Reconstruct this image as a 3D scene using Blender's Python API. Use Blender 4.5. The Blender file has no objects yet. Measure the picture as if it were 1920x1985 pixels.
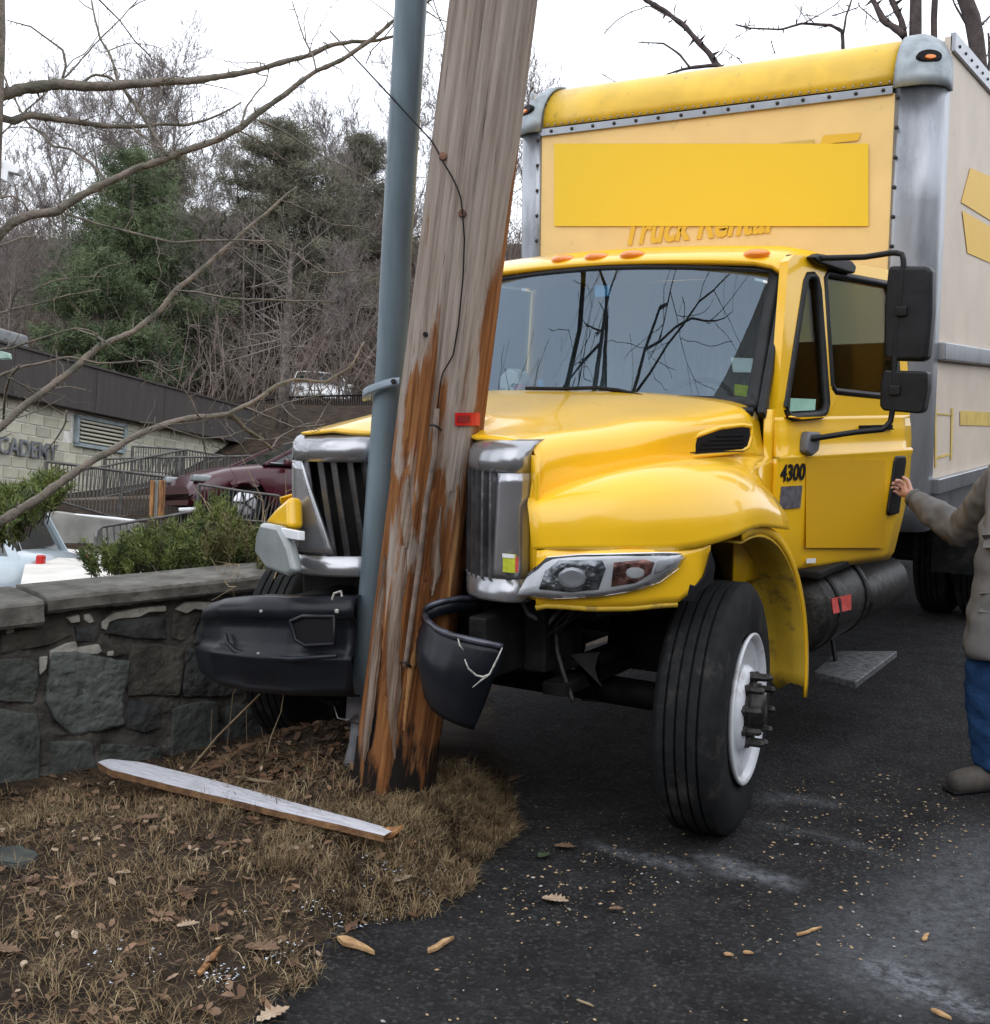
import bpy, bmesh, math, random
import numpy as np
from mathutils import Vector, Matrix
random.seed(7); np.random.seed(7)
S = bpy.context.scene
COL = S.collection
rad = math.radians

# ------------------------------------------------------------------ camera
F_PX, IW, IH = 2322.0, 1920.0, 1985.0
CAM = np.array([2.846, -4.488, 1.772])
CR = np.array([0.8438, 0.5366, 0.0092]); CU = np.array([-0.0627, 0.0816, 0.9947]); CW = np.array([-0.5330, 0.8398, -0.1028])
CR /= np.linalg.norm(CR); CW -= CR*CW.dot(CR); CW /= np.linalg.norm(CW); CU = np.cross(CR, CW)
cd = bpy.data.cameras.new('camera'); cam = bpy.data.objects.new('camera', cd); COL.objects.link(cam)
cd.sensor_fit = 'HORIZONTAL'; cd.sensor_width = 36.0; cd.lens = 36.0*F_PX/IW
cd.clip_start = 0.05; cd.clip_end = 1500
M = Matrix(((CR[0], CU[0], -CW[0], CAM[0]), (CR[1], CU[1], -CW[1], CAM[1]), (CR[2], CU[2], -CW[2], CAM[2]), (0, 0, 0, 1)))
cam.matrix_world = M
S.camera = cam
S.render.resolution_x = 990; S.render.resolution_y = 1024

# ------------------------------------------------------------------ overcast sky
GUP = 0.05*CR + 0.998*CU + 0.033*CW; GUP /= np.linalg.norm(GUP)     # plumb line: the road climbs away from the camera
wd = bpy.data.worlds.new('World'); S.world = wd; wd.use_nodes = True
wn = wd.node_tree.nodes; wl = wd.node_tree.links
bg = wn['Background']
sky = wn.new('ShaderNodeTexSky'); sky.sky_type = 'NISHITA'; sky.sun_disc = False
sky.sun_elevation = rad(38); sky.sun_rotation = rad(150)
mul = wn.new('ShaderNodeVectorMath'); mul.operation = 'SCALE'; mul.inputs[3].default_value = 0.10
mix = wn.new('ShaderNodeMix'); mix.data_type = 'RGBA'; mix.inputs[0].default_value = 0.90
tc = wn.new('ShaderNodeTexCoord'); nz = wn.new('ShaderNodeTexNoise'); nz.inputs['Scale'].default_value = 2.2; nz.inputs['Detail'].default_value = 4
cr = wn.new('ShaderNodeValToRGB')
cr.color_ramp.elements[0].position = .3; cr.color_ramp.elements[0].color = (1.08, 1.14, 1.26, 1)
cr.color_ramp.elements[1].position = .7; cr.color_ramp.elements[1].color = (1.34, 1.36, 1.42, 1)
wl.new(tc.outputs['Generated'], nz.inputs['Vector']); wl.new(nz.outputs['Fac'], cr.inputs['Fac'])
wl.new(sky.outputs[0], mul.inputs[0]); wl.new(mul.outputs[0], mix.inputs[6]); wl.new(cr.outputs[0], mix.inputs[7])
wl.new(mix.outputs[2], bg.inputs['Color']); bg.inputs['Strength'].default_value = 1.42
sd = bpy.data.lights.new('sun', 'SUN'); sd.energy = 0.6; sd.angle = rad(60); sd.color = (1, .97, .92)
sun = bpy.data.objects.new('sun', sd); COL.objects.link(sun)
sun.rotation_euler = (rad(48), 0, rad(20))
S.view_settings.view_transform = 'Standard'; S.view_settings.look = 'None'; S.view_settings.exposure = 0; S.view_settings.gamma = 1
S.view_settings.use_curve_mapping = False

# ------------------------------------------------------------------ helpers
def W(px, py, d):                      # pixel of the photograph + distance -> point
    return CAM + d*(CW + CR*(px-960)/F_PX - CU*(py-992.5)/F_PX)
def onplane(px, py, P, n):
    r = CW + CR*(px-960)/F_PX - CU*(py-992.5)/F_PX
    return CAM + r*((np.array(P)-CAM).dot(n)/r.dot(n))
def dz(px, py, d): return W(px/.9875, py/.9875, d)

def tag(o, label=None, cat=None, group=None, kind=None):
    if label: o['label'] = label
    if cat: o['category'] = cat
    if group: o['group'] = group
    if kind: o['kind'] = kind
    return o
def empty(name, loc=(0, 0, 0), label=None, cat=None, group=None):
    o = bpy.data.objects.new(name, None); COL.objects.link(o); o.location = Vector([float(v) for v in loc]); o.empty_display_size = .1
    return tag(o, label, cat, group)
def org(o):
    v = np.zeros(3)
    while o is not None: v = v+np.array(o.location); o = o.parent
    return v
class MB:
    def __init__(s): s.v = []; s.f = []; s.n = 0
    def add(s, V, Fs):
        V = np.asarray(V, float).reshape(-1, 3)
        s.v.append(V); n = s.n; s.f.extend([tuple(i+n for i in f) for f in Fs]); s.n += len(V); return s
    def box(s, c, sz, R=None):
        h = np.array(sz)/2.0
        V = np.array([[x, y, z] for x in (-1, 1) for y in (-1, 1) for z in (-1, 1)], float)*h
        if R is not None: V = V@np.asarray(R).T
        return s.add(V+np.array(c), [(0, 1, 3, 2), (4, 6, 7, 5), (0, 4, 5, 1), (2, 3, 7, 6), (0, 2, 6, 4), (1, 5, 7, 3)])
    def bar(s, a, b, w, h, up=(0, 0, 1)):
        a = np.array(a, float); b = np.array(b, float); d = b-a; L = np.linalg.norm(d); x = d/L
        z = np.array(up, float); z = z-x*z.dot(x); z /= np.linalg.norm(z); y = np.cross(z, x)
        return s.box((a+b)/2, (L, w, h), np.array([x, y, z]).T)
    def tube(s, pts, r, n=8, cap=True, sq=1.0):
        pts = np.asarray(pts, float); m = len(pts)
        r = np.ones(m)*r if np.isscalar(r) else np.asarray(r, float)
        t = np.gradient(pts, axis=0); t /= (np.linalg.norm(t, axis=1)[:, None]+1e-12)
        u = np.cross(t[0], [0, 0, 1.0]); 
        if np.linalg.norm(u) < .1: u = np.cross(t[0], [1.0, 0, 0])
        V = []
        for i in range(m):
            u = u-t[i]*u.dot(t[i]); u /= np.linalg.norm(u); w = np.cross(t[i], u)
            a = np.arange(n)*2*np.pi/n
            V.append(pts[i]+r[i]*(np.cos(a)[:, None]*u+sq*np.sin(a)[:, None]*w))
        V = np.concatenate(V); Fs = []
        for i in range(m-1):
            for j in range(n):
                k = (j+1) % n; Fs.append((i*n+j, i*n+k, (i+1)*n+k, (i+1)*n+j))
        if cap: Fs.append(tuple(range(n))[::-1]); Fs.append(tuple((m-1)*n+j for j in range(n)))
        return s.add(V, Fs)
    def lathe(s, prof, o, ax, n=32, closed=False):     # prof: (radius, along axis)
        ax = np.array(ax, float); ax /= np.linalg.norm(ax); o = np.array(o, float)
        u = np.cross(ax, [0, 0, 1.0]); u = u/np.linalg.norm(u) if np.linalg.norm(u) > .1 else np.array([1.0, 0, 0]); w = np.cross(ax, u)
        a = np.arange(n)*2*np.pi/n; V = []
        for r, h in prof: V.append(o+ax*h+r*(np.cos(a)[:, None]*u+np.sin(a)[:, None]*w))
        V = np.concatenate(V); Fs = []; m = len(prof)
        for i in range(m if closed else m-1):
            i2 = (i+1) % m
            for j in range(n):
                k = (j+1) % n; Fs.append((i*n+j, i2*n+j, i2*n+k, i*n+k))
        if not closed:
            Fs.append(tuple(range(n))); Fs.append(tuple((m-1)*n+j for j in range(n))[::-1])
        return s.add(V, Fs)
    def grid(s, G, flip=False):
        G = np.asarray(G, float); a, b = G.shape[:2]; Fs = []
        for i in range(a-1):
            for j in range(b-1):
                q = (i*b+j, i*b+j+1, (i+1)*b+j+1, (i+1)*b+j); Fs.append(q[::-1] if flip else q)
        return s.add(G.reshape(-1, 3), Fs)
    def prism(s, P, n, t):                         # polygon P (3-D) pushed along n by t
        P = np.asarray(P, float); k = len(P); n = np.array(n, float)
        V = np.concatenate([P, P+n*t]); Fs = [tuple(range(k))[::-1], tuple(range(k, 2*k))]
        Fs += [(i, (i+1) % k, (i+1) % k+k, i+k) for i in range(k)]
        return s.add(V, Fs)
    def build(s, name, mat, parent=None, smooth=False, bevel=0, sub=0, solid=0, label=None, fix=True, segs=2, **kw):
        V = np.concatenate(s.v)
        if parent is not None: V = V-org(parent)
        me = bpy.data.meshes.new(name); me.from_pydata(V.tolist(), [], s.f)
        if mat: me.materials.append(mat)
        if fix and len(s.f) < 20000:
            bm = bmesh.new(); bm.from_mesh(me); bmesh.ops.recalc_face_normals(bm, faces=bm.faces); bm.to_mesh(me); bm.free()
        me.update()
        if smooth: me.polygons.foreach_set('use_smooth', [True]*len(me.polygons))
        o = bpy.data.objects.new(name, me); COL.objects.link(o)
        if parent is not None: o.parent = parent
        if solid: m = o.modifiers.new('s', 'SOLIDIFY'); m.thickness = solid; m.offset = -1
        if bevel: 
            m = o.modifiers.new('b', 'BEVEL'); m.width = bevel; m.segments = segs; m.limit_method = 'ANGLE'; m.angle_limit = rad(35)
            me.polygons.foreach_set('use_smooth', [True]*len(me.polygons)); w = o.modifiers.new('w', 'WEIGHTED_NORMAL')
        if sub: m = o.modifiers.new('u', 'SUBSURF'); m.levels = sub; m.render_levels = sub
        if label: o['label'] = label
        return tag(o, **kw) if kw else o
def copyobj(o, parent=None, loc=None):
    c = o.copy(); COL.objects.link(c); c.parent = parent
    if loc is not None: c.location = loc
    return c
def place_root(o):                         # put a one-mesh thing's origin at its base
    me = o.data; n = len(me.vertices); a = np.empty(n*3); me.vertices.foreach_get('co', a); a = a.reshape(-1, 3)
    c = np.array([a[:, 0].mean(), a[:, 1].mean(), a[:, 2].min()]); a -= c; me.vertices.foreach_set('co', a.ravel()); o.location = c; me.update(); return o

# ------------------------------------------------------------------ materials
def mat(name, col, rough=.6, metal=0, var=.12, scale=8, bump=.0, bscale=60, coat=0, spec=.5, col2=None, stretch=None, detail=6, dirt=None, dscale=3, dpos=(.55, .7), emit=None, alpha=None, trans=0):
    m = bpy.data.materials.new(name); m.use_nodes = True; N = m.node_tree.nodes; L = m.node_tree.links
    b = N['Principled BSDF']; b.inputs['Roughness'].default_value = rough; b.inputs['Metallic'].default_value = metal
    b.inputs['Specular IOR Level'].default_value = spec; b.inputs['Coat Weight'].default_value = coat; b.inputs['Coat Roughness'].default_value = .06
    t = N.new('ShaderNodeTexCoord'); mp = N.new('ShaderNodeMapping')
    if stretch: mp.inputs['Scale'].default_value = stretch
    L.new(t.outputs['Object'], mp.inputs['Vector'])
    n1 = N.new('ShaderNodeTexNoise'); n1.inputs['Scale'].default_value = scale; n1.inputs['Detail'].default_value = detail
    L.new(mp.outputs[0], n1.inputs['Vector'])
    r = N.new('ShaderNodeValToRGB'); c = np.array(col[:3]); c2 = np.array(col2[:3]) if col2 is not None else c*(1-2*var)
    cA = c*(1+var) if col2 is None else c
    r.color_ramp.elements[0].position = .35; r.color_ramp.elements[1].position = .65
    r.color_ramp.elements[0].color = (*np.clip(c2, 0, 1), 1); r.color_ramp.elements[1].color = (*np.clip(cA, 0, 1), 1)
    L.new(n1.outputs['Fac'], r.inputs['Fac']); out = r.outputs[0]
    if dirt is not None:
        n3 = N.new('ShaderNodeTexNoise'); n3.inputs['Scale'].default_value = dscale; n3.inputs['Detail'].default_value = 9; n3.inputs['Roughness'].default_value = .65
        L.new(mp.outputs[0], n3.inputs['Vector'])
        r3 = N.new('ShaderNodeMapRange'); r3.inputs[1].default_value = dpos[0]; r3.inputs[2].default_value = dpos[1]; L.new(n3.outputs['Fac'], r3.inputs[0])
        mx = N.new('ShaderNodeMix'); mx.data_type = 'RGBA'; L.new(r3.outputs[0], mx.inputs[0]); L.new(out, mx.inputs[6]); mx.inputs[7].default_value = (*dirt, 1); out = mx.outputs[2]
    L.new(out, b.inputs['Base Color'])
    if bump:
        n2 = N.new('ShaderNodeTexNoise'); n2.inputs['Scale'].default_value = bscale; n2.inputs['Detail'].default_value = 8; L.new(mp.outputs[0], n2.inputs['Vector'])
        bp = N.new('ShaderNodeBump'); bp.inputs['Strength'].default_value = bump; bp.inputs['Distance'].default_value = .02; L.new(n2.outputs['Fac'], bp.inputs['Height']); L.new(bp.outputs[0], b.inputs['Normal'])
    if emit: b.inputs['Emission Color'].default_value = (*emit, 1); b.inputs['Emission Strength'].default_value = 1
    if trans: b.inputs['Transmission Weight'].default_value = trans
    return m
def glass(name, tint, refl=.12, rough=.0, gcol=(1, 1, 1)):
    m = bpy.data.materials.new(name); m.use_nodes = True; N = m.node_tree.nodes; L = m.node_tree.links
    for n in list(N): N.remove(n)
    o = N.new('ShaderNodeOutputMaterial'); a = N.new('ShaderNodeBsdfTransparent'); g = N.new('ShaderNodeBsdfGlossy'); x = N.new('ShaderNodeMixShader')
    a.inputs[0].default_value = (*tint, 1); g.inputs[0].default_value = (*gcol, 1); g.inputs['Roughness'].default_value = rough
    fr = N.new('ShaderNodeFresnel'); fr.inputs[0].default_value = 1.5
    ma = N.new('ShaderNodeMath'); ma.operation = 'ADD'; ma.inputs[1].default_value = refl
    L.new(fr.outputs[0], ma.inputs[0]); L.new(ma.outputs[0], x.inputs[0]); L.new(a.outputs[0], x.inputs[1]); L.new(g.outputs[0], x.inputs[2]); L.new(x.outputs[0], o.inputs[0])
    return m
K = {}
K['yellow'] = mat('yellow_paint', (.93, .54, .012), .28, var=.03, scale=2, coat=.7, bump=.02, bscale=9, dirt=(.62, .38, .02), dscale=5, dpos=(.62, .9))
K['yellow_dull'] = mat('dull_yellow', (.62, .40, .03), .6, var=.1, scale=6, dirt=(.1, .07, .04), dscale=6)
K['roofyellow'] = mat('faded_yellow_cap', (.80, .50, .035), .42, var=.07, scale=5, dirt=(.30, .22, .06), dscale=14, dpos=(.62, .76), coat=.2)
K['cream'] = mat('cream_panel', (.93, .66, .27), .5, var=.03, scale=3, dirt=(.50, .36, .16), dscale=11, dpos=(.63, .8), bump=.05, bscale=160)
K['cream2'] = mat('cream_side_panel', (.70, .60, .49), .55, var=.04, scale=3, dirt=(.45, .38, .30), dscale=13, dpos=(.63, .8), bump=.05, bscale=160)
K['alu'] = mat('aluminium', (.36, .38, .41), .36, metal=.8, var=.05, scale=9, bump=.08, bscale=30, stretch=(1, 1, .3), dirt=(.20, .21, .23), dscale=3)
K['alucast'] = mat('painted_cap', (.33, .375, .40), .5, metal=.3, var=.12, scale=14, dirt=(.10, .09, .08), dscale=10, dpos=(.6, .75))
K['chrome'] = mat('chrome_plastic', (.42, .43, .455), .24, metal=.75, var=.06, scale=5, bump=.05, bscale=7)
K['chrome_dull'] = mat('scuffed_chrome', (.22, .22, .23), .3, metal=.9, var=.2, scale=8, bump=.15, bscale=25)
K['black'] = mat('black_plastic', (.012, .013, .015), .45, spec=.3, var=.2, scale=12, bump=.06, bscale=90)
K['bumper'] = mat('bumper_plastic', (.009, .011, .016), .36, spec=.3, var=.15, scale=5, bump=.05, bscale=60, dirt=(.10, .10, .10), dscale=14, dpos=(.66, .8))
K['rubber'] = mat('rubber', (.014, .015, .016), .8, spec=.2, var=.15, scale=20, bump=.12, bscale=120, dirt=(.055, .05, .045), dscale=6)
K['dark'] = mat('dark_greasy_metal', (.010, .010, .010), .7, spec=.25, var=.4, scale=9, bump=.2, bscale=40)
K['rim'] = mat('white_rim', (.68, .70, .74), .35, var=.05, scale=9, dirt=(.25, .22, .19), dscale=7, dpos=(.58, .75), coat=.3)
K['hub'] = mat('dirty_steel', (.042, .040, .038), .5, metal=.6, var=.3, scale=20, bump=.2)
K['grey'] = mat('grey_trim', (.13, .14, .16), .45, var=.1, scale=10)
K['seat'] = mat('cab_interior', (.20, .23, .27), .8, var=.12, scale=5, stretch=(6, 6, .5))
K['orange'] = mat('amber_lens', (.85, .24, .02), .25, var=.05, coat=.5)
K['lens'] = glass('lamp_lens', (.95, .96, .97), -.02)
K['lensfog'] = mat('fogged_lens', (.27, .30, .30), .22, var=.1, scale=6, coat=.6)
K['silver'] = mat('silver_reflector', (.72, .74, .78), .2, metal=.4, var=.05)
K['bulbglass'] = mat('lamp_well', (.30, .32, .34), .15, metal=.7, var=.35, scale=25, bump=.5, bscale=40)
K['glass'] = glass('windscreen_glass', (.62, .72, .72), .16, .0, (.48, .60, .72))
K['sideglass'] = glass('side_window_glass', (.98, .84, .30), -.05, .0, (.6, .7, .85))
K['darkglass'] = mat('dark_car_glass', (.015, .03, .03), .05, var=.1, coat=.8)
K['white'] = mat('white_print', (.78, .80, .80), .5, var=.03)
K['yprint'] = mat('yellow_print', (.93, .62, .022), .5, var=.0)
K['yprint2'] = mat('mustard_patch', (.66, .36, .0), .5, var=.0)
K['yletter'] = mat('golden_letters', (.86, .52, .03), .5, var=.01, scale=3)
K['ypale'] = mat('faded_gold_letters', (.72, .52, .13), .6, var=.08, scale=10)
K['ink'] = mat('dark_print', (.012, .011, .013), .6, var=.1, spec=.15)
K['inkgrey'] = mat('badge_grey', (.12, .115, .13), .4, var=.2, scale=40)
K['red'] = mat('red_plastic', (.55, .015, .012), .35, var=.08)
K['redlabel'] = mat('red_label', (.62, .07, .06), .5, var=.1, scale=40)
K['lime'] = mat('lime_label', (.50, .55, .03), .5, var=.1, scale=60)
K['blue'] = mat('blue_label', (.10, .40, .75), .5, var=.1)
K['mint'] = mat('mint_label', (.30, .55, .45), .5, var=.1)
K['pink'] = mat('pink_cloth', (.75, .25, .28), .8, var=.1)
K['scuff'] = mat('scraped_bare_plastic', (.45, .44, .40), .7, var=.2, scale=50)
K['rust'] = mat('rusty_steel', (.16, .07, .04), .8, var=.4, scale=25, bump=.3)
K['bumperlip'] = mat('bumper_edge_highlight', (.05, .055, .075), .28, var=.3, scale=20, coat=.4)  # rim highlight painted in: lighter, bluish colour along the bumper lip
K['lampbody'] = mat('lamp_chrome', (.86, .88, .92), .25, metal=.0, var=.04, coat=.6)
# ================================================================== GROUND
def sstep(a, b, x):
    t = np.clip((x-a)/(b-a), 0, 1); return t*t*(3-2*t)
VE = np.array([(-.95, 1.6), (-.55, .9), (.0, .2), (.27, -.30), (.42, -.62), (.54, -1.0), (.56, -1.3), (.44, -1.6), (.56, -2.1), (.95, -2.9), (1.2, -4.2), (1.5, -7)])   # verge edge along the asphalt
def edge_x(Y): return np.interp(-np.asarray(Y), -VE[:, 1], VE[:, 0]) + .035*np.sin(9*np.asarray(Y)) + .02*np.sin(23*np.asarray(Y)+1)
WA = np.array([-1.80, -1.02]); WB = np.array([-1.44, .08])     # wall line at its coping's near edge
wd2 = (WB-WA)/np.linalg.norm(WB-WA); wn2 = np.array([wd2[1], -wd2[0]])   # wn2 points toward the road
def hnoise(X, Y):
    return .022*np.sin(3.1*X+1.3*Y)*np.sin(2.3*Y-.7*X)+.012*np.sin(8*X+3)*np.sin(7*Y+1)+.006*np.sin(19*X)*np.sin(17*Y+2)
def ground_z(X, Y):
    X = np.asarray(X, float); Y = np.asarray(Y, float)
    ex = edge_x(Y); inn = sstep(0, .22, ex-X)
    top = .06+.10*np.exp(-(((X-.0)/.55)**2+((Y+.75)/.75)**2))
    z = inn*(top+hnoise(X, Y)+.17*np.exp(-(((X+.75)/.42)**2+((Y+.45)/.38)**2)))
    dw = (X-WA[0])*wn2[0]+(Y-WA[1])*wn2[1]
    z = z - .13*inn*sstep(1.1, .1, dw)
    # land behind the wall: low car park, then a bank climbing to the woods
    dep = (X-CAM[0])*CW[0]+(Y-CAM[1])*CW[1]; back = sstep(-.25, -1.4, dw)*sstep(-9, -4, -np.abs(Y+1)*0-0)  # 0/1
    lot = -.85+ .55*sstep(12, 22, dep) + 1.6*sstep(25, 33, dep) + sstep(33, 75, dep)*7.5 + sstep(75, 140, dep)*9
    back = sstep(-.25, -1.4, dw)*sstep(2.0, -1.5, X)
    side = sstep(9, 17, X)*5.5+sstep(-9, -18, Y)*sstep(-30, -5, X)*5.5        # unseen banks added beyond the road and behind the viewer, blocking low sky
    return z*(1-back)+lot*back+side*(1-back)
def axis(lo, hi, fine_lo, fine_hi, fs, cs):
    a = list(np.arange(fine_lo, fine_hi, fs)); x = fine_lo; st = fs
    while x > lo: st = min(st*1.12, cs); x -= st; a.insert(0, x)
    x = a[-1]; st = fs
    while x < hi: st = min(st*1.12, cs); x += st; a.append(x)
    return np.array(a)
xs = axis(-320, 320, -2.2, 2.4, .03, 14); ys = axis(-320, 340, -3.2, 1.4, .03, 14)
XX, YY = np.meshgrid(xs, ys, indexing='ij'); ZZ = ground_z(XX, YY)-.004
GG = np.stack([XX, YY, ZZ], -1)
def landmat():
    m = bpy.data.materials.new('earth_and_asphalt'); m.use_nodes = True; N = m.node_tree.nodes; L = m.node_tree.links; b = N['Principled BSDF']
    b.inputs['Roughness'].default_value = .95; b.inputs['Specular IOR Level'].default_value = .2
    t = N.new('ShaderNodeTexCoord')
    a = N.new('ShaderNodeTexNoise'); a.inputs['Scale'].default_value = 5; a.inputs['Detail'].default_value = 12; a.inputs['Roughness'].default_value = .7; L.new(t.outputs['Object'], a.inputs[0])
    r = N.new('ShaderNodeValToRGB'); r.color_ramp.elements[0].position = .34; r.color_ramp.elements[0].color = (.018, .013, .010, 1); r.color_ramp.elements[1].position = .68; r.color_ramp.elements[1].color = (.085, .058, .036, 1)
    e = r.color_ramp.elements.new(.52); e.color = (.04, .028, .019, 1)
    L.new(a.outputs[0], r.inputs[0]); L.new(r.outputs[0], b.inputs['Base Color'])
    n2 = N.new('ShaderNodeTexNoise'); n2.inputs['Scale'].default_value = 45; n2.inputs['Detail'].default_value = 9; L.new(t.outputs['Object'], n2.inputs[0])
    bp = N.new('ShaderNodeBump'); bp.inputs['Strength'].default_value = .9; bp.inputs['Distance'].default_value = .03; L.new(n2.outputs[0], bp.inputs['Height']); L.new(bp.outputs[0], b.inputs['Normal'])
    return m
K['earth'] = landmat()
MB().grid(GG).build('ground', K['earth'], smooth=True, fix=False, kind='structure')
# asphalt sheet over the earth, following the verge edge
def asphaltmat():
    m = bpy.data.materials.new('asphalt'); m.use_nodes = True; N = m.node_tree.nodes; L = m.node_tree.links; b = N['Principled BSDF']
    b.inputs['Roughness'].default_value = .92; b.inputs['Specular IOR Level'].default_value = .15
    t = N.new('ShaderNodeTexCoord'); P = t.outputs['Object']
    def noise(sc, de=8, ro=.6):
        n = N.new('ShaderNodeTexNoise'); n.inputs['Scale'].default_value = sc; n.inputs['Detail'].default_value = de; n.inputs['Roughness'].default_value = ro; L.new(P, n.inputs[0]); return n.outputs[0]
    def ramp(i, p0, p1, c0, c1):
        r = N.new('ShaderNodeValToRGB'); r.color_ramp.elements[0].position = p0; r.color_ramp.elements[1].position = p1; r.color_ramp.elements[0].color = (*c0, 1); r.color_ramp.elements[1].color = (*c1, 1); L.new(i, r.inputs[0]); return r.outputs[0]
    def mixc(f, A, B):
        x = N.new('ShaderNodeMix'); x.data_type = 'RGBA'
        (L.new(f, x.inputs[0]) if not isinstance(f, float) else setattr(x.inputs[0], 'default_value', f))
        for s_, v in ((6, A), (7, B)):
            if isinstance(v, tuple): x.inputs[s_].default_value = (*v, 1)
            else: L.new(v, x.inputs[s_])
        return x.outputs[2]
    def math_(op, a, bb):
        n = N.new('ShaderNodeMath'); n.operation = op
        for i, v in enumerate((a, bb)):
            if isinstance(v, (int, float)): n.inputs[i].default_value = v
            else: L.new(v, n.inputs[i])
        return n.outputs[0]
    base = ramp(noise(4.5, 10, .72), .34, .66, (.016, .0155, .0155), (.050, .049, .049))
    v = N.new('ShaderNodeTexVoronoi'); v.inputs['Scale'].default_value = 75; L.new(P, v.inputs['Vector'])
    sp = N.new('ShaderNodeSeparateColor'); L.new(v.outputs['Color'], sp.inputs[0])
    stone = ramp(sp.outputs[0], .70, .97, (.0, .0, .0), (1, 1, 1))
    c = mixc(math_('MULTIPLY', stone, .62), base, (.095, .094, .094))
    c = mixc(ramp(noise(60, 4), .42, .60, (.5, .5, .5), (0, 0, 0)), c, (.012, .012, .014))
    # pale dust scraped over the road: two streaks and a broad worn band
    sx = N.new('ShaderNodeSeparateXYZ'); L.new(P, sx.inputs[0]); X, Y = sx.outputs[0], sx.outputs[1]
    wob = math_('MULTIPLY', math_('SUBTRACT', noise(3.0, 5), .5), .30)
    def streak(p, q, w, s0, s1, amt):
        p = np.array(p); q = np.array(q); d = q-p; Ln = np.linalg.norm(d); d /= Ln
        al = math_('ADD', math_('MULTIPLY', math_('SUBTRACT', X, float(p[0])), float(d[0])), math_('MULTIPLY', math_('SUBTRACT', Y, float(p[1])), float(d[1])))
        ac = math_('ADD', math_('MULTIPLY', math_('SUBTRACT', X, float(p[0])), float(-d[1])), math_('MULTIPLY', math_('SUBTRACT', Y, float(p[1])), float(d[0])))
        ac = math_('ABSOLUTE', math_('ADD', ac, wob), 0)
        m1 = N.new('ShaderNodeMapRange'); m1.interpolation_type = 'SMOOTHSTEP'; m1.inputs[1].default_value = w; m1.inputs[2].default_value = 0; L.new(ac, m1.inputs[0])
        m2 = N.new('ShaderNodeMapRange'); m2.interpolation_type = 'SMOOTHSTEP'; m2.inputs[1].default_value = 0; m2.inputs[2].default_value = .25*Ln; L.new(al, m2.inputs[0])
        m3 = N.new('ShaderNodeMapRange'); m3.interpolation_type = 'SMOOTHSTEP'; m3.inputs[1].default_value = Ln; m3.inputs[2].default_value = .8*Ln; L.new(al, m3.inputs[0])
        k = math_('MULTIPLY', math_('MULTIPLY', m1.outputs[0], m2.outputs[0]), m3.outputs[0])
        g = ramp(noise(22, 6, .7), s0, s1, (0, 0, 0), (1, 1, 1))
        return math_('MULTIPLY', math_('MULTIPLY', k, g), amt)
    for a_ in STREAKS: c = mixc(streak(*a_), c, (.30, .32, .35))
    L.new(c, b.inputs['Base Color'])
    bp = N.new('ShaderNodeBump'); bp.inputs['Strength'].default_value = 1; bp.inputs['Distance'].default_value = .014
    L.new(math_('ADD', noise(130, 5), v.outputs['Distance']), bp.inputs['Height']); L.new(bp.outputs[0], b.inputs['Normal'])
    return m
def gp(px, py, z=0.): d = CW + CR*(px-960)/F_PX - CU*(py-992.5)/F_PX; return (CAM+d*((z-CAM[2])/d[2]))[:2]
STREAKS = [(gp(1120, 1625), gp(1370, 1700), .07, .34, .62, .50), (gp(1320, 1655), gp(1570, 1725), .10, .34, .62, .62), (gp(1420, 1585), gp(1760, 1660), .08, .38, .66, .28),
           (gp(1640, 1860), gp(1960, 1990), .12, .40, .64, .75), (gp(1600, 1990), gp(2050, 1600), .50, .22, .7, .46), (gp(1440, 1540), gp(1650, 1560), .12, .3, .6, .25)]
K['asphalt'] = asphaltmat()
ya = axis(-300, 330, -3.2, 1.4, .04, 14); G = []
for y in ya:
    e = edge_x(y)+.01*math.sin(41*y)-.03; far = sstep(1.5, 6, y)
    row = []
    for t in (0, .03, .08, .2, .5, 1.2, 3, 6.5):
        row.append((e+t*1.0, y, .0+.001*math.sin(5*y)*0))
    G.append(row)
MB().grid(G, flip=True).build('asphalt_road', K['asphalt'], smooth=True, fix=False, kind='structure')

# ================================================================== BOX TRUCK
T = empty('box_truck', (0, 0, 0), 'yellow rental box truck crashed nose first into the wooden utility pole', 'truck')
def mir(G): G = np.array(G, float).copy(); G[..., 0] *= -1; return G
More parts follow.
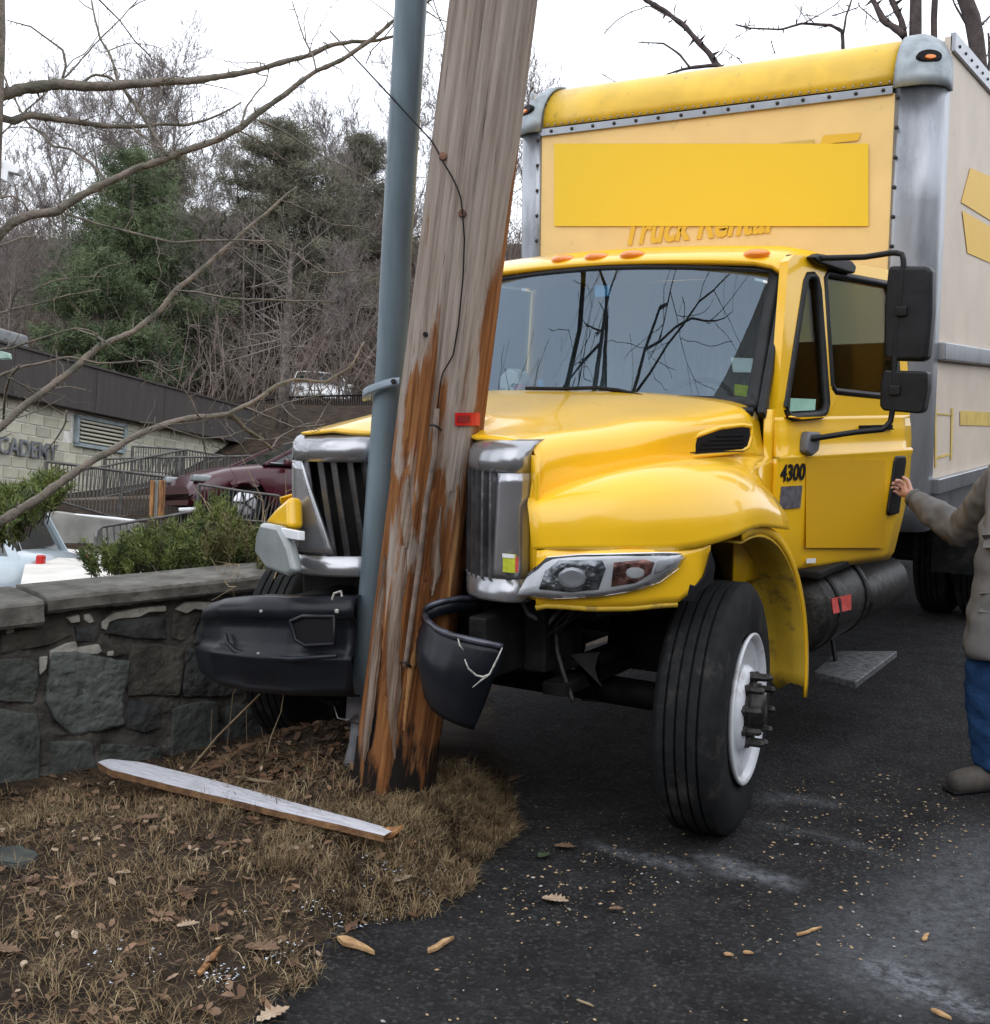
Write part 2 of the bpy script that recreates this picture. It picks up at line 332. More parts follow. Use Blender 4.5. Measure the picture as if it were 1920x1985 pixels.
# ---- hood and fender
HR = [
 [(0, -.76, 1.575), (.3, -.75, 1.58), (.5, -.73, 1.572), (.59, -.70, 1.55), (.618, -.71, 1.50), (.616, -.73, 1.43), (.612, -.74, 1.365), (.622, -.76, 1.348), (.638, -.78, 1.325), (.648, -.785, 1.28), (.653, -.785, 1.24), (.66, -.782, 1.196)],
 [(0, -.55, 1.612), (.3, -.54, 1.617), (.5, -.53, 1.60), (.62, -.52, 1.585), (.676, -.50, 1.545), (.674, -.53, 1.47), (.67, -.55, 1.404), (.71, -.60, 1.412), (.78, -.655, 1.40), (.83, -.69, 1.35), (.85, -.70, 1.28), (.86, -.70, 1.20)],
 [(0, -.3, 1.655), (.3, -.29, 1.66), (.52, -.28, 1.635), (.69, -.26, 1.615), (.765, -.25, 1.575), (.76, -.30, 1.50), (.745, -.34, 1.434), (.82, -.38, 1.458), (.93, -.43, 1.465), (1.02, -.46, 1.41), (1.07, -.475, 1.31), (1.088, -.465, 1.19)],
 [(0, 0, 1.70), (.33, 0, 1.70), (.56, 0, 1.672), (.76, -.01, 1.65), (.845, -.02, 1.61), (.84, -.06, 1.53), (.825, -.10, 1.453), (.90, -.10, 1.482), (1.02, -.12, 1.487), (1.115, -.16, 1.43), (1.165, -.21, 1.32), (1.18, -.23, 1.214)],
 [(0, .3, 1.735), (.35, .3, 1.732), (.6, .3, 1.708), (.81, .3, 1.68), (.905, .3, 1.64), (.92, .32, 1.56), (.93, .34, 1.481), (.985, .22, 1.475), (1.07, .14, 1.455), (1.15, .10, 1.39), (1.19, .06, 1.31), (1.2, .04, 1.235)],
 [(0, .58, 1.755), (.36, .58, 1.752), (.65, .58, 1.735), (.86, .6, 1.712), (.955, .62, 1.67), (.98, .63, 1.58), (1.0, .64, 1.475), (1.02, .50, 1.415), (1.09, .42, 1.355), (1.15, .39, 1.30), (1.185, .39, 1.25), (1.2, .393, 1.19)]]
def refine(R, a=4, b=4):                      # Catmull-Rom in both directions
    R = np.array(R, float)
    def cr1(P, k):
        P = np.concatenate([[2*P[0]-P[1]], P, [2*P[-1]-P[-2]]]); o = []
        for i in range(1, len(P)-2):
            for j in range(k):
                t = j/k; p0, p1, p2, p3 = P[i-1:i+3]
                o.append(.5*((2*p1)+(-p0+p2)*t+(2*p0-5*p1+4*p2-p3)*t*t+(-p0+3*p1-3*p2+p3)*t**3))
        o.append(P[-2]); return np.array(o)
    R = cr1(R, a); R = cr1(R.transpose(1, 0, 2), b).transpose(1, 0, 2); return R
HG = np.array(HR)
hoodG = refine(HG[:, :7]); fendG = refine(HG[:, 6:])
# the pole has punched the nose in: push hood points near it backwards
def crush(G, amt=.34, cx=-.02, w=.27, y0=-.80, dep=.45):
    G = G.copy(); k = np.exp(-((G[..., 0]-cx)/w)**2)*np.clip(1-(G[..., 1]-y0)/dep, 0, 1)
    G[..., 1] += amt*k; G[..., 2] += .03*k*np.sin(30*G[..., 0]); return G
def leftsq(G):                       # the wall side of the nose is shoved inwards, back and down
    G = G.copy(); k = sstep(.45, -.25, G[..., 1]); a = np.maximum(-G[..., 0]-.50, 0); G[..., 0] += k*a*.78; G[..., 1] += k*sstep(0, .12, a)*.14; G[..., 2] -= k*np.clip(a-.08, 0, 1)*.35; return G
full = leftsq(np.concatenate([mir(hoodG)[:, ::-1][:, :-1], hoodG], 1))
MB().grid(crush(full), flip=True).build('hood', K['yellow'], T, smooth=True, solid=.012, fix=False)
for s in (1, -1):
    g = fendG
    if s == -1: g = leftsq(mir(g))
    fo = MB().grid(g, flip=(s == 1)).build('fender', K['yellow'], T, smooth=True, solid=.014, fix=False)
    # crease seam between hood and fender
    MB().tube(g[:, 0]+np.array([.003*s, -.001, -.002]), .005, 5).build('seam', K['ink'], fo, smooth=True)
# ---- fascia below the fenders (headlamp panel), the driver's side torn at the wheel arch
def fasc(pts, s=1): return np.array([[(s*x, y, z) for (x, y, z) in row] for row in pts])
FP = [(.675, -.778), (.71, -.766), (.76, -.745), (.86, -.70), (.97, -.615), (1.05, -.515), (1.088, -.465), (1.12, -.40), (1.15, -.33)]
top = [1.19, 1.196, 1.20, 1.20, 1.20, 1.195, 1.19, 1.195, 1.20]; bot = [.99, 1.0, 1.0, .995, .995, 1.0, 1.0, 1.04, 1.115]
for s in (1, -1):
    G = [[(s*(x if s == 1 else x-(x-.62)*.45), y-.004*math.sin(math.pi*t)+(0 if s == 1 else .12), b+(a-b)*t) for t in np.linspace(0, 1, 8)] for (x, y), a, b in zip(FP, top, bot)]
    fa = MB().grid(G, flip=(s == -1)).build('front_panel', K['yellow'], T, smooth=True, solid=.012, fix=False)
    if s == 1: MB().tube([(s*x, y-.004, b-.01) for (x, y), b in zip(FP, bot)][:7], .012, 6).build('lower_lip', K['yellow_dull'], fa, smooth=True)
# torn edge of the driver's side panel
b = MB()
tp = [(1085, -1)]
torn = [(1310, 1165), (1307, 1145), (1325, 1128), (1345, 1135), (1362, 1118), (1372, 1085), (1376, 1068), (1384, 1095), (1380, 1128), (1352, 1148), (1345, 1165)]
n_ = np.array([.83, -.55, 0]); n_ /= np.linalg.norm(n_)
P = [onplane(x, y, (1.125, -.40, 1.1), n_) for x, y in torn]
MB().prism(P, n_, .012).build('torn_edge', K['black'], T, bevel=.002)
# ---- inner wheel arch: yellow liner behind the tyre and thin fender lip
for s in (1, -1):
    b = MB(); G = []; G2 = []
    for a in np.linspace(rad(100), rad(-2), 22):
        R_ = .73; y = .03+R_*math.cos(a)*.98; z = .47+R_*math.sin(a)
        G.append([(s*x, y, z-.0*x) for x in (.86, .93, .935, 1.0, 1.005, 1.07, 1.13, 1.19)])
    G = np.array(G)
    G[:, 1:3, 1] += .012; G[:, 4, 1] += .012
    G[-1, :, 2] -= np.array([.0, .03, -.02, .035, -.03, .03, -.01, .0]); 
    b.grid(G, flip=(s == -1)); lin = b.build('arch_liner', K['yellow_dull'], T, smooth=True, solid=.008, fix=False)
    lip = [(s*1.195, .03+.735*math.cos(a)*.98, .47+.735*math.sin(a)) for a in np.linspace(rad(100), rad(-6), 24)]
    lo = [(s*1.2, .05+.76*math.cos(a)*1.0, .47+.765*math.sin(a)) for a in np.linspace(rad(62), rad(-6), 20)]
    MB().grid([[np.array(l)+np.array([0, 0, 0]), np.array(l)+np.array([.0*s, .0, 0])+np.array([0, .035*math.cos(a), .035*math.sin(a)]), np.array(l)+np.array([-.02*s, .04*math.cos(a), .04*math.sin(a)])] for l, a in zip(lip, np.linspace(rad(100), rad(-6), 24))], flip=(s == 1)).build('arch_lip', K['yellow'], T, smooth=True, solid=.01, fix=False)
# cowl side below the windscreen
for s in (1, -1):
    MB().grid([[(s*1.0, y0_, z), (s*1.015, (y0_+.69)/2, z), (s*1.02, .69, z)] for z, y0_ in ((1.69, .625), (1.55, .632), (1.475, .636), (1.44, .40), (1.2, .30), (.95, .30))], flip=(s == -1)).build('cowl_side', K['yellow'], T, smooth=True, solid=.01, fix=False)
MB().tube([(.985, .645, 1.70), (1.002, .652, 1.58), (1.016, .655, 1.475)], .005, 5).build('seam', K['ink'], T)
# ---- hood side vent
for s in (1, -1):
    nv = np.array([.92*s, -.36, .05]); nv /= np.linalg.norm(nv)
    outl = [(1303, 878), (1318, 862), (1345, 845), (1385, 831), (1425, 826), (1442, 828), (1443, 845), (1437, 866), (1425, 873), (1380, 878), (1330, 883)]
    PP = np.array([onplane(x, y, (.90, .24, 1.58), np.array([.93, -.37, .0])) for x, y in outl])
    if s == -1: PP[:, 0] *= -1
    PP = PP+nv*.022
    vo = MB().prism(PP, nv, .014).build('hood_vent', K['ink'], T, bevel=.003)
    cen = PP.mean(0); ring = np.concatenate([PP, PP[:1]])*1.0; ring = cen+(ring-cen)*1.07+nv*.008
    MB().tube(ring, .011, 6, cap=False).build('vent_rim', K['yellow'], vo, smooth=True)
    for k in range(5):
        z = PP[:, 2].min()+.012+k*.017; xx = [p for p in PP]
        a = cen+(PP[0]-cen)*(.75-k*.16); c2 = cen+(PP[5]-cen)*.8; a = a.copy(); c2 = c2.copy(); a[2] = c2[2] = z
        MB().bar(a+nv*.016, c2+nv*.016, .008, .004).build('louvre', K['black'], vo)
# ---- chrome grille surround, bent round the pole
def arcstrip(pts, z0, z1, lean=.0, zt=None):
    return np.array([[(x, y+lean*(z-z0), z) for z in np.linspace(z0, z1, 6)] for x, y in pts])
LX = [(-.60, -.63), (-.575, -.70), (-.53, -.735), (-.46, -.745), (-.37, -.73), (-.28, -.68), (-.20, -.60), (-.12, -.46)]
RX = [(.612, -.725), (.60, -.775), (.565, -.805), (.50, -.81), (.43, -.795), (.35, -.74), (.28, -.65), (.22, -.50)]
def interp(pts, n):
    P = np.array(pts, float); d = np.r_[0, np.cumsum(np.linalg.norm(np.diff(P, axis=0), axis=1))]; t = np.linspace(0, d[-1], n)
    return np.stack([np.interp(t, d, P[:, i]) for i in range(P.shape[1])], 1)
for pts, sg in ((LX, -1), (RX, 1)):
    gs = MB()
    P = interp(pts, 24)
    # top band z 1.47..1.56 rounded onto the hood; bottom band; outer upright
    G = [[(x, y, 1.465), (x, y, 1.51), (x, y+.006, 1.54), (x, y+.03, 1.563), (x*.99, y+.07, 1.58), (x*.98, y+.12, 1.585)] for x, y in P]
    gs.grid(G, flip=(sg == -1))
    G = [[(x, y+.03, .985), (x, y+.003, .99), (x, y, 1.0), (x, y, 1.075)] for x, y in P]
    gs.grid(G, flip=(sg == -1))
    wtop = .14 if sg == -1 else .10
    Q = interp(pts, 60); n0 = 12; G = []
    for z in np.linspace(1.075, 1.465, 12):
        t = (z-1.075)/.39; wid = .33-.20*t if sg == -1 else .16-.02*t     # upright widens downwards on the left
        if sg == -1: wid = .335-.155*t
        d = np.r_[0, np.cumsum(np.linalg.norm(np.diff(Q, axis=0), axis=1))]; tt = np.linspace(0, wid, n0)
        G.append([(np.interp(u, d, Q[:, 0]), np.interp(u, d, Q[:, 1]), z) for u in tt])
    gs.grid(G, flip=(sg == 1))
    gs.v = [np.concatenate(gs.v)]; sur = gs.build('grille_surround', K['chrome'], T, smooth=True, solid=.018, fix=False)
MB().grid([[(.565, -.70, z), (.60, -.715, z), (.628, -.735, z), (.655, -.75, z)] for z in (1.0, 1.2, 1.35, 1.45, 1.53)]).build('hood_return', K['yellow'], T, smooth=True, solid=.01)
# upright bars of the left opening, bent slot panel of the right one
P = interp(LX, 60)
G = [[(x, y+.10, z) for z in (1.05, 1.49)] for x, y in P]
MB().grid(G).build('radiator_screen', K['dark'], T, solid=.01, fix=False)
for k in range(6):
    t = .315+.093*k; i = int(t*59); x, y = P[i]; x2, y2 = P[min(59, i+4)]
    MB().bar((x-.015, y+.02, 1.475), (x2+.005, y2+.02, 1.06), .009, .03, (1, 0, 0)).build('grille_bar', K['chrome_dull'], T, bevel=.002)
Pr = interp(RX, 60)
G = [[(x, y+.012-.018*(1 if (i//2) % 2 else 0), z) for z in (1.07, 1.10, 1.2, 1.35, 1.45, 1.47)] for i, (x, y) in enumerate(Pr[14:46])]
MB().grid(G).build('grille_slot_panel', K['chrome_dull'], T, smooth=False, solid=.008, fix=False)
pt_ = onplane(988, 1092, (.545, -.83, 1.1), np.array([.1, -1, 0]))
st = MB().box(pt_, (.055, .004, .068)).build('sticker', K['lime'], T, bevel=.001)
MB().box(pt_+np.array([-.003, -.003, .027]), (.05, .003, .014)).build('sticker_band', K['white'], st)
MB().box(pt_+np.array([.032, -.001, -.002]), (.012, .003, .055)).build('sticker_edge', K['redlabel'], st)
# ---- headlamps
lampo = [(1008, 1150), (1030, 1112), (1062, 1078), (1120, 1073), (1200, 1071), (1280, 1069), (1310, 1070), (1317, 1078), (1306, 1098), (1270, 1125), (1222, 1142), (1150, 1154), (1070, 1157)]
def onfasc(px, py, off=0.0, s=1):
    r = CW + CR*(px-960)/F_PX - CU*(py-992.5)/F_PX; pts = [(.5, -.81), (.60, -.79)]+FP+[(1.17, -.26), (1.2, 0)]
    for (a, b_), (a2, b2) in zip(pts, pts[1:]):
        e = np.array([a2-a, b2-b_]); Mx = np.array([[r[0], -e[0]], [r[1], -e[1]]]); t, q = np.linalg.solve(Mx, np.array([a-CAM[0], b_-CAM[1]]))
        if -.001 <= q <= 1.001 and t > 0:
            nn = np.array([-e[1], e[0], 0]); nn = -nn/np.linalg.norm(nn) if nn[1] > 0 else nn/np.linalg.norm(nn)
            nn = np.array([e[1], -e[0], 0])/np.linalg.norm(e); 
            return CAM+t*r+nn*off
def fan(b, ring_out, ring_in, cen=None):
    n = len(ring_out); V = list(ring_out)+list(ring_in); Fs = [(i, (i+1) % n, (i+1) % n+n, i+n) for i in range(n)]; b.add(V, Fs)
def dens(p, k=3):
    p = np.array(p, float); o = []
    for i in range(len(p)):
        for j in range(k): o.append(p[i]+(p[(i+1) % len(p)]-p[i])*j/k)
    return o
def patch(outl, off, name, m, par, s=1, thick=.006, inset=1.0, sm=False):
    o = np.array(dens(outl, 3)); c = o.mean(0); o = c+(o-c)*inset
    rings = [[onfasc(*(c+(q-c)*k), off) for q in o] for k in (1, .66, .33)]; cc = onfasc(c[0], c[1], off)
    V = [v for r_ in rings for v in r_]+[cc]; n = len(o); Fs = []
    for a in range(2): Fs += [(a*n+i, a*n+(i+1) % n, (a+1)*n+(i+1) % n, (a+1)*n+i) for i in range(n)]
    Fs += [(2*n+i, 2*n+(i+1) % n, 3*n) for i in range(n)]
    V = np.array(V); 
    if s == -1: V[:, 0] *= -1
    return MB().add(V, Fs).build(name, m, par, smooth=True, solid=thick)
for s in (1,):
    hl = patch(lampo, .026, 'headlight', K['lampbody'], T, s, .03)
    if s == 1:
        patch([(1048, 1140), (1060, 1105), (1085, 1084), (1165, 1084), (1172, 1100), (1158, 1140), (1110, 1146)], .031, 'lamp_well', K['bulbglass'], hl)
        patch([(1182, 1135), (1188, 1088), (1245, 1083), (1262, 1088), (1255, 1110), (1225, 1128)], .031, 'indicator_well', mat('indicator_bulb', (.35, .16, .13), .2, metal=.4, var=.4, scale=30, bump=.4), hl)
        patch([(1268, 1082), (1298, 1080), (1300, 1088), (1275, 1108), (1262, 1110)], .030, 'marker_well', K['rim'], hl)
        patch([(1111+27*math.cos(q_), 1117+20*math.sin(q_)) for q_ in np.linspace(0, 6.28, 13)[:-1]], .036, 'bulb', K['silver'], hl)
        patch([(1226+16*math.cos(q_), 1108+11*math.sin(q_)) for q_ in np.linspace(0, 6.28, 11)[:-1]], .036, 'bulb', K['white'], hl)
        V = patch(lampo, .044, 'lens_cover', K['lens'], hl, 1, .003)
nl = np.array([-.38, -.90, .1]); nl /= np.linalg.norm(nl)
def lq(q, o): return [onplane(x, y, np.array([-.80, -.72, 1.1])+nl*o, nl) for x, y in q]
hl = MB().prism(lq([(524, 1013), (560, 1020), (580, 1060), (592, 1108), (576, 1118), (535, 1104), (512, 1072), (515, 1040)], 0), nl, .05).build('headlight', K['lensfog'], T, bevel=.022, segs=5)
MB().prism(lq([(552, 1022), (592, 1030), (592, 1048), (568, 1044)], .008), nl, .03).build('chrome_wedge', K['lampbody'], hl, bevel=.004)
MB().prism(lq([(536, 1016), (562, 985), (590, 962), (592, 1028), (565, 1024)], -.07), nl, .07).build('fender_corner', K['yellow'], T, bevel=.028, segs=5)
# chrome fill below left lamp
# ---- windscreen
def ws(s_, t, e=0): 
    return np.array([s_*(.965-.085*t), .50+.13*s_*s_+t*.50-e, 1.705-.012*abs(s_)+.02+t*(.665+.03*(1-s_*s_))])
G = np.array([[ws(s_, t) for s_ in np.linspace(-.955, .955, 25)] for t in np.linspace(.045, .94, 8)])
wsb = MB().grid(G).build('windshield', K['glass'], T, smooth=True, fix=False)
# rubber surround
ri = [(-.955, .045), (.955, .045), (.955, .94), (-.955, .94)]
def wline(u0, u1, k=20, e=0): return [ws(u0[0]+(u1[0]-u0[0])*i/k, u0[1]+(u1[1]-u0[1])*i/k, e) for i in range(k)]
def wring(m): 
    c = [(-m, 1-m*.99-.0), (m, .0)]
    return None
b = MB()
inner = []; outer = []
I = [(-.955, .045), (.955, .045), (.955, .94), (-.955, .94)]; O = [(-1.03, -.03), (1.03, -.03), (1.03, .975), (-1.03, .975)]
for i in range(4):
    inner += wline(I[i], I[(i+1) % 4], 20, .012); outer += wline(O[i], O[(i+1) % 4], 20, .004)
fan(b, outer, inner); b.build('windshield_seal', K['grey' if 0 else 'black'], T, smooth=True, solid=.02, fix=False)
# ---- cab shell: roof, back, far side, pillars, floor, dash
RG = []
prof = [(.985, 2.385), (1.01, 2.405), (1.10, 2.44), (1.18, 2.462), (1.30, 2.478), (1.6, 2.49), (1.85, 2.485), (1.93, 2.46), (1.97, 2.40)]
for i, (y, z) in enumerate(prof):
    row = []
    for s_ in np.linspace(-1, 1, 25):
        a = abs(s_); w = .935+.012*min(i, 3)
        yy = y+.10*a**2*(1-min(1, (y-1.0)/.9)); zz = z-.035*a**2-.07*max(0, a-.9)/.1
        zz -= 0 if i else 0
        row.append((s_*w, yy, zz))
    RG.append(row)
MB().grid(refine(RG, 2, 1), flip=True).build('cab_roof', K['yellow'], T, smooth=True, solid=.03, fix=False)
cb = MB()
cb.box((0, 1.985, 1.68), (1.98, .03, 1.44))
bk = cb.build('cab_back', K['yellow'], T, bevel=.01)
MB().grid([[(x, 1.955, z) for x in np.linspace(-.90, .60, 2)] for z in (1.0, 2.38)]).build('cab_lining', K['seat'], T, solid=.008, fix=False)
for s in (1, -1):       # rear corner post, lower sill, A pillar, roof rail
    MB().bar((s*1.0, 1.94, .98), (s*.965, 1.94, 2.42), .05, .09, (1, 0, 0)).build('rear_pillar', K['yellow'], T, bevel=.015)
    MB().bar((s*1.0, .60, 1.66), (s*.935, 1.10, 2.40), .05, .035, (1, 0, 0)).build('front_pillar', K['black'], T, bevel=.01)  # black colour stands in for the shadow on this pillar
    MB().bar((s*.94, 1.08, 2.385), (s*.955, 1.96, 2.41), .05, .06, (0, 0, 1)).build('roof_rail', K['yellow'], T, bevel=.012)
    MB().bar((s*1.0, .65, .93), (s*1.0, 1.97, .93), .06, .1, (0, 0, 1)).build('door_sill', K['yellow_dull'], T, bevel=.01)
# far door, closed
fd = MB().prism([(-1.03, .68, .95), (-1.03, 1.94, .92), (-1.03, 1.94, 1.70), (-1.03, .70, 1.70)], (1, 0, 0), .05).build('closed_door', K['yellow'], T, bevel=.01)
MB().prism([(-1.0, .80, 1.73), (-1.0, 1.90, 1.73), (-.965, 1.90, 2.36), (-.965, 1.12, 2.36)], (1, 0, 0), .006).build('closed_door_window', K['glass'], fd)
MB().box((0, 1.3, .95), (1.9, 1.3, .05)).build('cab_floor', K['dark'], T)
MB().grid([[(x, y, z) for x in (-.95, .95)] for y, z in ((.60, 1.55), (.62, 1.68), (.72, 1.715), (.95, 1.70), (1.02, 1.60), (1.02, 1.35))]).build('dashboard', K['grey'], T, smooth=True, solid=.02, fix=False)
MB().grid([[(x, .62, z) for x in (-.98, .98)] for z in (.9, 1.6)]).build('firewall', K['dark'], T, solid=.02, fix=False)
# steering wheel and seats
a = np.linspace(0, 2*math.pi, 25); c0 = np.array([.47, 1.08, 1.66]); e1 = np.array([1, 0, 0]); e2 = np.array([0, .62, .78])
swh = MB().tube([c0+.21*(math.cos(t)*e1+math.sin(t)*e2) for t in a], .014, 6, cap=False).build('steering_wheel', K['black'], T, smooth=True)
MB().bar(c0-e1*.2, c0+e1*.2, .03, .02).bar(c0, c0+np.array([0, -.15, -.12]), .05, .05).build('spoke', K['black'], swh, bevel=.005)
for x in (-.45, .47):
    se = MB().box((x, 1.55, 1.20), (.52, .5, .14)).build('seat', K['seat'], T, bevel=.04)
    MB().bar((x, 1.76, 1.25), (x, 1.86, 1.95), .50, .12, (0, 1, 0)).build('seat_back', K['seat'], se, bevel=.05)
# windscreen stickers (inside face)
def wsp(px, py):                                     # point on the windscreen under a pixel
    r = CW + CR*(px-960)/F_PX - CU*(py-992.5)/F_PX; best = None
    lo, hi = 4.0, 8.0
    def g(t):
        P = CAM+r*t; z = P[2]; tt = (z-1.72)/.68; s_ = P[0]/(.965-.085*tt); return P[1]-(.50+.13*s_*s_+tt*.50)
    for _ in range(50):
        m_ = (lo+hi)/2
        if g(m_) > 0: hi = m_
        else: lo = m_
    return CAM+r*lo+np.array([0, .012, 0])
def wstick(name, q, m, par=None):
    P = np.array([wsp(x/.9875, y/.9875) for x, y in q]); return MB().prism(P, (0, .004, -.002), 1).build(name, K[m], par or wsb)
wstick('sticker', [(1398, 684), (1446, 686), (1447, 713), (1402, 712)], 'white')
wstick('sticker', [(1405, 735), (1432, 738), (1431, 760), (1404, 756)], 'lime')
wstick('sticker', [(1136, 545), (1167, 546), (1166, 566), (1137, 568)], 'blue')
wstick('sticker', [(1444, 531), (1468, 537), (1469, 542), (1443, 536)], 'white')
# wipers
for pts in ([(1015, 748), (1080, 749), (1150, 747), (1216, 757)], [(905, 757), (940, 760), (975, 757)]):
    P = [wsp(x/.9875, y/.9875)+np.array([0, -.05, .012]) for x, y in pts]
    wp = MB().tube(P, .009, 5).build('wiper', K['ink'], T)
    MB().tube([P[len(P)//2], P[len(P)//2]+np.array([.12, -.01, -.01]), P[len(P)//2]+np.array([.25, -.03, -.035])], .008, 5).build('wiper_arm', K['ink'], wp)
# cowl strip
MB().tube([ws(s_, -.05, .02) for s_ in np.linspace(-1, 1, 20)], .022, 6).build('cowl_strip', K['black'], T, smooth=True)
# roof marker lamps
for px, py in ((1093, 506), (1158, 501.5), (1227, 497), (1468, 495.5), (905, 522)):
    X = {1093: -.33, 1158: -.135, 1227: .075, 1468: .735, 905: -.80}[px]; Q = onplane(px, py, (0, 1.035+.10*(X/.95)**2, 0), np.array([0, 1., 0])); u = []
    for i in range(7):
        t = i/6*math.pi/2; rr = math.cos(t); u.append([Q+np.array([.066*rr*math.cos(q), .0-.055*math.sin(t)+.05*rr*math.sin(q)*.6, .006+.026*rr*math.sin(q)+.010*math.sin(t)]) for q in np.linspace(0, 2*math.pi, 17)])
    MB().grid(u).build('marker_lamp', K['orange'], T, smooth=True)

# ---- driver's door, standing ajar
TH = rad(14); HG0 = np.array([1.035, .69, 0]); DS = np.array([math.sin(TH), math.cos(TH), 0]); DN = np.array([math.cos(TH), -math.sin(TH), 0])
def D(s, z, o=0):
    lean = -.05*max(0, z-1.7)/.7*1.6
    return HG0+DS*s+np.array([0, 0, z])+DN*(o+lean)
def strip(b, pts_o, pts_i):
    b.add([*pts_o, *pts_i], [(i, (i+1) % len(pts_o), (i+1) % len(pts_o)+len(pts_o), i+len(pts_o)) for i in range(len(pts_o))])
def dprism(b, pts, o0, th): P = np.array([D(s, z, o0) for s, z in pts]); b.add(np.concatenate([P, P+DN*th]), [tuple(range(len(P)))[::-1], tuple(range(len(P), 2*len(P)))]+[(i, (i+1) % len(P), (i+1) % len(P)+len(P), i+len(P)) for i in range(len(P))]); return b
body = MB()
low = [(.0, .95), (.27, .945), (1.08, .915), (1.13, .97), (1.21, 1.25), (1.22, 1.62), (.0, 1.67)]
G = []
for z, o in ((.93, -.01), (.97, .004), (1.15, .014), (1.30, .02), (1.44, .022), (1.468, .028), (1.478, .030), (1.49, .018), (1.55, .016), (1.60, .010), (1.64, .0), (1.655, -.0)):
    smax = np.interp(z, [.93, 1.0, 1.25, 1.7], [1.09, 1.135, 1.21, 1.225])
    G.append([D(s, z-.02*(s-.3)*(1 if z < 1.0 else 0)-.0, o) for s in np.linspace(0, smax, 14)])
body.grid(G)
dr = body.build('driver_door', K['yellow'], T, smooth=True, solid=.05, fix=True)
vw = [(.07, 1.69), (.09, 1.66), (.13, 1.645), (.38, 1.655), (.42, 1.675), (.435, 1.71), (.425, 2.25), (.41, 2.30), (.385, 2.315), (.33, 2.31), (.305, 2.28)]
wi = [(.475, 1.79), (.50, 1.765), (1.10, 1.735), (1.13, 1.76), (1.13, 2.28), (1.10, 2.32), (.50, 2.335), (.475, 2.31)]
# window surround: a plate with two openings built from quads
fr = MB()
oo = [(.0, 1.655), (.45, 1.655), (1.225, 1.655), (1.22, 2.0), (1.20, 2.36), (1.17, 2.385), (.46, 2.40), (.22, 2.39), (.175, 2.36), (.09, 2.02)]
def res(p, n):
    P = np.array(p+[p[0]], float); d = np.r_[0, np.cumsum(np.linalg.norm(np.diff(P, axis=0), axis=1))]; t = np.linspace(0, d[-1], n+1)[:-1]
    return [(np.interp(u, d, P[:, 0]), np.interp(u, d, P[:, 1])) for u in t]
def ringfit(outer, inner):            # sew outer polygon to inner polygon by angle
    c = np.array(inner).mean(0); n = 64; res_ = []
    def cast(poly, a):
        d = np.array([math.cos(a), math.sin(a)]); best = None
        for i in range(len(poly)):
            p = np.array(poly[i])-c; q = np.array(poly[(i+1) % len(poly)])-c; e = q-p; den = d[0]*e[1]-d[1]*e[0]
            if abs(den) < 1e-9: continue
            t = (p[0]*e[1]-p[1]*e[0])/den; u = (p[0]*d[1]-p[1]*d[0])/den
            if t > 0 and -1e-6 <= u <= 1+1e-6: best = t if best is None else max(best, t)
        return c+d*(best or 0)
    an = sorted(set([2*math.pi*k/n for k in range(n)]+[math.atan2(*(np.array(p)-c)[::-1]) % (2*math.pi) for p in outer]))
    return [cast(outer, a_) for a_ in an], [cast(inner, a_) for a_ in an]
for ou, inn in (([(0, 1.655), (.455, 1.655), (.455, 2.397), (.22, 2.39), (.175, 2.36), (.09, 2.02)], vw), ([(.455, 1.655), (1.225, 1.655), (1.22, 2.0), (1.20, 2.36), (1.17, 2.385), (.455, 2.397)], wi)):
    A_, B_ = ringfit(ou, inn); fr.add([D(*p, .0) for p in A_]+[D(*p, .0) for p in B_], [(i, (i+1) % len(A_), (i+1) % len(A_)+len(A_), i+len(A_)) for i in range(len(A_))])
dfr = fr.build('door_frame', K['yellow'], dr, smooth=False, solid=.045)
for nm, pl, gm in (('vent_window', vw, 'sideglass'), ('door_window', wi, 'sideglass')):
    g_ = dprism(MB(), pl, -.022, .005).build(nm, K[gm], dr)
    c = np.array(pl).mean(0); q = [D(*(c+(np.array(p)-c)*.975), -.008) for p in pl]; q.append(q[0])
    MB().tube(q, .022 if nm == 'vent_window' else .019, 6, cap=False).build('window_rubber', K['black'], dr, smooth=True)
stv = dprism(MB(), [(.13, 1.68), (.34, 1.685), (.35, 1.735), (.14, 1.74)], -.015, .003).build('window_label', K['mint'], dr)
hd = dprism(MB(), [(1.0, 1.15), (1.10, 1.155), (1.15, 1.42), (1.14, 1.45), (1.045, 1.45), (1.03, 1.42), (.985, 1.17)], .015, .02).build('door_handle', K['black'], dr, bevel=.01)
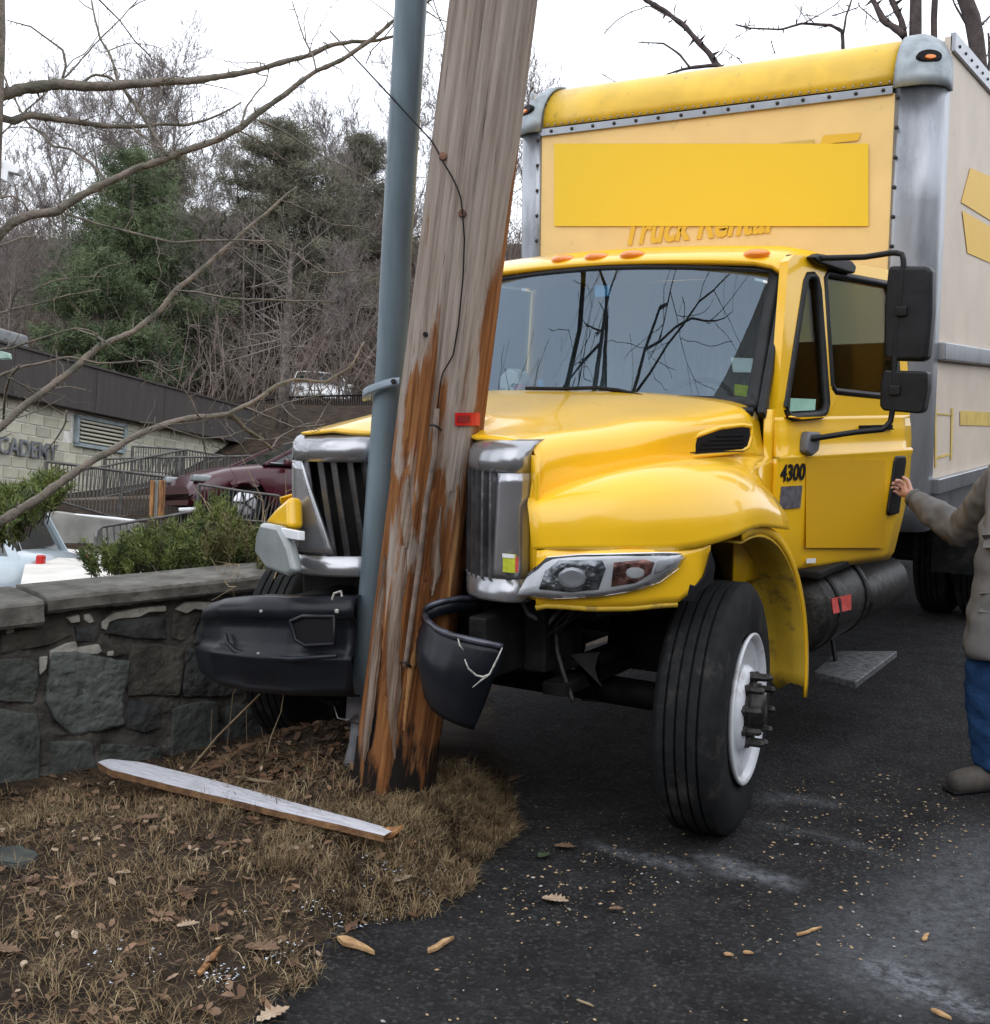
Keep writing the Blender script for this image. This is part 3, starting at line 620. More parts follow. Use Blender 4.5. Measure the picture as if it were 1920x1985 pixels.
# flat square patch, model number, small plate, tiny maker's line
def dpatch(q, m, name, o=.0245, th=.001):
    P = np.array([onplane(x, y, D(.5, 1.3, o), DN) for x, y in q]); return MB().prism(P, DN, th).build(name, K[m], dr)
dpatch([(1563, 891), (1716, 891), (1716, 1062), (1563, 1062)], 'yprint2', 'door_patch')
dpatch([(1515, 943), (1556, 941), (1552, 984), (1511, 987)], 'inkgrey', 'door_badge')
dpatch([(1564, 1083), (1582, 1082), (1582, 1091), (1564, 1092)], 'white', 'small_label')
def text_mesh(txt, size, m, name, par, origin, ex, ey, en, shear=0, extr=.002, bold=.0, align='LEFT', sx=1.0):
    cu = bpy.data.curves.new('t', 'FONT'); cu.body = txt; cu.size = size; cu.shear = shear; cu.extrude = extr; cu.offset = bold; cu.align_x = align; cu.resolution_u = 3
    ob = bpy.data.objects.new('t', cu); COL.objects.link(ob); dg = bpy.context.evaluated_depsgraph_get(); me = bpy.data.meshes.new_from_object(ob.evaluated_get(dg)); bpy.data.objects.remove(ob)
    n = len(me.vertices); a = np.empty(n*3); me.vertices.foreach_get('co', a); a = a.reshape(-1, 3)
    V = np.array(origin)+a[:, :1]*sx*np.array(ex)+a[:, 1:2]*np.array(ey)+a[:, 2:]*np.array(en)
    if par is not None: V = V-org(par)
    me.vertices.foreach_set('co', V.ravel()); me.materials.clear(); me.materials.append(K[m]); me.update(); me.name = name
    o = bpy.data.objects.new(name, me); COL.objects.link(o)
    if par is not None: o.parent = par
    return o
text_mesh('4300', .105, 'ink', 'model_number', dr, onplane(1513, 933, D(.5, 1.3, .026), DN), DS, (0, 0, 1), DN, shear=.12, bold=.002, sx=.95)
text_mesh('INTERNATIONAL', .034, 'ink', 'maker_lettering', dr, D(.70, 1.585, .02), DS, (0, 0, 1), DN, bold=.001, sx=1.15, extr=.012)
# ---- mirrors on a bent tube
def mp(px, py, o, s=None):           # pixel on a plane parallel to the truck's front at given Y
    return onplane(px/.9875, py/.9875, (0, s, 0), np.array([0, 1., 0]))
ym = 1.08
arm = [D(.38, 2.385, .03), mp(1655, 492, 0, 1.12), mp(1712, 483, 0, ym), mp(1727, 486, 0, ym), mp(1731, 500, 0, ym), mp(1727, 560, 0, ym), mp(1714, 660, 0, ym), mp(1711, 770, 0, ym), mp(1706, 806, 0, ym), mp(1692, 822, 0, 1.06), mp(1640, 827, 0, 1.0), D(.20, 1.555, .05)]
ma = MB().tube(interp(arm, 60), .0135, 8).build('mirror_arm', K['black'], T, smooth=True)
P = [D(s_, z, .03) for s_, z in ((.33, 2.355), (.30, 2.39), (.45, 2.405), (.62, 2.40), (.66, 2.37), (.60, 2.345))]
MB().prism([D(s_, z, .0) for s_, z in ((.31, 2.385), (.36, 2.36), (.62, 2.335), (.68, 2.335), (.70, 2.37), (.66, 2.395), (.50, 2.405), (.36, 2.405))], DN, .045).build('mirror_mount', K['black'], T, bevel=.01)
MB().prism([D(s_, z, .01) for s_, z in ((.17, 1.50), (.22, 1.475), (.275, 1.50), (.29, 1.585), (.19, 1.59), (.175, 1.55))], DN, .05).build('mirror_mount', K['grey'], T, bevel=.012)
def head(q, name, th):
    P = np.array([onplane(x/.9875, y/.9875, (0, ym-.01, 0), np.array([0, 1., 0])) for x, y in q])
    o = MB().prism(P, (0, 1, 0), th).build(name, K['black'], T, bevel=.022, segs=4)
    c = P.mean(0); MB().prism(c+(P-c)*.86+np.array([0, th+.001, 0]), (0, 1, 0), .003).build('mirror_glass', K['silver'], o); return o
head([(1700, 508), (1778, 508), (1785, 520), (1784, 600), (1776, 682), (1768, 692), (1697, 690), (1691, 680), (1692, 590)], 'mirror', .10)
head([(1692, 708), (1776, 711), (1776, 745), (1768, 786), (1760, 792), (1690, 786), (1684, 776), (1686, 730)], 'mirror', .09)
for (x, y) in ((1727, 596), (1714, 747)):
    MB().box(mp(x, y, 0, ym-.01), (.05, .03, .045)).build('clamp', K['black'], ma, bevel=.006)

# ---- cargo box
HW, YB, ZT, ZB = 1.32, 2.29, 3.72, 1.17; L_ = 6.6
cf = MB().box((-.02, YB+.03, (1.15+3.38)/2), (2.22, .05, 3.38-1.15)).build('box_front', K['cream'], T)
G = []
for a in np.linspace(0, math.pi/2, 9): G.append([(x, YB+.30-.30*math.cos(a), 3.43+(ZT-3.43)*math.sin(a)) for x in (-1.12, -.4, .4, 1.07)])
cap = MB().grid(refine(G, 1, 2)).build('box_top_cap', K['roofyellow'], T, smooth=True, solid=.01, fix=True)
st_ = MB().box((-.03, YB-.004, 3.395), (2.2, .02, .045)).build('rivet_strip', K['alu'], T, bevel=.003)
rv = MB()
base_r = None
def rivet(loc, r, ax, par, m='hub'):
    global base_r
    b = MB(); b.lathe([(r, 0), (r*.85, r*.5), (r*.35, r*.8)], loc, ax, 6); return b.build('rivet', K[m], par, smooth=True)
r0 = rivet((0, 0, 0), .013, (0, -1, 0), st_); bpy.data.objects.remove(r0)
def rivets(pts, r, ax, par, m='hub'):
    b = MB().lathe([(r, 0), (r*.85, r*.5), (r*.35, r*.8)], (0, 0, 0), ax, 6); me = None
    for i, p in enumerate(pts):
        if me is None: o = b.build('rivet', K[m], None, smooth=True); me = o.data; o.parent = par; o.location = p
        else: c = bpy.data.objects.new('rivet', me); COL.objects.link(c); c.parent = par; c.location = p
rivets([(x, YB-.015, 3.397) for x in np.linspace(-1.05, 1.02, 15)], .012, (0, -1, 0), st_)
rivets([(x, YB-.003, 3.44) for x in np.linspace(-1.08, 1.05, 44)], .007, (0, -1, 0), cap, 'alu')
for s, xi in ((1, 1.08), (-1, -1.13)):
    # rounded corner post in plan, swept vertically
    pl = [(s*abs(xi), YB), (s*(abs(xi)+.03), YB-.012), (s*(HW-.13), YB-.012)]+[(s*(HW-.13+.13*math.sin(a)), YB+.118-.13*math.cos(a)) for a in np.linspace(.2, math.pi/2, 8)]+[(s*(HW+.004), YB+.20), (s*(HW-.002), YB+.205)]
    MB().grid([[(x, y, z) for x, y in pl] for z in (1.0, 1.15, 2.0, 2.8, 3.4)], flip=(s == -1)).build('corner_post', K['alu'], T, smooth=True, solid=.02, fix=True)
    cpst = bpy.data.objects[-1] if 0 else None
    # corner cap: rounded in two directions
    G = []
    for a in np.linspace(0, math.pi/2, 9):
        zz = 3.40+(ZT+.003-3.40)*math.sin(a); k = .30*(1-math.cos(a)); row = []
        for (x, y) in pl:
            t = (y-(YB-.012))/.21; row.append((x-s*.06*(math.sin(a)**3)*(abs(x)-1.08)/.24, y+k*(1-.55*min(1, max(0, t)))-.012*math.cos(a), zz-.05*max(0, abs(x)-1.2)/.12*math.sin(a)))
        G.append(row)
    cc = MB().grid(G, flip=(s == -1)).build('corner_cap', K['alucast'], T, smooth=True, solid=.015, fix=True)
    c = np.array([s*1.235, YB+.035, 3.545]); nn = np.array([s*.5, -.8, .25]); nn /= np.linalg.norm(nn); ex = np.cross([0, 0, 1.], nn); ex /= np.linalg.norm(ex); ey = np.cross(nn, ex)
    hood_ = [c+.068*math.cos(t)*ex+.038*math.sin(t)*ey for t in np.linspace(0, 2*math.pi, 18)[:-1]]
    po = MB().prism(hood_, nn, .035).build('lamp_pocket', K['ink'], cc, bevel=.008)
    MB().prism([c+np.array([0, 0, -.012])+.030*math.cos(t)*ex+.013*math.sin(t)*ey for t in np.linspace(0, 2*math.pi, 12)[:-1]], nn, .05).build('marker_lamp', K['orange'], T, bevel=.004)
    rivets([(s*(abs(xi)+.018), YB-.014, z) for z in np.linspace(1.3, 3.35, 14)], .013, (0, -1, 0), cf)
    rivets([(s*(abs(xi)+.02), YB-.014+.30*(1-math.cos(a)), 3.42+.31*math.sin(a)) for a in np.linspace(.05, 1.35, 12)], .008, (0, -1, 0), cc, 'white')
    rivets([(s*x, YB-.02, 3.405) for x in np.linspace(abs(xi)+.05, HW-.1, 7)], .010, (0, -1, 0), cc, 'hub')
    # side panels and rails
    sp_ = MB().box((s*(HW-.02), YB+.2+L_/2, (ZT+ZB)/2), (.036, L_, ZT-ZB-.06)).build('box_side', K['cream2'], T)
    for z, h, o in ((2.00, .10, .018), (1.245, .09, .020)):
        MB().box((s*(HW+o), YB+.2+L_/2, z), (.05, L_, h)).build('side_rail', K['alu'], sp_, bevel=.008)
    MB().box((s*(HW+.004), YB+.2+L_/2, 3.66), (.03, L_, .10)).build('top_rail', K['alu'], sp_, bevel=.004)
    rivets([(s*(HW+.02), YB+.3+i*.16, 3.655) for i in range(22)], .010, (s, 0, 0), sp_, 'hub')
    MB().box((s*(HW-.04), YB+.2+L_/2, 1.12), (.03, L_, .14)).build('box_skirt', K['alu'], T, bevel=.004)
MB().box((0, YB+.35+L_/2, ZT-.01), (2*HW-.04, L_-.1, .03)).build('box_roof', K['alucast'], T)
MB().box((0, YB+.2+L_, 2.4), (2*HW-.02, .04, 2.5)).build('box_rear', K['cream2'], T)
MB().box((0, YB+.2+L_/2, 1.10), (2*HW-.1, L_, .06)).build('box_floor', K['dark'], T)
# prints on the box
def fpatch(q, m, name, off=.0015, par=cf):
    P = np.array([onplane(x, y, (0, YB-off, 0), np.array([0, 1., 0])) for x, y in q]); return MB().prism(P, (0, -1, 0), .001).build(name, K[m], par)
fpatch([(1075, 278), (1684, 278), (1684, 438), (1075, 438)], 'yprint', 'plain_patch', .0045)
fpatch([(1597, 262), (1670, 256), (1664, 272), (1590, 280)], 'yletter', 'letter_bar')
fpatch([(1515, 276), (1580, 270), (1576, 282), (1510, 282)], 'ypale', 'letter_bar')
P0 = onplane(1206, 474, (0, YB, 0), np.array([0, 1., 0])); P1 = onplane(1524, 446, (0, YB, 0), np.array([0, 1., 0])); exx = (P1-P0)/np.linalg.norm(P1-P0)
text_mesh('Truck Rental', .235, 'yletter', 'lettering', cf, P0+np.array([0, -.0015, 0]), exx, (0, 0, 1), (0, -1, 0), shear=.28, bold=.007, sx=1.0/ (0.235*5.75)*np.linalg.norm(P1-P0), extr=.001)
def spatch(q, m, name, off=.004):
    P = np.array([onplane(x, y, (HW+off-.002, 0, 0), np.array([1., 0, 0])) for x, y in q]); return MB().prism(P, (1, 0, 0), .001).build(name, K[m], SP)
SP = [o for o in T.children if o.name.startswith('box_side')][0]
spatch([(1882, 325), (1990, 372), (1990, 470), (1864, 392)], 'yletter', 'side_print')
spatch([(1866, 408), (1990, 478), (1990, 540), (1876, 490)], 'yletter', 'side_print')
spatch([(1862, 796), (1935, 800), (1935, 826), (1862, 824)], 'ypale', 'side_print')
for q in ([(1813, 785), (1816, 785), (1816, 905), (1813, 907)], [(1845, 790), (1849, 790), (1846, 890), (1843, 892)], [(1816, 800), (1846, 803), (1846, 806), (1816, 803)], [(1816, 885), (1843, 878), (1843, 882), (1816, 890)]): spatch(q, 'ypale', 'side_print')

# ---- chassis, axles, engine block, tanks, step
for x in (-.43, .43): MB().box((x, 3.9, .80), (.08, 9.4, .24)).build('frame_rail', K['dark'], T, bevel=.01)
MB().lathe([(.03, -1), (.06, -.95), (.06, .95), (.03, 1)], (0, 0, .50), (1, 0, 0), 10).build('front_axle', K['dark'], T, smooth=True)
MB().box((0, .05, 1.08), (.62, .9, .66)).box((.25, -.1, .8), (.3, .5, .4)).box((-.2, -.45, 1.0), (1.0, .12, .8)).build('engine', K['dark'], T, bevel=.03)
MB().tube([(-.2, -.25, .98), (.3, -.42, .95), (.62, -.3, .9), (.66, 0, .85)], .035, 8).build('radiator_hose', K['rubber'], T, smooth=True)
MB().tube([(.45, -.45, .95), (.55, -.5, .88), (.52, -.47, .72), (.6, -.35, .6)], .018, 8).build('bent_bracket', K['hub'], T, smooth=True)
MB().box((.52, -.38, .80), (.10, .30, .26)).box((.62, -.34, .93), (.22, .16, .10)).build('bumper_bracket', K['dark'], T, bevel=.01)
MB().tube([(.44, -.5, .95), (.50, -.54, .90), (.56, -.5, .86), (.60, -.46, .92)], .012, 6).build('loose_pipe', K['grey'], T, smooth=True)
for x in (-.62, .62): MB().box((x, .05, .62), (.10, 1.2, .05)).box((x, .05, .68), (.10, .8, .04)).build('leaf_spring', K['dark'], T, bevel=.005)
for s in (1, -1):
    MB().grid([[(s*x, .35+.33*math.cos(a), .5+.62*math.sin(a)) for x in (.55, .86)] for a in np.linspace(math.pi*.95, .02, 12)]).build('splash_guard', K['dark'], T, smooth=True, solid=.01, fix=False)
def cyl(x, y0, y1, z, r, name, m, par=T):
    h = y1-y0; return MB().lathe([(r*.55, 0), (r*.93, .015), (r, .05), (r, h-.05), (r*.93, h-.015), (r*.55, h)], (x, y0, z), (0, 1, 0), 28).build(name, K[m], par, smooth=True)
c1 = cyl(1.0, .98, 1.75, .72, .215, 'tank', 'hub'); c2 = cyl(1.02, 1.9, 2.75, .66, .15, 'tank', 'hub')
for y in (1.15, 1.62): MB().lathe([(.222, 0), (.222, .035)], (1.0, y, .72), (0, 1, 0), 28).build('tank_strap', K['dark'], c1, smooth=False)
q = [(1612, 1160), (1650, 1152), (1650, 1182), (1616, 1190)]
P = []
for x, y in q:
    r = CW+CR*(x-960)/F_PX-CU*(y-992.5)/F_PX; A = r[0]**2+r[2]**2; B = 2*(r[0]*(CAM[0]-1.0)+r[2]*(CAM[2]-.72)); Cc = (CAM[0]-1.0)**2+(CAM[2]-.72)**2-.219**2
    disc = B*B-4*A*Cc; P.append(CAM+r*((-B-math.sqrt(max(disc, 0)))/(2*A)))
MB().add(P, [(0, 1, 2, 3)]).build('tank_label', K['redlabel'], c1, solid=.003)
MB().box((1.02, 1.5, .93), (.35, 1.2, .04)).box((.9, 1.5, .85), (.2, .9, .14)).build('tank_bracket', K['dark'], T, bevel=.01)
sg = MB().prism([onplane(x, y, (0, 0, .36), np.array([0, 0, 1.])) for x, y in ((1578, 1302), (1625, 1262), (1740, 1262), (1660, 1322))], (0, 0, -1), .035).build('step', mat('tread_plate', (.20, .205, .21), .5, metal=.5, var=.25, scale=30, bump=.4, bscale=80), T, bevel=.004)
for y in (1.15, 1.7): MB().bar((1.05, y, .36), (1.0, y, .62), .04, .012).build('step_bracket', K['dark'], T)
R9 = np.random.RandomState(17)
for k in range(9):
    p0 = np.array([R9.uniform(.15, .7), R9.uniform(-.52, -.3), R9.uniform(.62, .98)]); pts_ = [p0]; d_ = R9.randn(3)
    for _ in range(5): d_ = d_*.6+R9.randn(3)*np.array([1, .4, 1]); pts_.append(np.clip(pts_[-1]+d_*.05, [.05, -.58, .5], [.85, -.2, .98]))
    MB().tube(interp(pts_, 24), R9.uniform(.004, .013), 6).build('torn_hose', K[('rubber', 'black', 'hub')[k % 3]], T, smooth=True)
for k in range(5):
    c_ = np.array([R9.uniform(.2, .75), R9.uniform(-.5, -.35), R9.uniform(.55, .95)]); MB().prism([c_+R9.randn(3)*np.array([.06, .02, .05]) for _ in range(5)], (.0, 1, 0), .01).build('torn_bracket', K['dark'], T, bevel=.002)
# ---- wheels
def wheel(x, y, s, steer=0, dual=False, name='front_wheel'):
    ax = np.array([s*math.cos(steer), -s*math.sin(steer) if 0 else -math.sin(steer), 0]); o = np.array([x, y, .505]); R0 = .505
    prof = [(.285, -.115), (.30, -.135), (.38, -.150), (.44, -.148), (.475, -.135), (.495, -.118)]
    g = lambda a, b_: [(R0, a), (R0, b_-.006), (R0-.016, b_-.004), (R0-.016, b_+.004), (R0, b_+.006)]
    prof += [(.502, -.112)]
    for a, b_ in ((-.105, -.075), (-.06, -.028), (-.012, .020), (.034, .066)): prof += g(a, b_)
    prof += [(R0, .105), (.502, .112), (.495, .118), (.488, .124), (.478, .134), (.44, .148), (.40, .152), (.36, .150), (.30, .138), (.285, .118)]
    prof = [(a_, b_*.88) for a_, b_ in prof]
    t = MB().lathe(prof, o, ax, 56, closed=True).build(name, K['rubber'], T, smooth=True, fix=True)
    m = t.modifiers.new('e', 'EDGE_SPLIT'); m.split_angle = rad(40)
    if s > 0 or True:
        rp = [(.285, .118), (.302, .132), (.305, .142), (.296, .146), (.283, .130), (.262, .105), (.250, .06), (.243, .02), (.235, .0), (.225, .02), (.20, .075), (.165, .135), (.150, .145), (.02, .145)]
        rim = MB().lathe(rp, o, ax, 48).build('rim', K['rim'], t, smooth=True)
        u = np.cross(ax, [0, 0, 1.]); u /= np.linalg.norm(u); w = np.array([0, 0, 1.])
        for k in range(5):
            a = 2*math.pi*k/5+.55; d = u*math.cos(a)+w*math.sin(a); c = o+ax*.077+d*.205; tn = np.cross(ax, d)
            slope = ax*.8-d*.0; nn = ax*.45+d*.6; nn /= np.linalg.norm(nn); e = np.cross(nn, tn)
            MB().prism([c+nn*.004+.030*math.cos(q_)*tn+.024*math.sin(q_)*e for q_ in np.linspace(0, 2*math.pi, 14)[:-1]], nn, .003).build('hand_hole', K['ink'], t)
        MB().lathe([(.125, .13), (.125, .150), (.085, .155), (.075, .165), (.070, .195), (.04, .205), (.0, .206)], o, ax, 28).build('hub', K['hub'], t, smooth=True)
        for k in range(10):
            a = 2*math.pi*k/10+.2; d = u*math.cos(a)+w*math.sin(a); c = o+d*.136
            MB().lathe([(.022, .138), (.022, .158), (.015, .161), (.015, .205), (.008, .216)], c, ax, 6).build('wheel_nut', K['hub'], t)
    return t
wheel(1.062, 0, 1, rad(-8)); wheel(-1.035, 0, -1, rad(8))
for s in (1, -1):
    for dx in (0, -.31): wheel(s*(1.06+dx), 5.6, s, 0, name='rear_wheel')
MB().box((0, 5.6, .52), (1.6, .22, .24)).build('rear_axle', K['dark'], T, bevel=.05)
MB().box((1.1, 4.75, .75), (.5, .02, .62)).build('mud_flap', K['rubber'], T)
MB().box((-1.1, 4.75, .75), (.5, .02, .62)).build('mud_flap', K['rubber'], T)

# ---- torn bumper (still hanging on the truck)
def bsheet(path, zlo, zhi, name, bul=.05, n=14, rows=9, topin=.05):
    P = interp(path, n); t = np.gradient(P[:, :2], axis=0); t /= np.linalg.norm(t, axis=1)[:, None]; nn = np.stack([t[:, 1], -t[:, 0]], 1)
    return P, nn
# left piece: seen from outside, wraps from the wall side to the conduit
LP = [(-1.30, -.36, .43, .60), (-1.20, -.60, .45, .71), (-1.05, -.79, .47, .81), (-.84, -.90, .48, .87), (-.62, -.94, .49, .905), (-.40, -.92, .50, .92), (-.15, -.82, .51, .93)]
P = interp(LP, 40); t = np.gradient(P[:, :2], axis=0); t /= np.linalg.norm(t, axis=1)[:, None]; nn = np.stack([t[:, 1], -t[:, 0]], 1)
G = []
for i in range(40):
    x, y, z0, z1 = P[i]; nx, ny = nn[i]; f = i/39; row = []
    # profile: bottom tuck, lower band, ridge, recessed fog-lamp pocket, top lip
    k = sstep(.25, .45, f)
    for h, o in ((0, -.10), (.04, -.03), (.14, .0), (.33, .012), (.40, .016), (.44, .020), (.48, -.005*0+.012-.030*k), (.56, .008-.036*k), (.68, .0-.038*k), (.76, -.006-.038*k), (.80, -.012-.012*k), (.84, -.012), (.93, -.022), (1.0, -.05), (1.0, -.12)):
        z = z0+(z1-z0)*h; row.append((x+nx*o, y+ny*o, z))
    G.append(row)
lb = MB().grid(G).build('bumper', K['bumper'], T, smooth=True, solid=.008, fix=True, label='left piece of the torn black bumper wedged against the stone wall')
# fog lamp opening and its frame
def bpt(px, py, off=.0):
    n0 = np.array([-.05, -1, 0]); return onplane(px/.9875, py/.9875, (-.5, -.93+.02-off, .65), n0)
op = [(556, 1190), (580, 1180), (640, 1180), (641, 1233), (585, 1236), (566, 1225)]
MB().prism([bpt(x, y, .0) for x, y in op], (0, -.004, 0), 1).build('fog_lamp_opening', K['ink'], lb)
q = [bpt(x, y, .006) for x, y in op]; q.append(q[0]); MB().tube(q, .009, 5, cap=False).build('opening_frame', K['bumper'], lb, smooth=True)
for x, y, w_ in ((500, 1170, .012), (495, 1252, .014), (645, 1170, .016)):
    MB().box(bpt(x, y, .03), (w_, .012, w_)).build('scrape', K['scuff'], lb, bevel=.004)
MB().tube([bpt(636, 1148, .02), bpt(640, 1136, .02), bpt(653, 1132, .02), bpt(655, 1142, .02)], .005, 5).build('loose_clip', K['scuff'], lb)
MB().tube([bpt(432, 1213, .0), bpt(436, 1232, .02), bpt(452, 1248, .035), bpt(490, 1258, .03), bpt(560, 1262, .02), bpt(645, 1256, .02)], [.006, .010, .012, .012, .011, .009], 6).build('bumper_ridge', K['bumper'], lb, smooth=True)
# right piece: folded back round the pole, a short curved apron open at the top
def q3(px, py, dep): return dz(px, py, dep)
rows = []
dep_t = [(812, 1172, 4.62), (818, 1190, 4.50), (838, 1207, 4.42), (868, 1219, 4.36), (905, 1228, 4.33), (940, 1235, 4.32), (962, 1240, 4.33)]
dep_b = [(808, 1310, 4.62), (812, 1335, 4.52), (825, 1358, 4.46), (845, 1374, 4.42), (870, 1386, 4.40), (892, 1394, 4.40), (907, 1398, 4.42)]
A_ = interp([q3(*p) for p in dep_t], 22); B_ = interp([q3(*p) for p in dep_b], 22)
G = []
for i in range(22):
    row = []
    for j, h in enumerate(np.linspace(0, 1, 12)):
        p = A_[i]*(1-h)+B_[i]*h; f = i/21
        out = .055*math.sin(math.pi*min(1, h*1.15))*math.sin(math.pi*min(1, .15+f*.7))
        p = p-CW*out*.7+CR*(-.03*math.sin(math.pi*h)*(1-f)+.03*math.sin(math.pi*h*1.0)*f*(1 if h < .35 else .3))
        row.append(p)
    G.append(row)
rb = MB().grid(G).build('bumper', K['bumper'], T, smooth=True, solid=.010, fix=True, label='folded right piece of the torn black bumper beside the pole')
MB().tube(A_+np.array([0, 0, .004]), .012, 7).build('bumper_lip', K['bumperlip'], rb, smooth=True)
bk_ = [q3(812, 1174, 4.60), q3(820, 1162, 4.56), q3(846, 1153, 4.56), q3(880, 1147, 4.60), q3(925, 1148, 4.66)]
MB().tube(interp(bk_, 14)+np.array([0, 0, .004]), .011, 7).build('bumper_lip', K['bumperlip'], rb, smooth=True)
MB().grid([[p, p+np.array([0, 0, -.05])] for p in interp(bk_, 8)]).build('bumper_return', K['bumper'], rb, smooth=True, solid=.01)
for pts in ([(877, 1222), (880, 1235), (888, 1245)], [(890, 1262), (897, 1280), (912, 1293), (925, 1296), (938, 1290)], [(962, 1240), (952, 1262), (938, 1290), (922, 1302), (905, 1316)]):
    MB().tube([q3(x, y, 4.27 if y < 1290 else 4.29) for x, y in pts], [.003]+[.0055]*(len(pts)-2)+[.002], 5, sq=.6).build('scrape', K['scuff'], rb, smooth=True)
# ================================================================== UTILITY POLE, CONDUIT
def frame(o, z, xh):
    z = np.array(z, float); z /= np.linalg.norm(z); x = np.array(xh, float); x -= z*x.dot(z); x /= np.linalg.norm(x); y = np.cross(z, x)
    return Matrix(((x[0], y[0], z[0], o[0]), (x[1], y[1], z[1], o[1]), (x[2], y[2], z[2], o[2]), (0, 0, 0, 1))), np.array([x, y, z])
PB, PT = W(763, 1526, 4.86), W(956, 0, 4.42)
pm, pf = frame(PB, PT-PB, CR)
def loc2(p): return pf@(np.array(p)-PB)
pole = empty('utility_pole', (0, 0, 0), 'leaning weathered wooden utility pole with its bark-brown foot splintered by the truck', 'utility pole')
pole.matrix_world = pm
def lbuild(b, name, m, par, **k): o = b.build(name, m, None, **k); o.parent = par; return o
PL = 10.5
def polemat():
    m = bpy.data.materials.new('weathered_pole_wood'); m.use_nodes = True; N = m.node_tree.nodes; L = m.node_tree.links; b = N['Principled BSDF']
    b.inputs['Roughness'].default_value = .85; b.inputs['Specular IOR Level'].default_value = .2
    t = N.new('ShaderNodeTexCoord')
    def mapn(sc): q = N.new('ShaderNodeMapping'); q.inputs['Scale'].default_value = sc; L.new(t.outputs['Object'], q.inputs[0]); return q.outputs[0]
    def noise(v, s_, d=8, r=.6, w=0):
        n = N.new('ShaderNodeTexNoise'); n.inputs['Scale'].default_value = s_; n.inputs['Detail'].default_value = d; n.inputs['Roughness'].default_value = r; n.inputs['Distortion'].default_value = w; L.new(v, n.inputs[0]); return n.outputs[0]
    def ramp(i, *st):
        r = N.new('ShaderNodeValToRGB'); e = r.color_ramp.elements
        while len(e) < len(st): e.new(.5)
        for q, (p, c) in zip(e, st): q.position = p; q.color = (*c, 1)
        L.new(i, r.inputs[0]); return r.outputs[0]
    def mx(f, A, B):
        x = N.new('ShaderNodeMix'); x.data_type = 'RGBA'; L.new(f, x.inputs[0]); L.new(A, x.inputs[6]); L.new(B, x.inputs[7]); return x.outputs[2]
    def mt(op, a, c):
        n = N.new('ShaderNodeMath'); n.operation = op; n.use_clamp = False
        for i, v in enumerate((a, c)):
            if isinstance(v, (int, float)): n.inputs[i].default_value = v
            else: L.new(v, n.inputs[i])
        return n.outputs[0]
    g1 = noise(mapn((14, 14, .55)), 3, 10, .65, .3); g2 = noise(mapn((40, 40, .9)), 3, 6, .6, .2); g3 = noise(mapn((3.2, 3.2, .55)), 2.2, 5, .6, .6)
    grey = ramp(g1, (.22, (.13, .10, .085)), (.42, (.29, .235, .195)), (.58, (.39, .33, .285)), (.8, (.50, .44, .39)))
    brown = ramp(g1, (.25, (.045, .015, .006)), (.42, (.16, .058, .019)), (.6, (.31, .135, .048)), (.8, (.50, .28, .125)))
    sx = N.new('ShaderNodeSeparateXYZ'); L.new(t.outputs['Object'], sx.inputs[0])
    mr = N.new('ShaderNodeMapRange'); L.new(sx.outputs[2], mr.inputs[0]); mr.inputs[1].default_value = 2.7; mr.inputs[2].default_value = .5; mr.inputs[3].default_value = -.24; mr.inputs[4].default_value = .19
    side = N.new('ShaderNodeMapRange'); L.new(sx.outputs[0], side.inputs[0]); side.inputs[1].default_value = .10; side.inputs[2].default_value = .165; side.inputs[3].default_value = 0; side.inputs[4].default_value = .22
    v = mt('ADD', mt('ADD', g3, mr.outputs[0]), side.outputs[0])
    k = ramp(v, (.50, (0, 0, 0)), (.56, (1, 1, 1)))
    c = mx(k, grey, brown)
    crk = ramp(g2, (.33, (1, 1, 1)), (.38, (0, 0, 0))); dk = N.new('ShaderNodeRGB'); dk.outputs[0].default_value = (.045, .035, .028, 1)
    c = mx(mt('MULTIPLY', crk, .75), c, dk.outputs[0])
    ch = N.new('ShaderNodeMapRange'); L.new(mt('SUBTRACT', sx.outputs[2], mt('MULTIPLY', noise(mapn((7, 7, 1.3)), 2, 6), 1.5)), ch.inputs[0]); ch.inputs[1].default_value = -.50; ch.inputs[2].default_value = -.66
    bk = N.new('ShaderNodeRGB'); bk.outputs[0].default_value = (.012, .009, .008, 1)
    c = mx(ch.outputs[0], c, bk.outputs[0]); L.new(c, b.inputs['Base Color'])
    bp = N.new('ShaderNodeBump'); bp.inputs['Strength'].default_value = .7; bp.inputs['Distance'].default_value = .012; L.new(mt('ADD', g1, g2), bp.inputs['Height']); L.new(bp.outputs[0], b.inputs['Normal'])
    return m
K['pole'] = polemat()
zs = np.r_[np.linspace(-.35, 3.4, 150), np.linspace(3.6, PL, 25)]; n = 72; an = np.arange(n)*2*math.pi/n; V = []
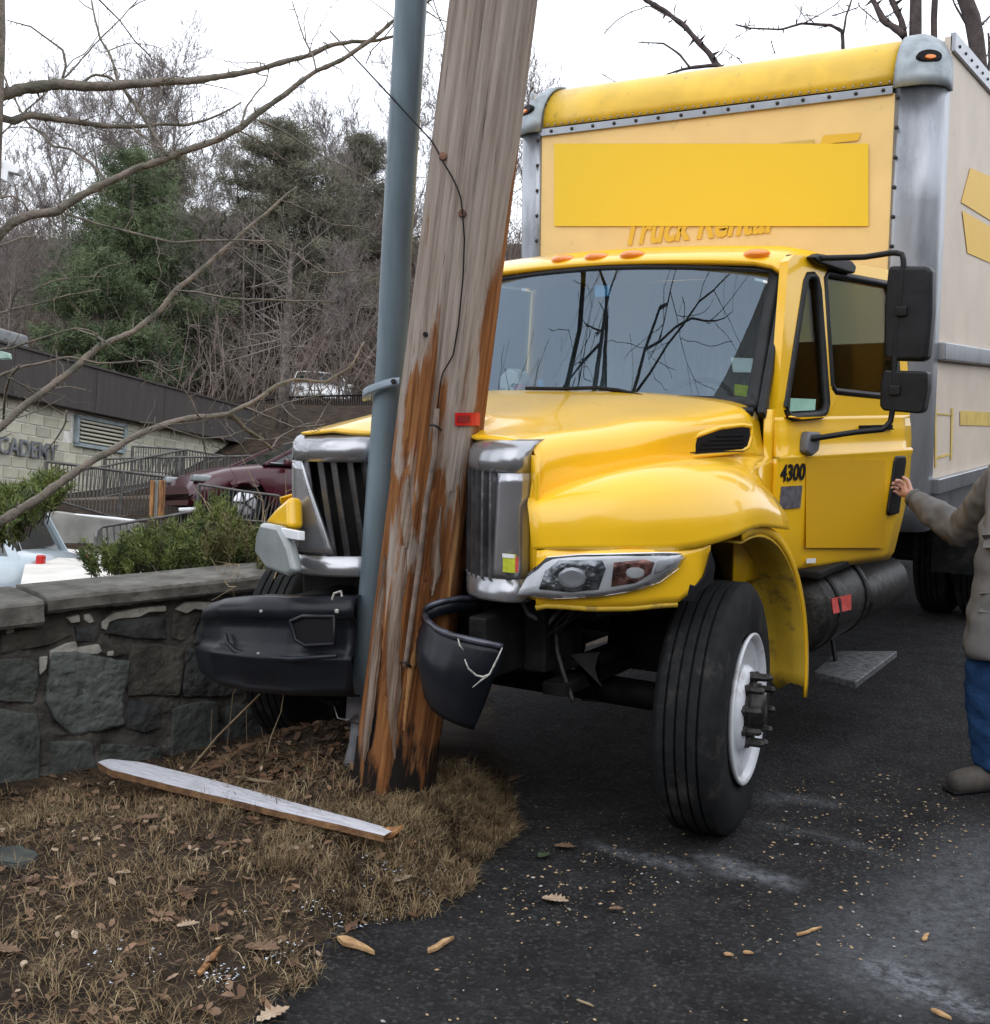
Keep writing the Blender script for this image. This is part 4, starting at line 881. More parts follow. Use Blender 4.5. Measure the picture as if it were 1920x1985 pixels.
for z in zs:
    r = .172-.007*max(z, 0)*.5
    d = np.zeros(n)
    for k_, am, ph, dr_ in ((5, .004, .3, .35), (9, .003, 1.7, -.6), (17, .0022, .9, .8), (29, .0018, 2.1, 1.3), (41, .0012, 5.1, -1.9)): d += am*np.sin(k_*an+ph+dr_*z+.6*math.sin(1.1*z+k_))
    # long drying checks
    for a0, dp, w_, za, zb_ in ((4.55, .020, .045, .3, 3.4), (5.25, .012, .03, -.3, 2.3), (4.1, .010, .03, 1.2, 4.4), (3.7, .012, .04, -.3, 1.2), (4.95, .014, .035, 1.8, 7)):
        f = sstep(za, za+.3, z)*sstep(zb_, zb_-.4, z); d -= dp*f*np.exp(-((an-a0-.05*math.sin(2*z))/w_)**2)
    # wood gouged away low down on the truck side
    g = sstep(1.9, 1.1, z)*sstep(-.1, .3, z); d -= .016*g*(np.sin(6*an+1.5*z+1) > .25)*(np.sin(3*z+2*an) > -.4)
    V.append(np.stack([(r+d)*np.cos(an), (r+d)*np.sin(an), np.full(n, z)], 1))
V = np.concatenate(V); Fs = [(i*n+j, i*n+(j+1) % n, (i+1)*n+(j+1) % n, (i+1)*n+j) for i in range(len(zs)-1) for j in range(n)]; Fs.append(tuple((len(zs)-1)*n+j for j in range(n)))
b = MB(); b.add(V, Fs); lbuild(b, 'shaft', K['pole'], pole, smooth=True, fix=False)
def polept(px, py, off=.0):
    r = CW+CR*(px-960)/F_PX-CU*(py-992.5)/F_PX; o_ = loc2(CAM); d_ = pf@r; R_ = .170+off-.0035*max(0, (1526-py)/480)
    A = d_[0]**2+d_[1]**2; B = 2*(o_[0]*d_[0]+o_[1]*d_[1]); C_ = o_[0]**2+o_[1]**2-R_**2; q = max(B*B-4*A*C_, 0); return o_+d_*((-B-math.sqrt(q))/(2*A))
def z6(x, y): return 640+x/2.178, 700+y/2.178
def z5(x, y): return 650+x/2.8, y/2.8
K['greywood'] = mat('grey_sliver', (.40, .32, .26), .85, var=.25, scale=3, stretch=(14, 14, .5), bump=.8, bscale=20, col2=(.17, .11, .07), dirt=(.16, .07, .03), dscale=2.5, dpos=(.52, .62))
K['brownwood'] = mat('fresh_split_wood', (.45, .23, .085), .8, scale=3, stretch=(12, 12, .5), bump=.5, bscale=20, col2=(.13, .05, .017))
def sliver(path, wid, m, off=.010, name='splinter'):
    P = [polept(*z6(x, y), off) for x, y in path]; P = interp(P, 26); w_ = np.interp(np.linspace(0, 1, 26), np.linspace(0, 1, len(wid)), wid)/2.178/F_PX*4.7
    b = MB(); G = []
    rr = np.random.RandomState(int(abs(path[0][0]*7+path[0][1]))); j1 = rr.randn(26)*.0016; j2 = rr.randn(26)*.0016
    for p, w, a, c in zip(P, w_, j1, j2):
        rd = np.array([p[0], p[1], 0]); rd /= np.linalg.norm(rd); tn = np.array([-rd[1], rd[0], 0])
        G.append([p-tn*(w/2+a)-rd*.012, p-tn*(w/2+a)*.9, p+rd*.003+tn*a, p+tn*(w/2+c)*.9, p+tn*(w/2+c)-rd*.012])
    b.grid(G); lbuild(b, name, K[m], pole, smooth=True)
sliver([(325, 480), (318, 600), (318, 700), (322, 790)], [10, 34, 44, 50, 40, 12], 'greywood')
sliver([(310, 780), (300, 900), (275, 1000), (262, 1200), (268, 1400), (262, 1500), (272, 1680)], [16, 50, 58, 62, 58, 66, 50, 28, 8], 'greywood')
sliver([(226, 830), (215, 960), (200, 1120), (180, 1300), (165, 1460), (140, 1690)], [6, 26, 46, 52, 44, 36, 10], 'greywood')
sliver([(375, 1150), (345, 1300), (330, 1400), (312, 1560)], [10, 30, 24, 6], 'brownwood')
sliver([(470, 610), (450, 760), (452, 900), (430, 990)], [8, 30, 40, 10], 'greywood', .006)
sliver([(545, 520), (540, 700), (520, 880), (505, 1000)], [8, 40, 44, 12], 'brownwood', .006)
wm = MB().tube(interp([polept(*z6(x, y), .016) for x, y in ((452, 200), (447, 280), (440, 400), (405, 600), (378, 850), (350, 1050), (318, 1290))], 30), .0105, 8); lbuild(wm, 'wire_moulding', mat('moulding', (.20, .15, .12), .6, var=.2, scale=20), pole, smooth=True)
for q in ((447, 278), (320, 1280)):
    P = [polept(*z6(q[0]+dx, q[1]+dy), .028-.012*abs(dx)/22) for dx, dy in ((-22, -8), (-10, -10), (0, -6), (12, 0), (22, 14))]; lbuild(MB().tube(P, .0045, 6), 'wire_staple', K['hub'], pole, smooth=True)
cb_ = [loc2(W(640, 60, 5.2)), loc2(W(722, 148, 4.62))]+[polept(*z5(x, y), .012) for x, y in ((530, 770), (590, 885), (650, 985), (685, 1080), (702, 1290), (695, 1500), (670, 1760), (640, 1930))]+[polept(*z6(470, 60), .012), polept(*z6(452, 220), .014)]
lbuild(MB().tube(interp(cb_, 60), .0030, 6), 'ground_wire', K['ink'], pole, smooth=True)
for q in ((585, 850), (690, 1158)): lbuild(MB().lathe([(.016, 0), (.014, .012)], polept(*z5(*q), 0), pf@(-CW), 8), 'staple_head', K['rust'], pole)
lbuild(MB().lathe([(.010, 0), (.009, .010)], polept(825, 648, 0), pf@(-CW), 8), 'bolt_hole', K['ink'], pole)
rt = MB(); P = [[polept(x, y, .008) for x in np.linspace(883, 931, 7)] for y in (800, 812, 825)]; rt.grid(P); lbuild(rt, 'red_tag', K['red'], pole, solid=.003)
lbuild(MB().grid([[polept(x, y, .012) for x in np.linspace(888, 912, 4)] for y in (806, 818)]), 'tag_print', K['ink'] if 0 else mat('tag_dark', (.25, .01, .01), .5), pole)
# conduit
cp = [(803, -900, 4.2), (797, 0, 4.50), (786, 200, 4.60), (771, 450, 4.72), (758, 709, 4.82), (742, 900, 4.86), (727, 1114, 4.90), (712, 1300, 4.97), (704, 1352, 5.0)]
cw_ = [W(*c) for c in cp]; top = cw_[1]+(cw_[1]-cw_[4])/np.linalg.norm(cw_[1]-cw_[4])*6
cond = empty('conduit_pipe', W(690, 1520, 5.0), 'grey steel riser conduit strapped along the left side of the wooden pole', 'conduit')
K['conduit'] = mat('galvanised_grey', (.17, .225, .26), .42, metal=.3, var=.10, scale=4, stretch=(3, 3, .5), bump=.04, bscale=40, dirt=(.12, .13, .13), dscale=7, dpos=(.62, .78))
MB().tube(np.array([top]+cw_[1:]), [.057]+[.0605]*(len(cw_)-1), 28).build('pipe', K['conduit'], cond, smooth=True, fix=True)
MB().tube([W(705, 1346, 5.05), W(704, 1352, 5.05), W(701, 1395, 5.05), W(700, 1400, 5.05)], [.060, .067, .067, .058], 24).build('coupling', mat('old_coupling', (.16, .15, .16), .6, var=.2), cond, smooth=True)
MB().tube([W(701, 1395, 5.05), W(697, 1440, 5.06), W(690, 1480, 5.07), W(684, 1560, 5.08)], [.050, .052, .062, .060], 20, sq=.75).build('lower_pipe', mat('dull_pipe', (.17, .175, .19), .6, var=.15), cond, smooth=True)
sp_p = [(292, 86, 4.70), (262, 88, 4.72), (225, 98, 4.735), (190, 110, 4.745), (160, 122, 4.77), (142, 134, 4.80), (136, 146, 4.84), (142, 152, 4.90), (170, 146, 4.95)]
sp_q = interp([W(*z6(x, y), d) for x, y, d in sp_p], 30)
stp = MB().grid([[p+GUP*h for h in (.017, .006, -.006, -.017)] for p in sp_q]).build('strap', mat('strap_steel', (.26, .32, .37), .4, metal=.3, var=.1), cond, smooth=True, solid=.005)
MB().lathe([(.012, 0), (.010, .014)], W(*z6(268, 86), 4.705), -CW, 6).build('strap_bolt', K['hub'], stp)
MB().tube([W(697, 1405, 5.0), W(690, 1385, 4.98), W(672, 1396, 4.97), W(655, 1392, 4.96), W(648, 1370, 4.98)], [.006, .012, .014, .008, .003], 6, sq=.4).build('torn_bracket', K['alu'], cond, smooth=True)

# ================================================================== STONE WALL
wall = empty('stone_wall', (WA[0], WA[1], 0), 'rough grey fieldstone wall with flat coping slabs at the left of the crash', 'wall')
wn3 = np.array([wn2[0], wn2[1], 0]); wd3 = np.array([wd2[0], wd2[1], 0]); WA3 = np.array([WA[0], WA[1], 0]); UP = np.array([0, 0, 1.])
def wq(t, z, o): return WA3+wd3*t+UP*z+wn3*o
def fieldmat(name, c1, c2, patch_=(.42, .44, .42), pp=(.60, .68), bump=.9):
    return mat(name, c1, .85, scale=7, col2=c2, dirt=patch_, dscale=9, dpos=pp, bump=bump, bscale=22, spec=.25, detail=10)
K['mortar'] = fieldmat('old_mortar', (.115, .105, .092), (.045, .042, .038), (.30, .28, .24), (.60, .75))
K['coping'] = fieldmat('coping_stone', (.20, .195, .175), (.095, .09, .08), (.055, .05, .045), (.55, .75), .5)
stm = [fieldmat('stone_a', (.150, .165, .155), (.07, .08, .075), (.30, .33, .31), (.58, .72)), fieldmat('stone_b', (.105, .10, .085), (.045, .042, .036), (.21, .20, .17), (.62, .78)), fieldmat('stone_c', (.075, .078, .078), (.03, .031, .032), (.15, .15, .15), (.6, .8)), fieldmat('stone_d', (.10, .11, .10), (.05, .055, .05), (.17, .18, .17), (.62, .8))]
def rough(me_obj, amt, seed, sub=3):
    m = me_obj.modifiers.new('sub', 'SUBSURF'); m.subdivision_type = 'SIMPLE'; m.levels = sub; m.render_levels = sub
    tx = bpy.data.textures.get('rock%d' % (seed % 3)) or bpy.data.textures.new('rock%d' % (seed % 3), 'CLOUDS'); tx.noise_scale = (.05, .09, .14)[seed % 3]; tx.noise_depth = 4
    d = me_obj.modifiers.new('d', 'DISPLACE'); d.texture = tx; d.texture_coords = 'LOCAL'; d.strength = amt; d.mid_level = .5
core = MB(); G = []
t_ = np.linspace(-1.9, 1.35, 110); zz_ = np.linspace(-.45, .735, 44)
G = [[wq(t, z, -.074+.010*math.sin(31*t+9*z)+.008*math.sin(53*z+17*t)+.006*math.sin(97*t)*math.sin(83*z)) for z in zz_] for t in t_]
core.grid(G); core.grid([[wq(1.35, z, o) for z in (-.45, .735)] for o in (-.085, -.45)]); core.grid([[wq(t, z, -.45) for z in (-.45, .735)] for t in (-1.9, 1.35)], flip=True)
core.build('mortar_bed', K['mortar'], wall, smooth=True, fix=False)
def wpt(zx, zy, off=-.075): return onplane(zx/3.16, 1040+zy/3.16, WA3+wn3*off, wn3)
stones = [([(305, 715), (450, 700), (640, 745), (775, 765), (765, 900), (748, 1000), (750, 1150), (600, 1185), (430, 1195), (330, 1120), (275, 1010), (280, 860)], 0, .045),
 ([(795, 665), (960, 655), (1125, 690), (1120, 800), (1085, 975), (900, 965), (770, 985), (765, 850)], 1, .035),
 ([(640, 515), (850, 490), (1008, 485), (1010, 625), (830, 620), (640, 600)], 2, .03),
 ([(1048, 475), (1215, 480), (1195, 560), (1120, 640), (1045, 615)], 1, .03),
 ([(462, 550), (600, 540), (605, 640), (465, 640)], 2, .02),
 ([(0, 600), (150, 570), (330, 555), (438, 590), (300, 655), (150, 690), (0, 715)], 1, .035),
 ([(0, 760), (150, 735), (225, 790), (235, 905), (215, 1010), (0, 1015), (-160, 960), (-160, 800)], 3, .035),
 ([(-20, 1060), (225, 1070), (240, 1200), (235, 1400), (230, 1520), (-20, 1640)], 3, .03),
 ([(300, 1262), (560, 1262), (590, 1380), (570, 1560), (300, 1600), (285, 1420)], 3, .03),
 ([(612, 1262), (870, 1275), (985, 1300), (975, 1420), (600, 1560), (605, 1400)], 3, .03),
 ([(770, 1012), (900, 1005), (980, 1040), (978, 1170), (880, 1200), (765, 1180)], 2, .025),
 ([(1042, 1050), (1200, 1010), (1330, 1010), (1350, 1200), (1300, 1330), (1040, 1380)], 3, .03),
 ([(1150, 690), (1320, 670), (1500, 690), (1490, 960), (1300, 985), (1130, 985), (1110, 900)], 2, .03),
 ([(1240, 470), (1480, 440), (1620, 440), (1600, 600), (1380, 640), (1180, 650)], 2, .03),
 ([(640, 650), (750, 650), (775, 720), (700, 735), (620, 710)], 1, .02),
 ([(-700, 560), (-40, 620), (-40, 730), (-700, 700)], 2, .03), ([(-900, 760), (-200, 780), (-200, 1000), (-900, 1000)], 1, .03), ([(-700, 1080), (-60, 1060), (-60, 1650), (-700, 1700)], 3, .03),
 ([(1530, 680), (1750, 640), (1790, 960), (1540, 980)], 1, .03), ([(1380, 1040), (1640, 1000), (1640, 1350), (1370, 1360)], 2, .03), ([(250, 1190), (330, 1170), (420, 1215), (280, 1235)], 1, .012), ([(985, 1010), (1060, 1000), (1050, 1080), (1000, 1070)], 1, .02)]
for i, (pl, mi, th) in enumerate(stones):
    P = np.array([wpt(x, y) for x, y in pl]); c = P.mean(0); k = len(P)
    rr = np.random.RandomState(i); P = P+wd3*rr.randn(k)[:, None]*.004+UP*rr.randn(k)[:, None]*.004
    th *= .62; A_ = P-wn3*.05; B_ = P+wn3*th*.8; C_ = c+(P-c)*.955+wn3*th; D_ = c+(P-c)*.5+wn3*(th+.004)
    b = MB(); V = np.concatenate([A_, B_, C_, D_, [c+wn3*(th+.006)]]); Fs = [tuple(range(k))[::-1]]
    for r_ in range(3): Fs += [(r_*k+j, r_*k+(j+1) % k, (r_+1)*k+(j+1) % k, (r_+1)*k+j) for j in range(k)]
    Fs += [(3*k+j, 3*k+(j+1) % k, 4*k) for j in range(k)]
    b.add(V, Fs); o = b.build('stone', stm[mi], wall, smooth=True); rough(o, .020, i, 4)
# pale lumps of old pointing under the coping and between stones
K['pale'] = fieldmat('pale_pointing', (.50, .49, .44), (.27, .26, .23), (.16, .15, .13), (.58, .7), .8)
lumps = [([(1060, 445), (1120, 400), (1190, 395), (1290, 400), (1300, 450), (1240, 450), (1180, 440), (1130, 470)], .03), ([(640, 500), (700, 460), (860, 430), (1005, 420), (1005, 455), (900, 460), (840, 490), (720, 500), (660, 520), (640, 570), (615, 560), (610, 520)], .03),
 ([(400, 495), (480, 475), (485, 520), (430, 530)], .02), ([(505, 475), (545, 470), (575, 520), (540, 530), (510, 510)], .02), ([(300, 700), (400, 650), (460, 640), (470, 680), (600, 655), (620, 700), (590, 720), (500, 715), (400, 740), (330, 740), (305, 780)], .02),
 ([(240, 740), (290, 730), (280, 810), (240, 850), (235, 800)], .015), ([(30, 540), (80, 530), (80, 590), (30, 600)], .02), ([(650, 700), (690, 695), (690, 730), (650, 730)], .02), ([(1310, 420), (1450, 400), (1470, 440), (1330, 450)], .02)]
for i, (pl, th) in enumerate(lumps):
    P = np.array([wpt(x, y) for x, y in pl]); b = MB().prism(P-wn3*.02, wn3, .02+th); o = b.build('mortar_lump', K['pale'], wall, bevel=.006)
# coping slabs
def slab(t0, t1, z, th, w_, seed, o0=.0):
    n_ = int((t1-t0)/.03)+2; G = []; rr = np.random.RandomState(seed); jf = np.cumsum(rr.randn(n_))*.003; jf -= np.linspace(0, jf[-1], n_); jz = rr.randn(n_)*.002
    for t, a, j in zip(np.linspace(t0, t1, n_), jf, jz):
        G.append([wq(t, z-th, -w_), wq(t, z-th, -.1), wq(t, z-th+j, o0+a-.012), wq(t, z-th+.015, o0+a+.002), wq(t, z-th*.5, o0+a+.004*math.sin(40*t)), wq(t, z-.018, o0+a+.003), wq(t, z-.004+j, o0+a-.008), wq(t, z+.003*math.sin(7*t), o0-.04), wq(t, z+.004*math.sin(5*t+1), -w_*.5), wq(t, z, -w_+.02), wq(t, z-.02, -w_)])
    b = MB().grid(G); m_ = len(G[0]); b.add(G[0], [tuple(range(m_))]); b.add(G[-1], [tuple(range(m_))]); o = b.build('coping_slab', K['coping'], wall, smooth=True, fix=True); m = o.modifiers.new('e', 'EDGE_SPLIT'); m.split_angle = rad(24)
    return o
slab(.015, 1.36, .800, .078, .45, 3); slab(-1.9, -.01, .792, .115, .47, 5, .03)

# ================================================================== foliage and tree makers
def segmesh(segs, n=4):
    S_ = np.array(segs, float); a, b_, r0, r1 = S_[:, 0:3], S_[:, 3:6], S_[:, 6], S_[:, 7]; d = b_-a; d /= np.linalg.norm(d, axis=1)[:, None]+1e-9
    h = np.where(np.abs(d[:, 2:3]) < .9, [[0, 0, 1.]], [[1., 0, 0]]); u = np.cross(d, h); u /= np.linalg.norm(u, axis=1)[:, None]; w = np.cross(d, u); m = len(S_)
    V = np.zeros((m, 2*n, 3)); 
    for j in range(n):
        q = 2*math.pi*j/n; e = u*math.cos(q)+w*math.sin(q); V[:, j] = a+e*r0[:, None]; V[:, n+j] = b_+e*r1[:, None]
    base = (np.arange(m)*2*n)[:, None]; F = np.concatenate([base+np.array([[j, (j+1) % n, n+(j+1) % n, n+j]]) for j in range(n)])
    return V.reshape(-1, 3), F
def fastmesh(name, V, F, m, smooth=False):
    me = bpy.data.meshes.new(name); V = np.asarray(V, np.float32); F = np.asarray(F, np.int32); k = F.shape[1]
    me.vertices.add(len(V)); me.vertices.foreach_set('co', V.ravel()); me.loops.add(F.size); me.loops.foreach_set('vertex_index', F.ravel())
    me.polygons.add(len(F)); me.polygons.foreach_set('loop_start', np.arange(0, F.size, k, dtype=np.int32)); me.polygons.foreach_set('loop_total', np.full(len(F), k, np.int32))
    me.materials.append(m); me.update(calc_edges=True)
    if smooth: me.polygons.foreach_set('use_smooth', [True]*len(F))
    return me
def meshobj(name, me, parent=None): o = bpy.data.objects.new(name, me); COL.objects.link(o); o.parent = parent; return o
K['bark'] = mat('grey_bark', (.16, .135, .12), .9, var=.3, scale=12, bump=.5, bscale=40, col2=(.06, .048, .042))
K['barkfar'] = mat('brown_twigs', (.27, .235, .22), .95, scale=.5, col2=(.15, .125, .115))  # far bark lightened: distance haze put into the colour
K['barkred'] = mat('reddish_twigs', (.25, .20, .17), .95, scale=.5, col2=(.11, .085, .072))  # undergrowth lightened likewise, haze painted into its colour
K['limb'] = mat('lichened_limb', (.24, .195, .16), .85, scale=14, col2=(.12, .115, .085), bump=.6, bscale=50)
K['limbdark'] = mat('dark_limb', (.085, .062, .058), .9, scale=10, col2=(.04, .03, .028), bump=.4, bscale=40)
def norm(v): return v/(np.linalg.norm(v)+1e-9)
def gentree(seed, H=12., r=.16, lv=4, up=.25, nseg=9, spread=.9, twig=.008, dens=1.0, forkat=.3):
    R_ = np.random.RandomState(seed); out = []
    def grow(p, d, L, r0, lev):
        n_ = nseg if lev == 0 else max(3, int(nseg*.6)); st = L/n_; r_ = r0
        for i in range(n_):
            d = norm(d+R_.randn(3)*(.06 if lev == 0 else .15)+np.array([0, 0, up*.25 if lev else .05])); q = p+d*st; r2 = max(twig, r0*(1-(i+1)/n_*(.75 if lev == 0 else .85)))
            out.append((*p, *q, r_, r2, lev)); f = (i+1)/n_
            if lev < lv and (lev > 0 or f > forkat):
                k = R_.poisson((2.2 if lev == 0 else 1.35)*dens)
                for _ in range(k):
                    a = R_.rand()*2*math.pi; h = norm(np.cross(d, R_.randn(3))); nd = norm(d*R_.uniform(.35, .9)+h*spread*R_.uniform(.5, 1.1)+np.array([0, 0, up]))
                    grow(q, nd, L*R_.uniform(.38, .62)*(1-.35*f if lev == 0 else .9), max(twig, r2*R_.uniform(.45, .7)), lev+1)
            p, r_ = q, r2
    grow(np.zeros(3), np.array([0, 0, 1.]), H, r, 0); return np.array(out)
def tree_meshes(name, seg, m, m2=None):
    tr = seg[seg[:, 8] <= 0]; cr_ = seg[seg[:, 8] > 0]; V, F = segmesh(tr[:, :8], 7); a = fastmesh('trunk', V, F, m, True); V, F = segmesh(cr_[:, :8], 3); b_ = fastmesh('crown', V, F, m2 or m); return a, b_
def needles(cent, dirs, N, L, wd, sp=.5, jit=.1, seed=0):
    R_ = np.random.RandomState(seed); m = len(cent); idx = np.repeat(np.arange(m), N); c = cent[idx]+R_.randn(m*N, 3)*jit; d = dirs[idx]+R_.randn(m*N, 3)*sp; d /= np.linalg.norm(d, axis=1)[:, None]
    l = L*(.6+.8*R_.rand(m*N))[:, None]; s_ = np.cross(d, R_.randn(m*N, 3)); s_ /= np.linalg.norm(s_, axis=1)[:, None]; w = wd*(.6+.8*R_.rand(m*N))[:, None]
    V = np.stack([c-s_*w, c+s_*w, c+d*l], 1).reshape(-1, 3); return V, np.arange(m*N*3).reshape(-1, 3)
# ================================================================== FRONT LEFT TREE (limbs traced, hanging over the wall)
def z2p(x, y): return x/2.37, y/2.37
def z1p(x, y): return x/3.16, 600+y/3.16
def gz(P): return float(ground_z(P[0], P[1]))
def limb(b, pts, widths, d0, d1, conv, seed=0, spur=1.0, segs=None):
    P = np.array([conv(*p) for p in pts]); L = np.r_[0, np.cumsum(np.hypot(*np.diff(P, axis=0).T))]; n = max(8, int(L[-1]/9)); t = np.linspace(0, L[-1], n)
    px, py = np.interp(t, L, P[:, 0]), np.interp(t, L, P[:, 1]); dd = np.linspace(d0, d1, n); w = np.interp(t/L[-1], np.linspace(0, 1, len(widths)), widths)
    R_ = np.random.RandomState(seed); jx = np.convolve(R_.randn(n+4), np.ones(5)/5, 'valid')*1.3
    Q = np.array([W(a+j, c+j, d) for a, c, d, j in zip(px, py, dd, jx)]); r = w/2/F_PX*dd; r = r*(1+.08*R_.randn(n)); b.tube(Q, r, 7 if widths[0] > 6 else 5)
    # knobbly spurs and fine side twigs
    for i in range(1, n-1):
        if R_.rand() < .55*spur:
            d = norm(np.cross(Q[i+1]-Q[i-1], R_.randn(3))); l = R_.uniform(.01, .03)*(1+r[i]*20); segs.append((*Q[i], *(Q[i]+d*l), max(.0022, r[i]*.4), .0012))
        if R_.rand() < .12*spur:
            d = norm(norm(Q[i+1]-Q[i-1])*.6+R_.randn(3)*.6); p = Q[i].copy(); l = R_.uniform(.10, .38); k = int(3+l*14); rr = .0028
            for j in range(k):
                d = norm(d+R_.randn(3)*.25); q = p+d*l/k; segs.append((*p, *q, rr, rr*.85)); 
                if R_.rand() < .5: e = norm(R_.randn(3)); segs.append((*q, *(q+e*.012), .0018, .001))
                p = q; rr *= .87
tb = W(-60, 1700, 4.25); tb[2] = gz(tb)-.1
lt = empty('bare_tree', tb, 'bare lichened tree at the left edge whose long limbs reach over the stone wall', 'tree')
trk = [tb, W(-58, 1400, 4.28), W(-52, 1000, 4.3), W(-45, 600, 4.3), W(-28, 250, 4.32), W(-20, 60, 4.33), W(-24, -200, 4.35), W(-10, -600, 4.4), W(60, -1000, 4.5)]
MB().tube(interp(trk, 50), np.linspace(.085, .035, 50), 12).build('trunk', K['limb'], lt, smooth=True)
LM = [([(-60, 470), (0, 440), (100, 405), (250, 385), (400, 395), (520, 392), (700, 378), (900, 370), (1050, 345), (1200, 318), (1320, 280), (1430, 250), (1520, 208), (1620, 190), (1720, 185), (1810, 165), (1920, 150)], [24, 20, 16, 11, 9, 5], 4.35, 5.0, z2p, 'limb'),
 ([(-130, 1180), (0, 1080), (60, 1020), (150, 985), (260, 970), (380, 895), (500, 835), (620, 775), (760, 730), (880, 680), (1000, 640), (1110, 580), (1200, 510), (1300, 440), (1380, 375), (1460, 320), (1580, 270), (1700, 185), (1815, 90), (1950, 20), (2040, -40)], [19, 17, 14, 13, 10, 8, 5], 4.35, 5.0, z2p, 'limb'),
 ([(-80, 500), (0, 540), (60, 555), (130, 525), (250, 545), (360, 560), (480, 580), (620, 580), (760, 568), (860, 572), (950, 550), (1020, 520), (1110, 470)], [18, 14, 9, 6, 3], 4.35, 4.9, z2p, 'limb'),
 ([(-180, 900), (0, 720), (150, 590), (300, 480), (480, 340), (620, 220), (820, 140), (980, 0), (1090, -130), (1250, -260), (1380, -380), (1520, -500), (1690, -640), (1820, -750)], [15, 14, 13, 11, 9, 7, 4], 4.4, 5.4, z1p, 'limb'),
 ([(-160, 1400), (100, 1240), (250, 1150), (420, 1020), (600, 910), (750, 820), (900, 740), (1060, 690), (1200, 660), (1400, 640), (1550, 560), (1700, 460), (1800, 430), (1990, 445), (2150, 350), (2230, 200)], [19, 18, 15, 13, 11, 8, 5, 4], 4.4, 5.6, z1p, 'limb'),
 ([(1390, 645), (1440, 660), (1500, 730), (1600, 790), (1670, 860)], [11, 9, 6], 5.2, 5.4, z1p, 'limb')]
TW = [(z2p, [(770, 715), (700, 600), (650, 520), (540, 370), (520, 290), (500, 240), (460, 180), (430, 60), (420, 0)], [7, 6, 3]), (z2p, [(765, 700), (690, 650), (600, 580), (500, 480), (430, 400)], [5, 4, 2]), (z2p, [(1110, 575), (1130, 490), (1180, 420), (1220, 380), (1240, 300)], [5, 3, 2]),
 (z2p, [(1180, 550), (1260, 580), (1330, 620), (1450, 700), (1600, 770), (1740, 850)], [5, 3, 2]), (z2p, [(300, 980), (450, 1030), (650, 1080), (800, 1115), (900, 1110), (1100, 1100), (1250, 1110), (1350, 1160), (1480, 1250), (1560, 1255), (1660, 1240)], [5, 5, 4, 3]),
 (z2p, [(800, 1335), (900, 1340), (1050, 1370), (1300, 1380), (1540, 1385)], [4, 4, 3]), (z2p, [(490, 830), (420, 750), (320, 680), (240, 670), (200, 620), (130, 570), (40, 400), (0, 300)], [6, 5, 3]), (z2p, [(-20, 910), (60, 900), (110, 930), (130, 970)], [5, 4]),
 (z2p, [(290, 362), (305, 300), (290, 230), (250, 200), (140, 120), (30, 90)], [6, 4, 2]), (z2p, [(300, 355), (380, 270), (460, 180), (550, 90), (640, -10)], [4, 3, 2]), (z2p, [(1455, 325), (1440, 260), (1400, 180), (1375, 110), (1340, 0)], [4, 3, 2]),
 (z2p, [(1100, 600), (1200, 650), (1300, 730), (1400, 780)], [4, 2]), (z2p, [(0, 1130), (100, 1090), (210, 1080)], [5, 2]), (z2p, [(130, 1340), (250, 1290), (360, 1270), (480, 1270)], [3, 2]), (z2p, [(-20, 1445), (150, 1400), (300, 1360), (460, 1330)], [4, 2]),
 (z1p, [(-40, 250), (60, 240), (180, 200), (330, 150), (460, 115), (560, 130), (640, 190)], [5, 4, 3]), (z1p, [(-30, 420), (150, 340), (300, 315), (430, 290), (600, 330), (720, 325), (920, 310), (1040, 380), (1150, 350)], [6, 5, 4, 2]), (z1p, [(940, 340), (1080, 430), (1180, 560), (1215, 655)], [3, 3, 4]),
 (z1p, [(60, 420), (150, 470), (300, 580), (380, 640)], [4, 2]), (z1p, [(832, 290), (840, 360), (900, 460)], [5, 3, 2]), (z1p, [(120, 340), (60, 420), (30, 560), (20, 700)], [5, 6, 5]), (z1p, [(410, 620), (400, 700), (340, 800), (290, 860)], [4, 3]),
 (z1p, [(1510, 600), (1700, 680), (1810, 725), (1990, 700)], [4, 3]), (z1p, [(1660, 850), (1700, 790), (1760, 760), (1810, 725), (1900, 690)], [4, 3, 2]), (z1p, [(1240, 780), (1262, 900), (1270, 960)], [3, 2]), (z1p, [(1510, 690), (1620, 620), (1750, 570), (1990, 520)], [4, 2]), (z1p, [(1500, 790), (1600, 800), (1700, 790)], [3, 2]),
 (z1p, [(860, 690), (960, 700), (1080, 740), (1240, 790), (1400, 780), (1500, 740)], [2, 3, 2]), (z1p, [(340, 480), (420, 470), (560, 500)], [3, 2]), (z2p, [(380, 380), (430, 340), (500, 350), (560, 400), (600, 470)], [6, 5, 3]), (z2p, [(0, 620), (130, 500), (220, 420)], [4, 3]), (z2p, [(1290, 920), (1400, 960), (1520, 1030), (1650, 1040), (1740, 1060)], [3, 2]),
 (z2p, [(1120, 1065), (1220, 1100), (1330, 1120)], [3, 2]), (z2p, [(480, 1570), (440, 1540), (340, 1510)], [4, 2]), (z2p, [(1930, 30), (2010, 85), (2080, 110)], [3, 2])]
segs = []
for i, (pts, ws_, d0, d1, cv, nm) in enumerate(LM): b = MB(); limb(b, pts, ws_, d0, d1, cv, i, 1.0, segs); b.build('limb', K['limb'], lt, smooth=True, fix=False)
b = MB()
for i, (cv, pts, ws_) in enumerate(TW): limb(b, pts, ws_, 4.55+.02*(i % 9), 4.7+.05*(i % 7), cv, 50+i, .9, segs)
V = np.concatenate(b.v); ntw = len(V); V2, F2 = segmesh(segs, 3)
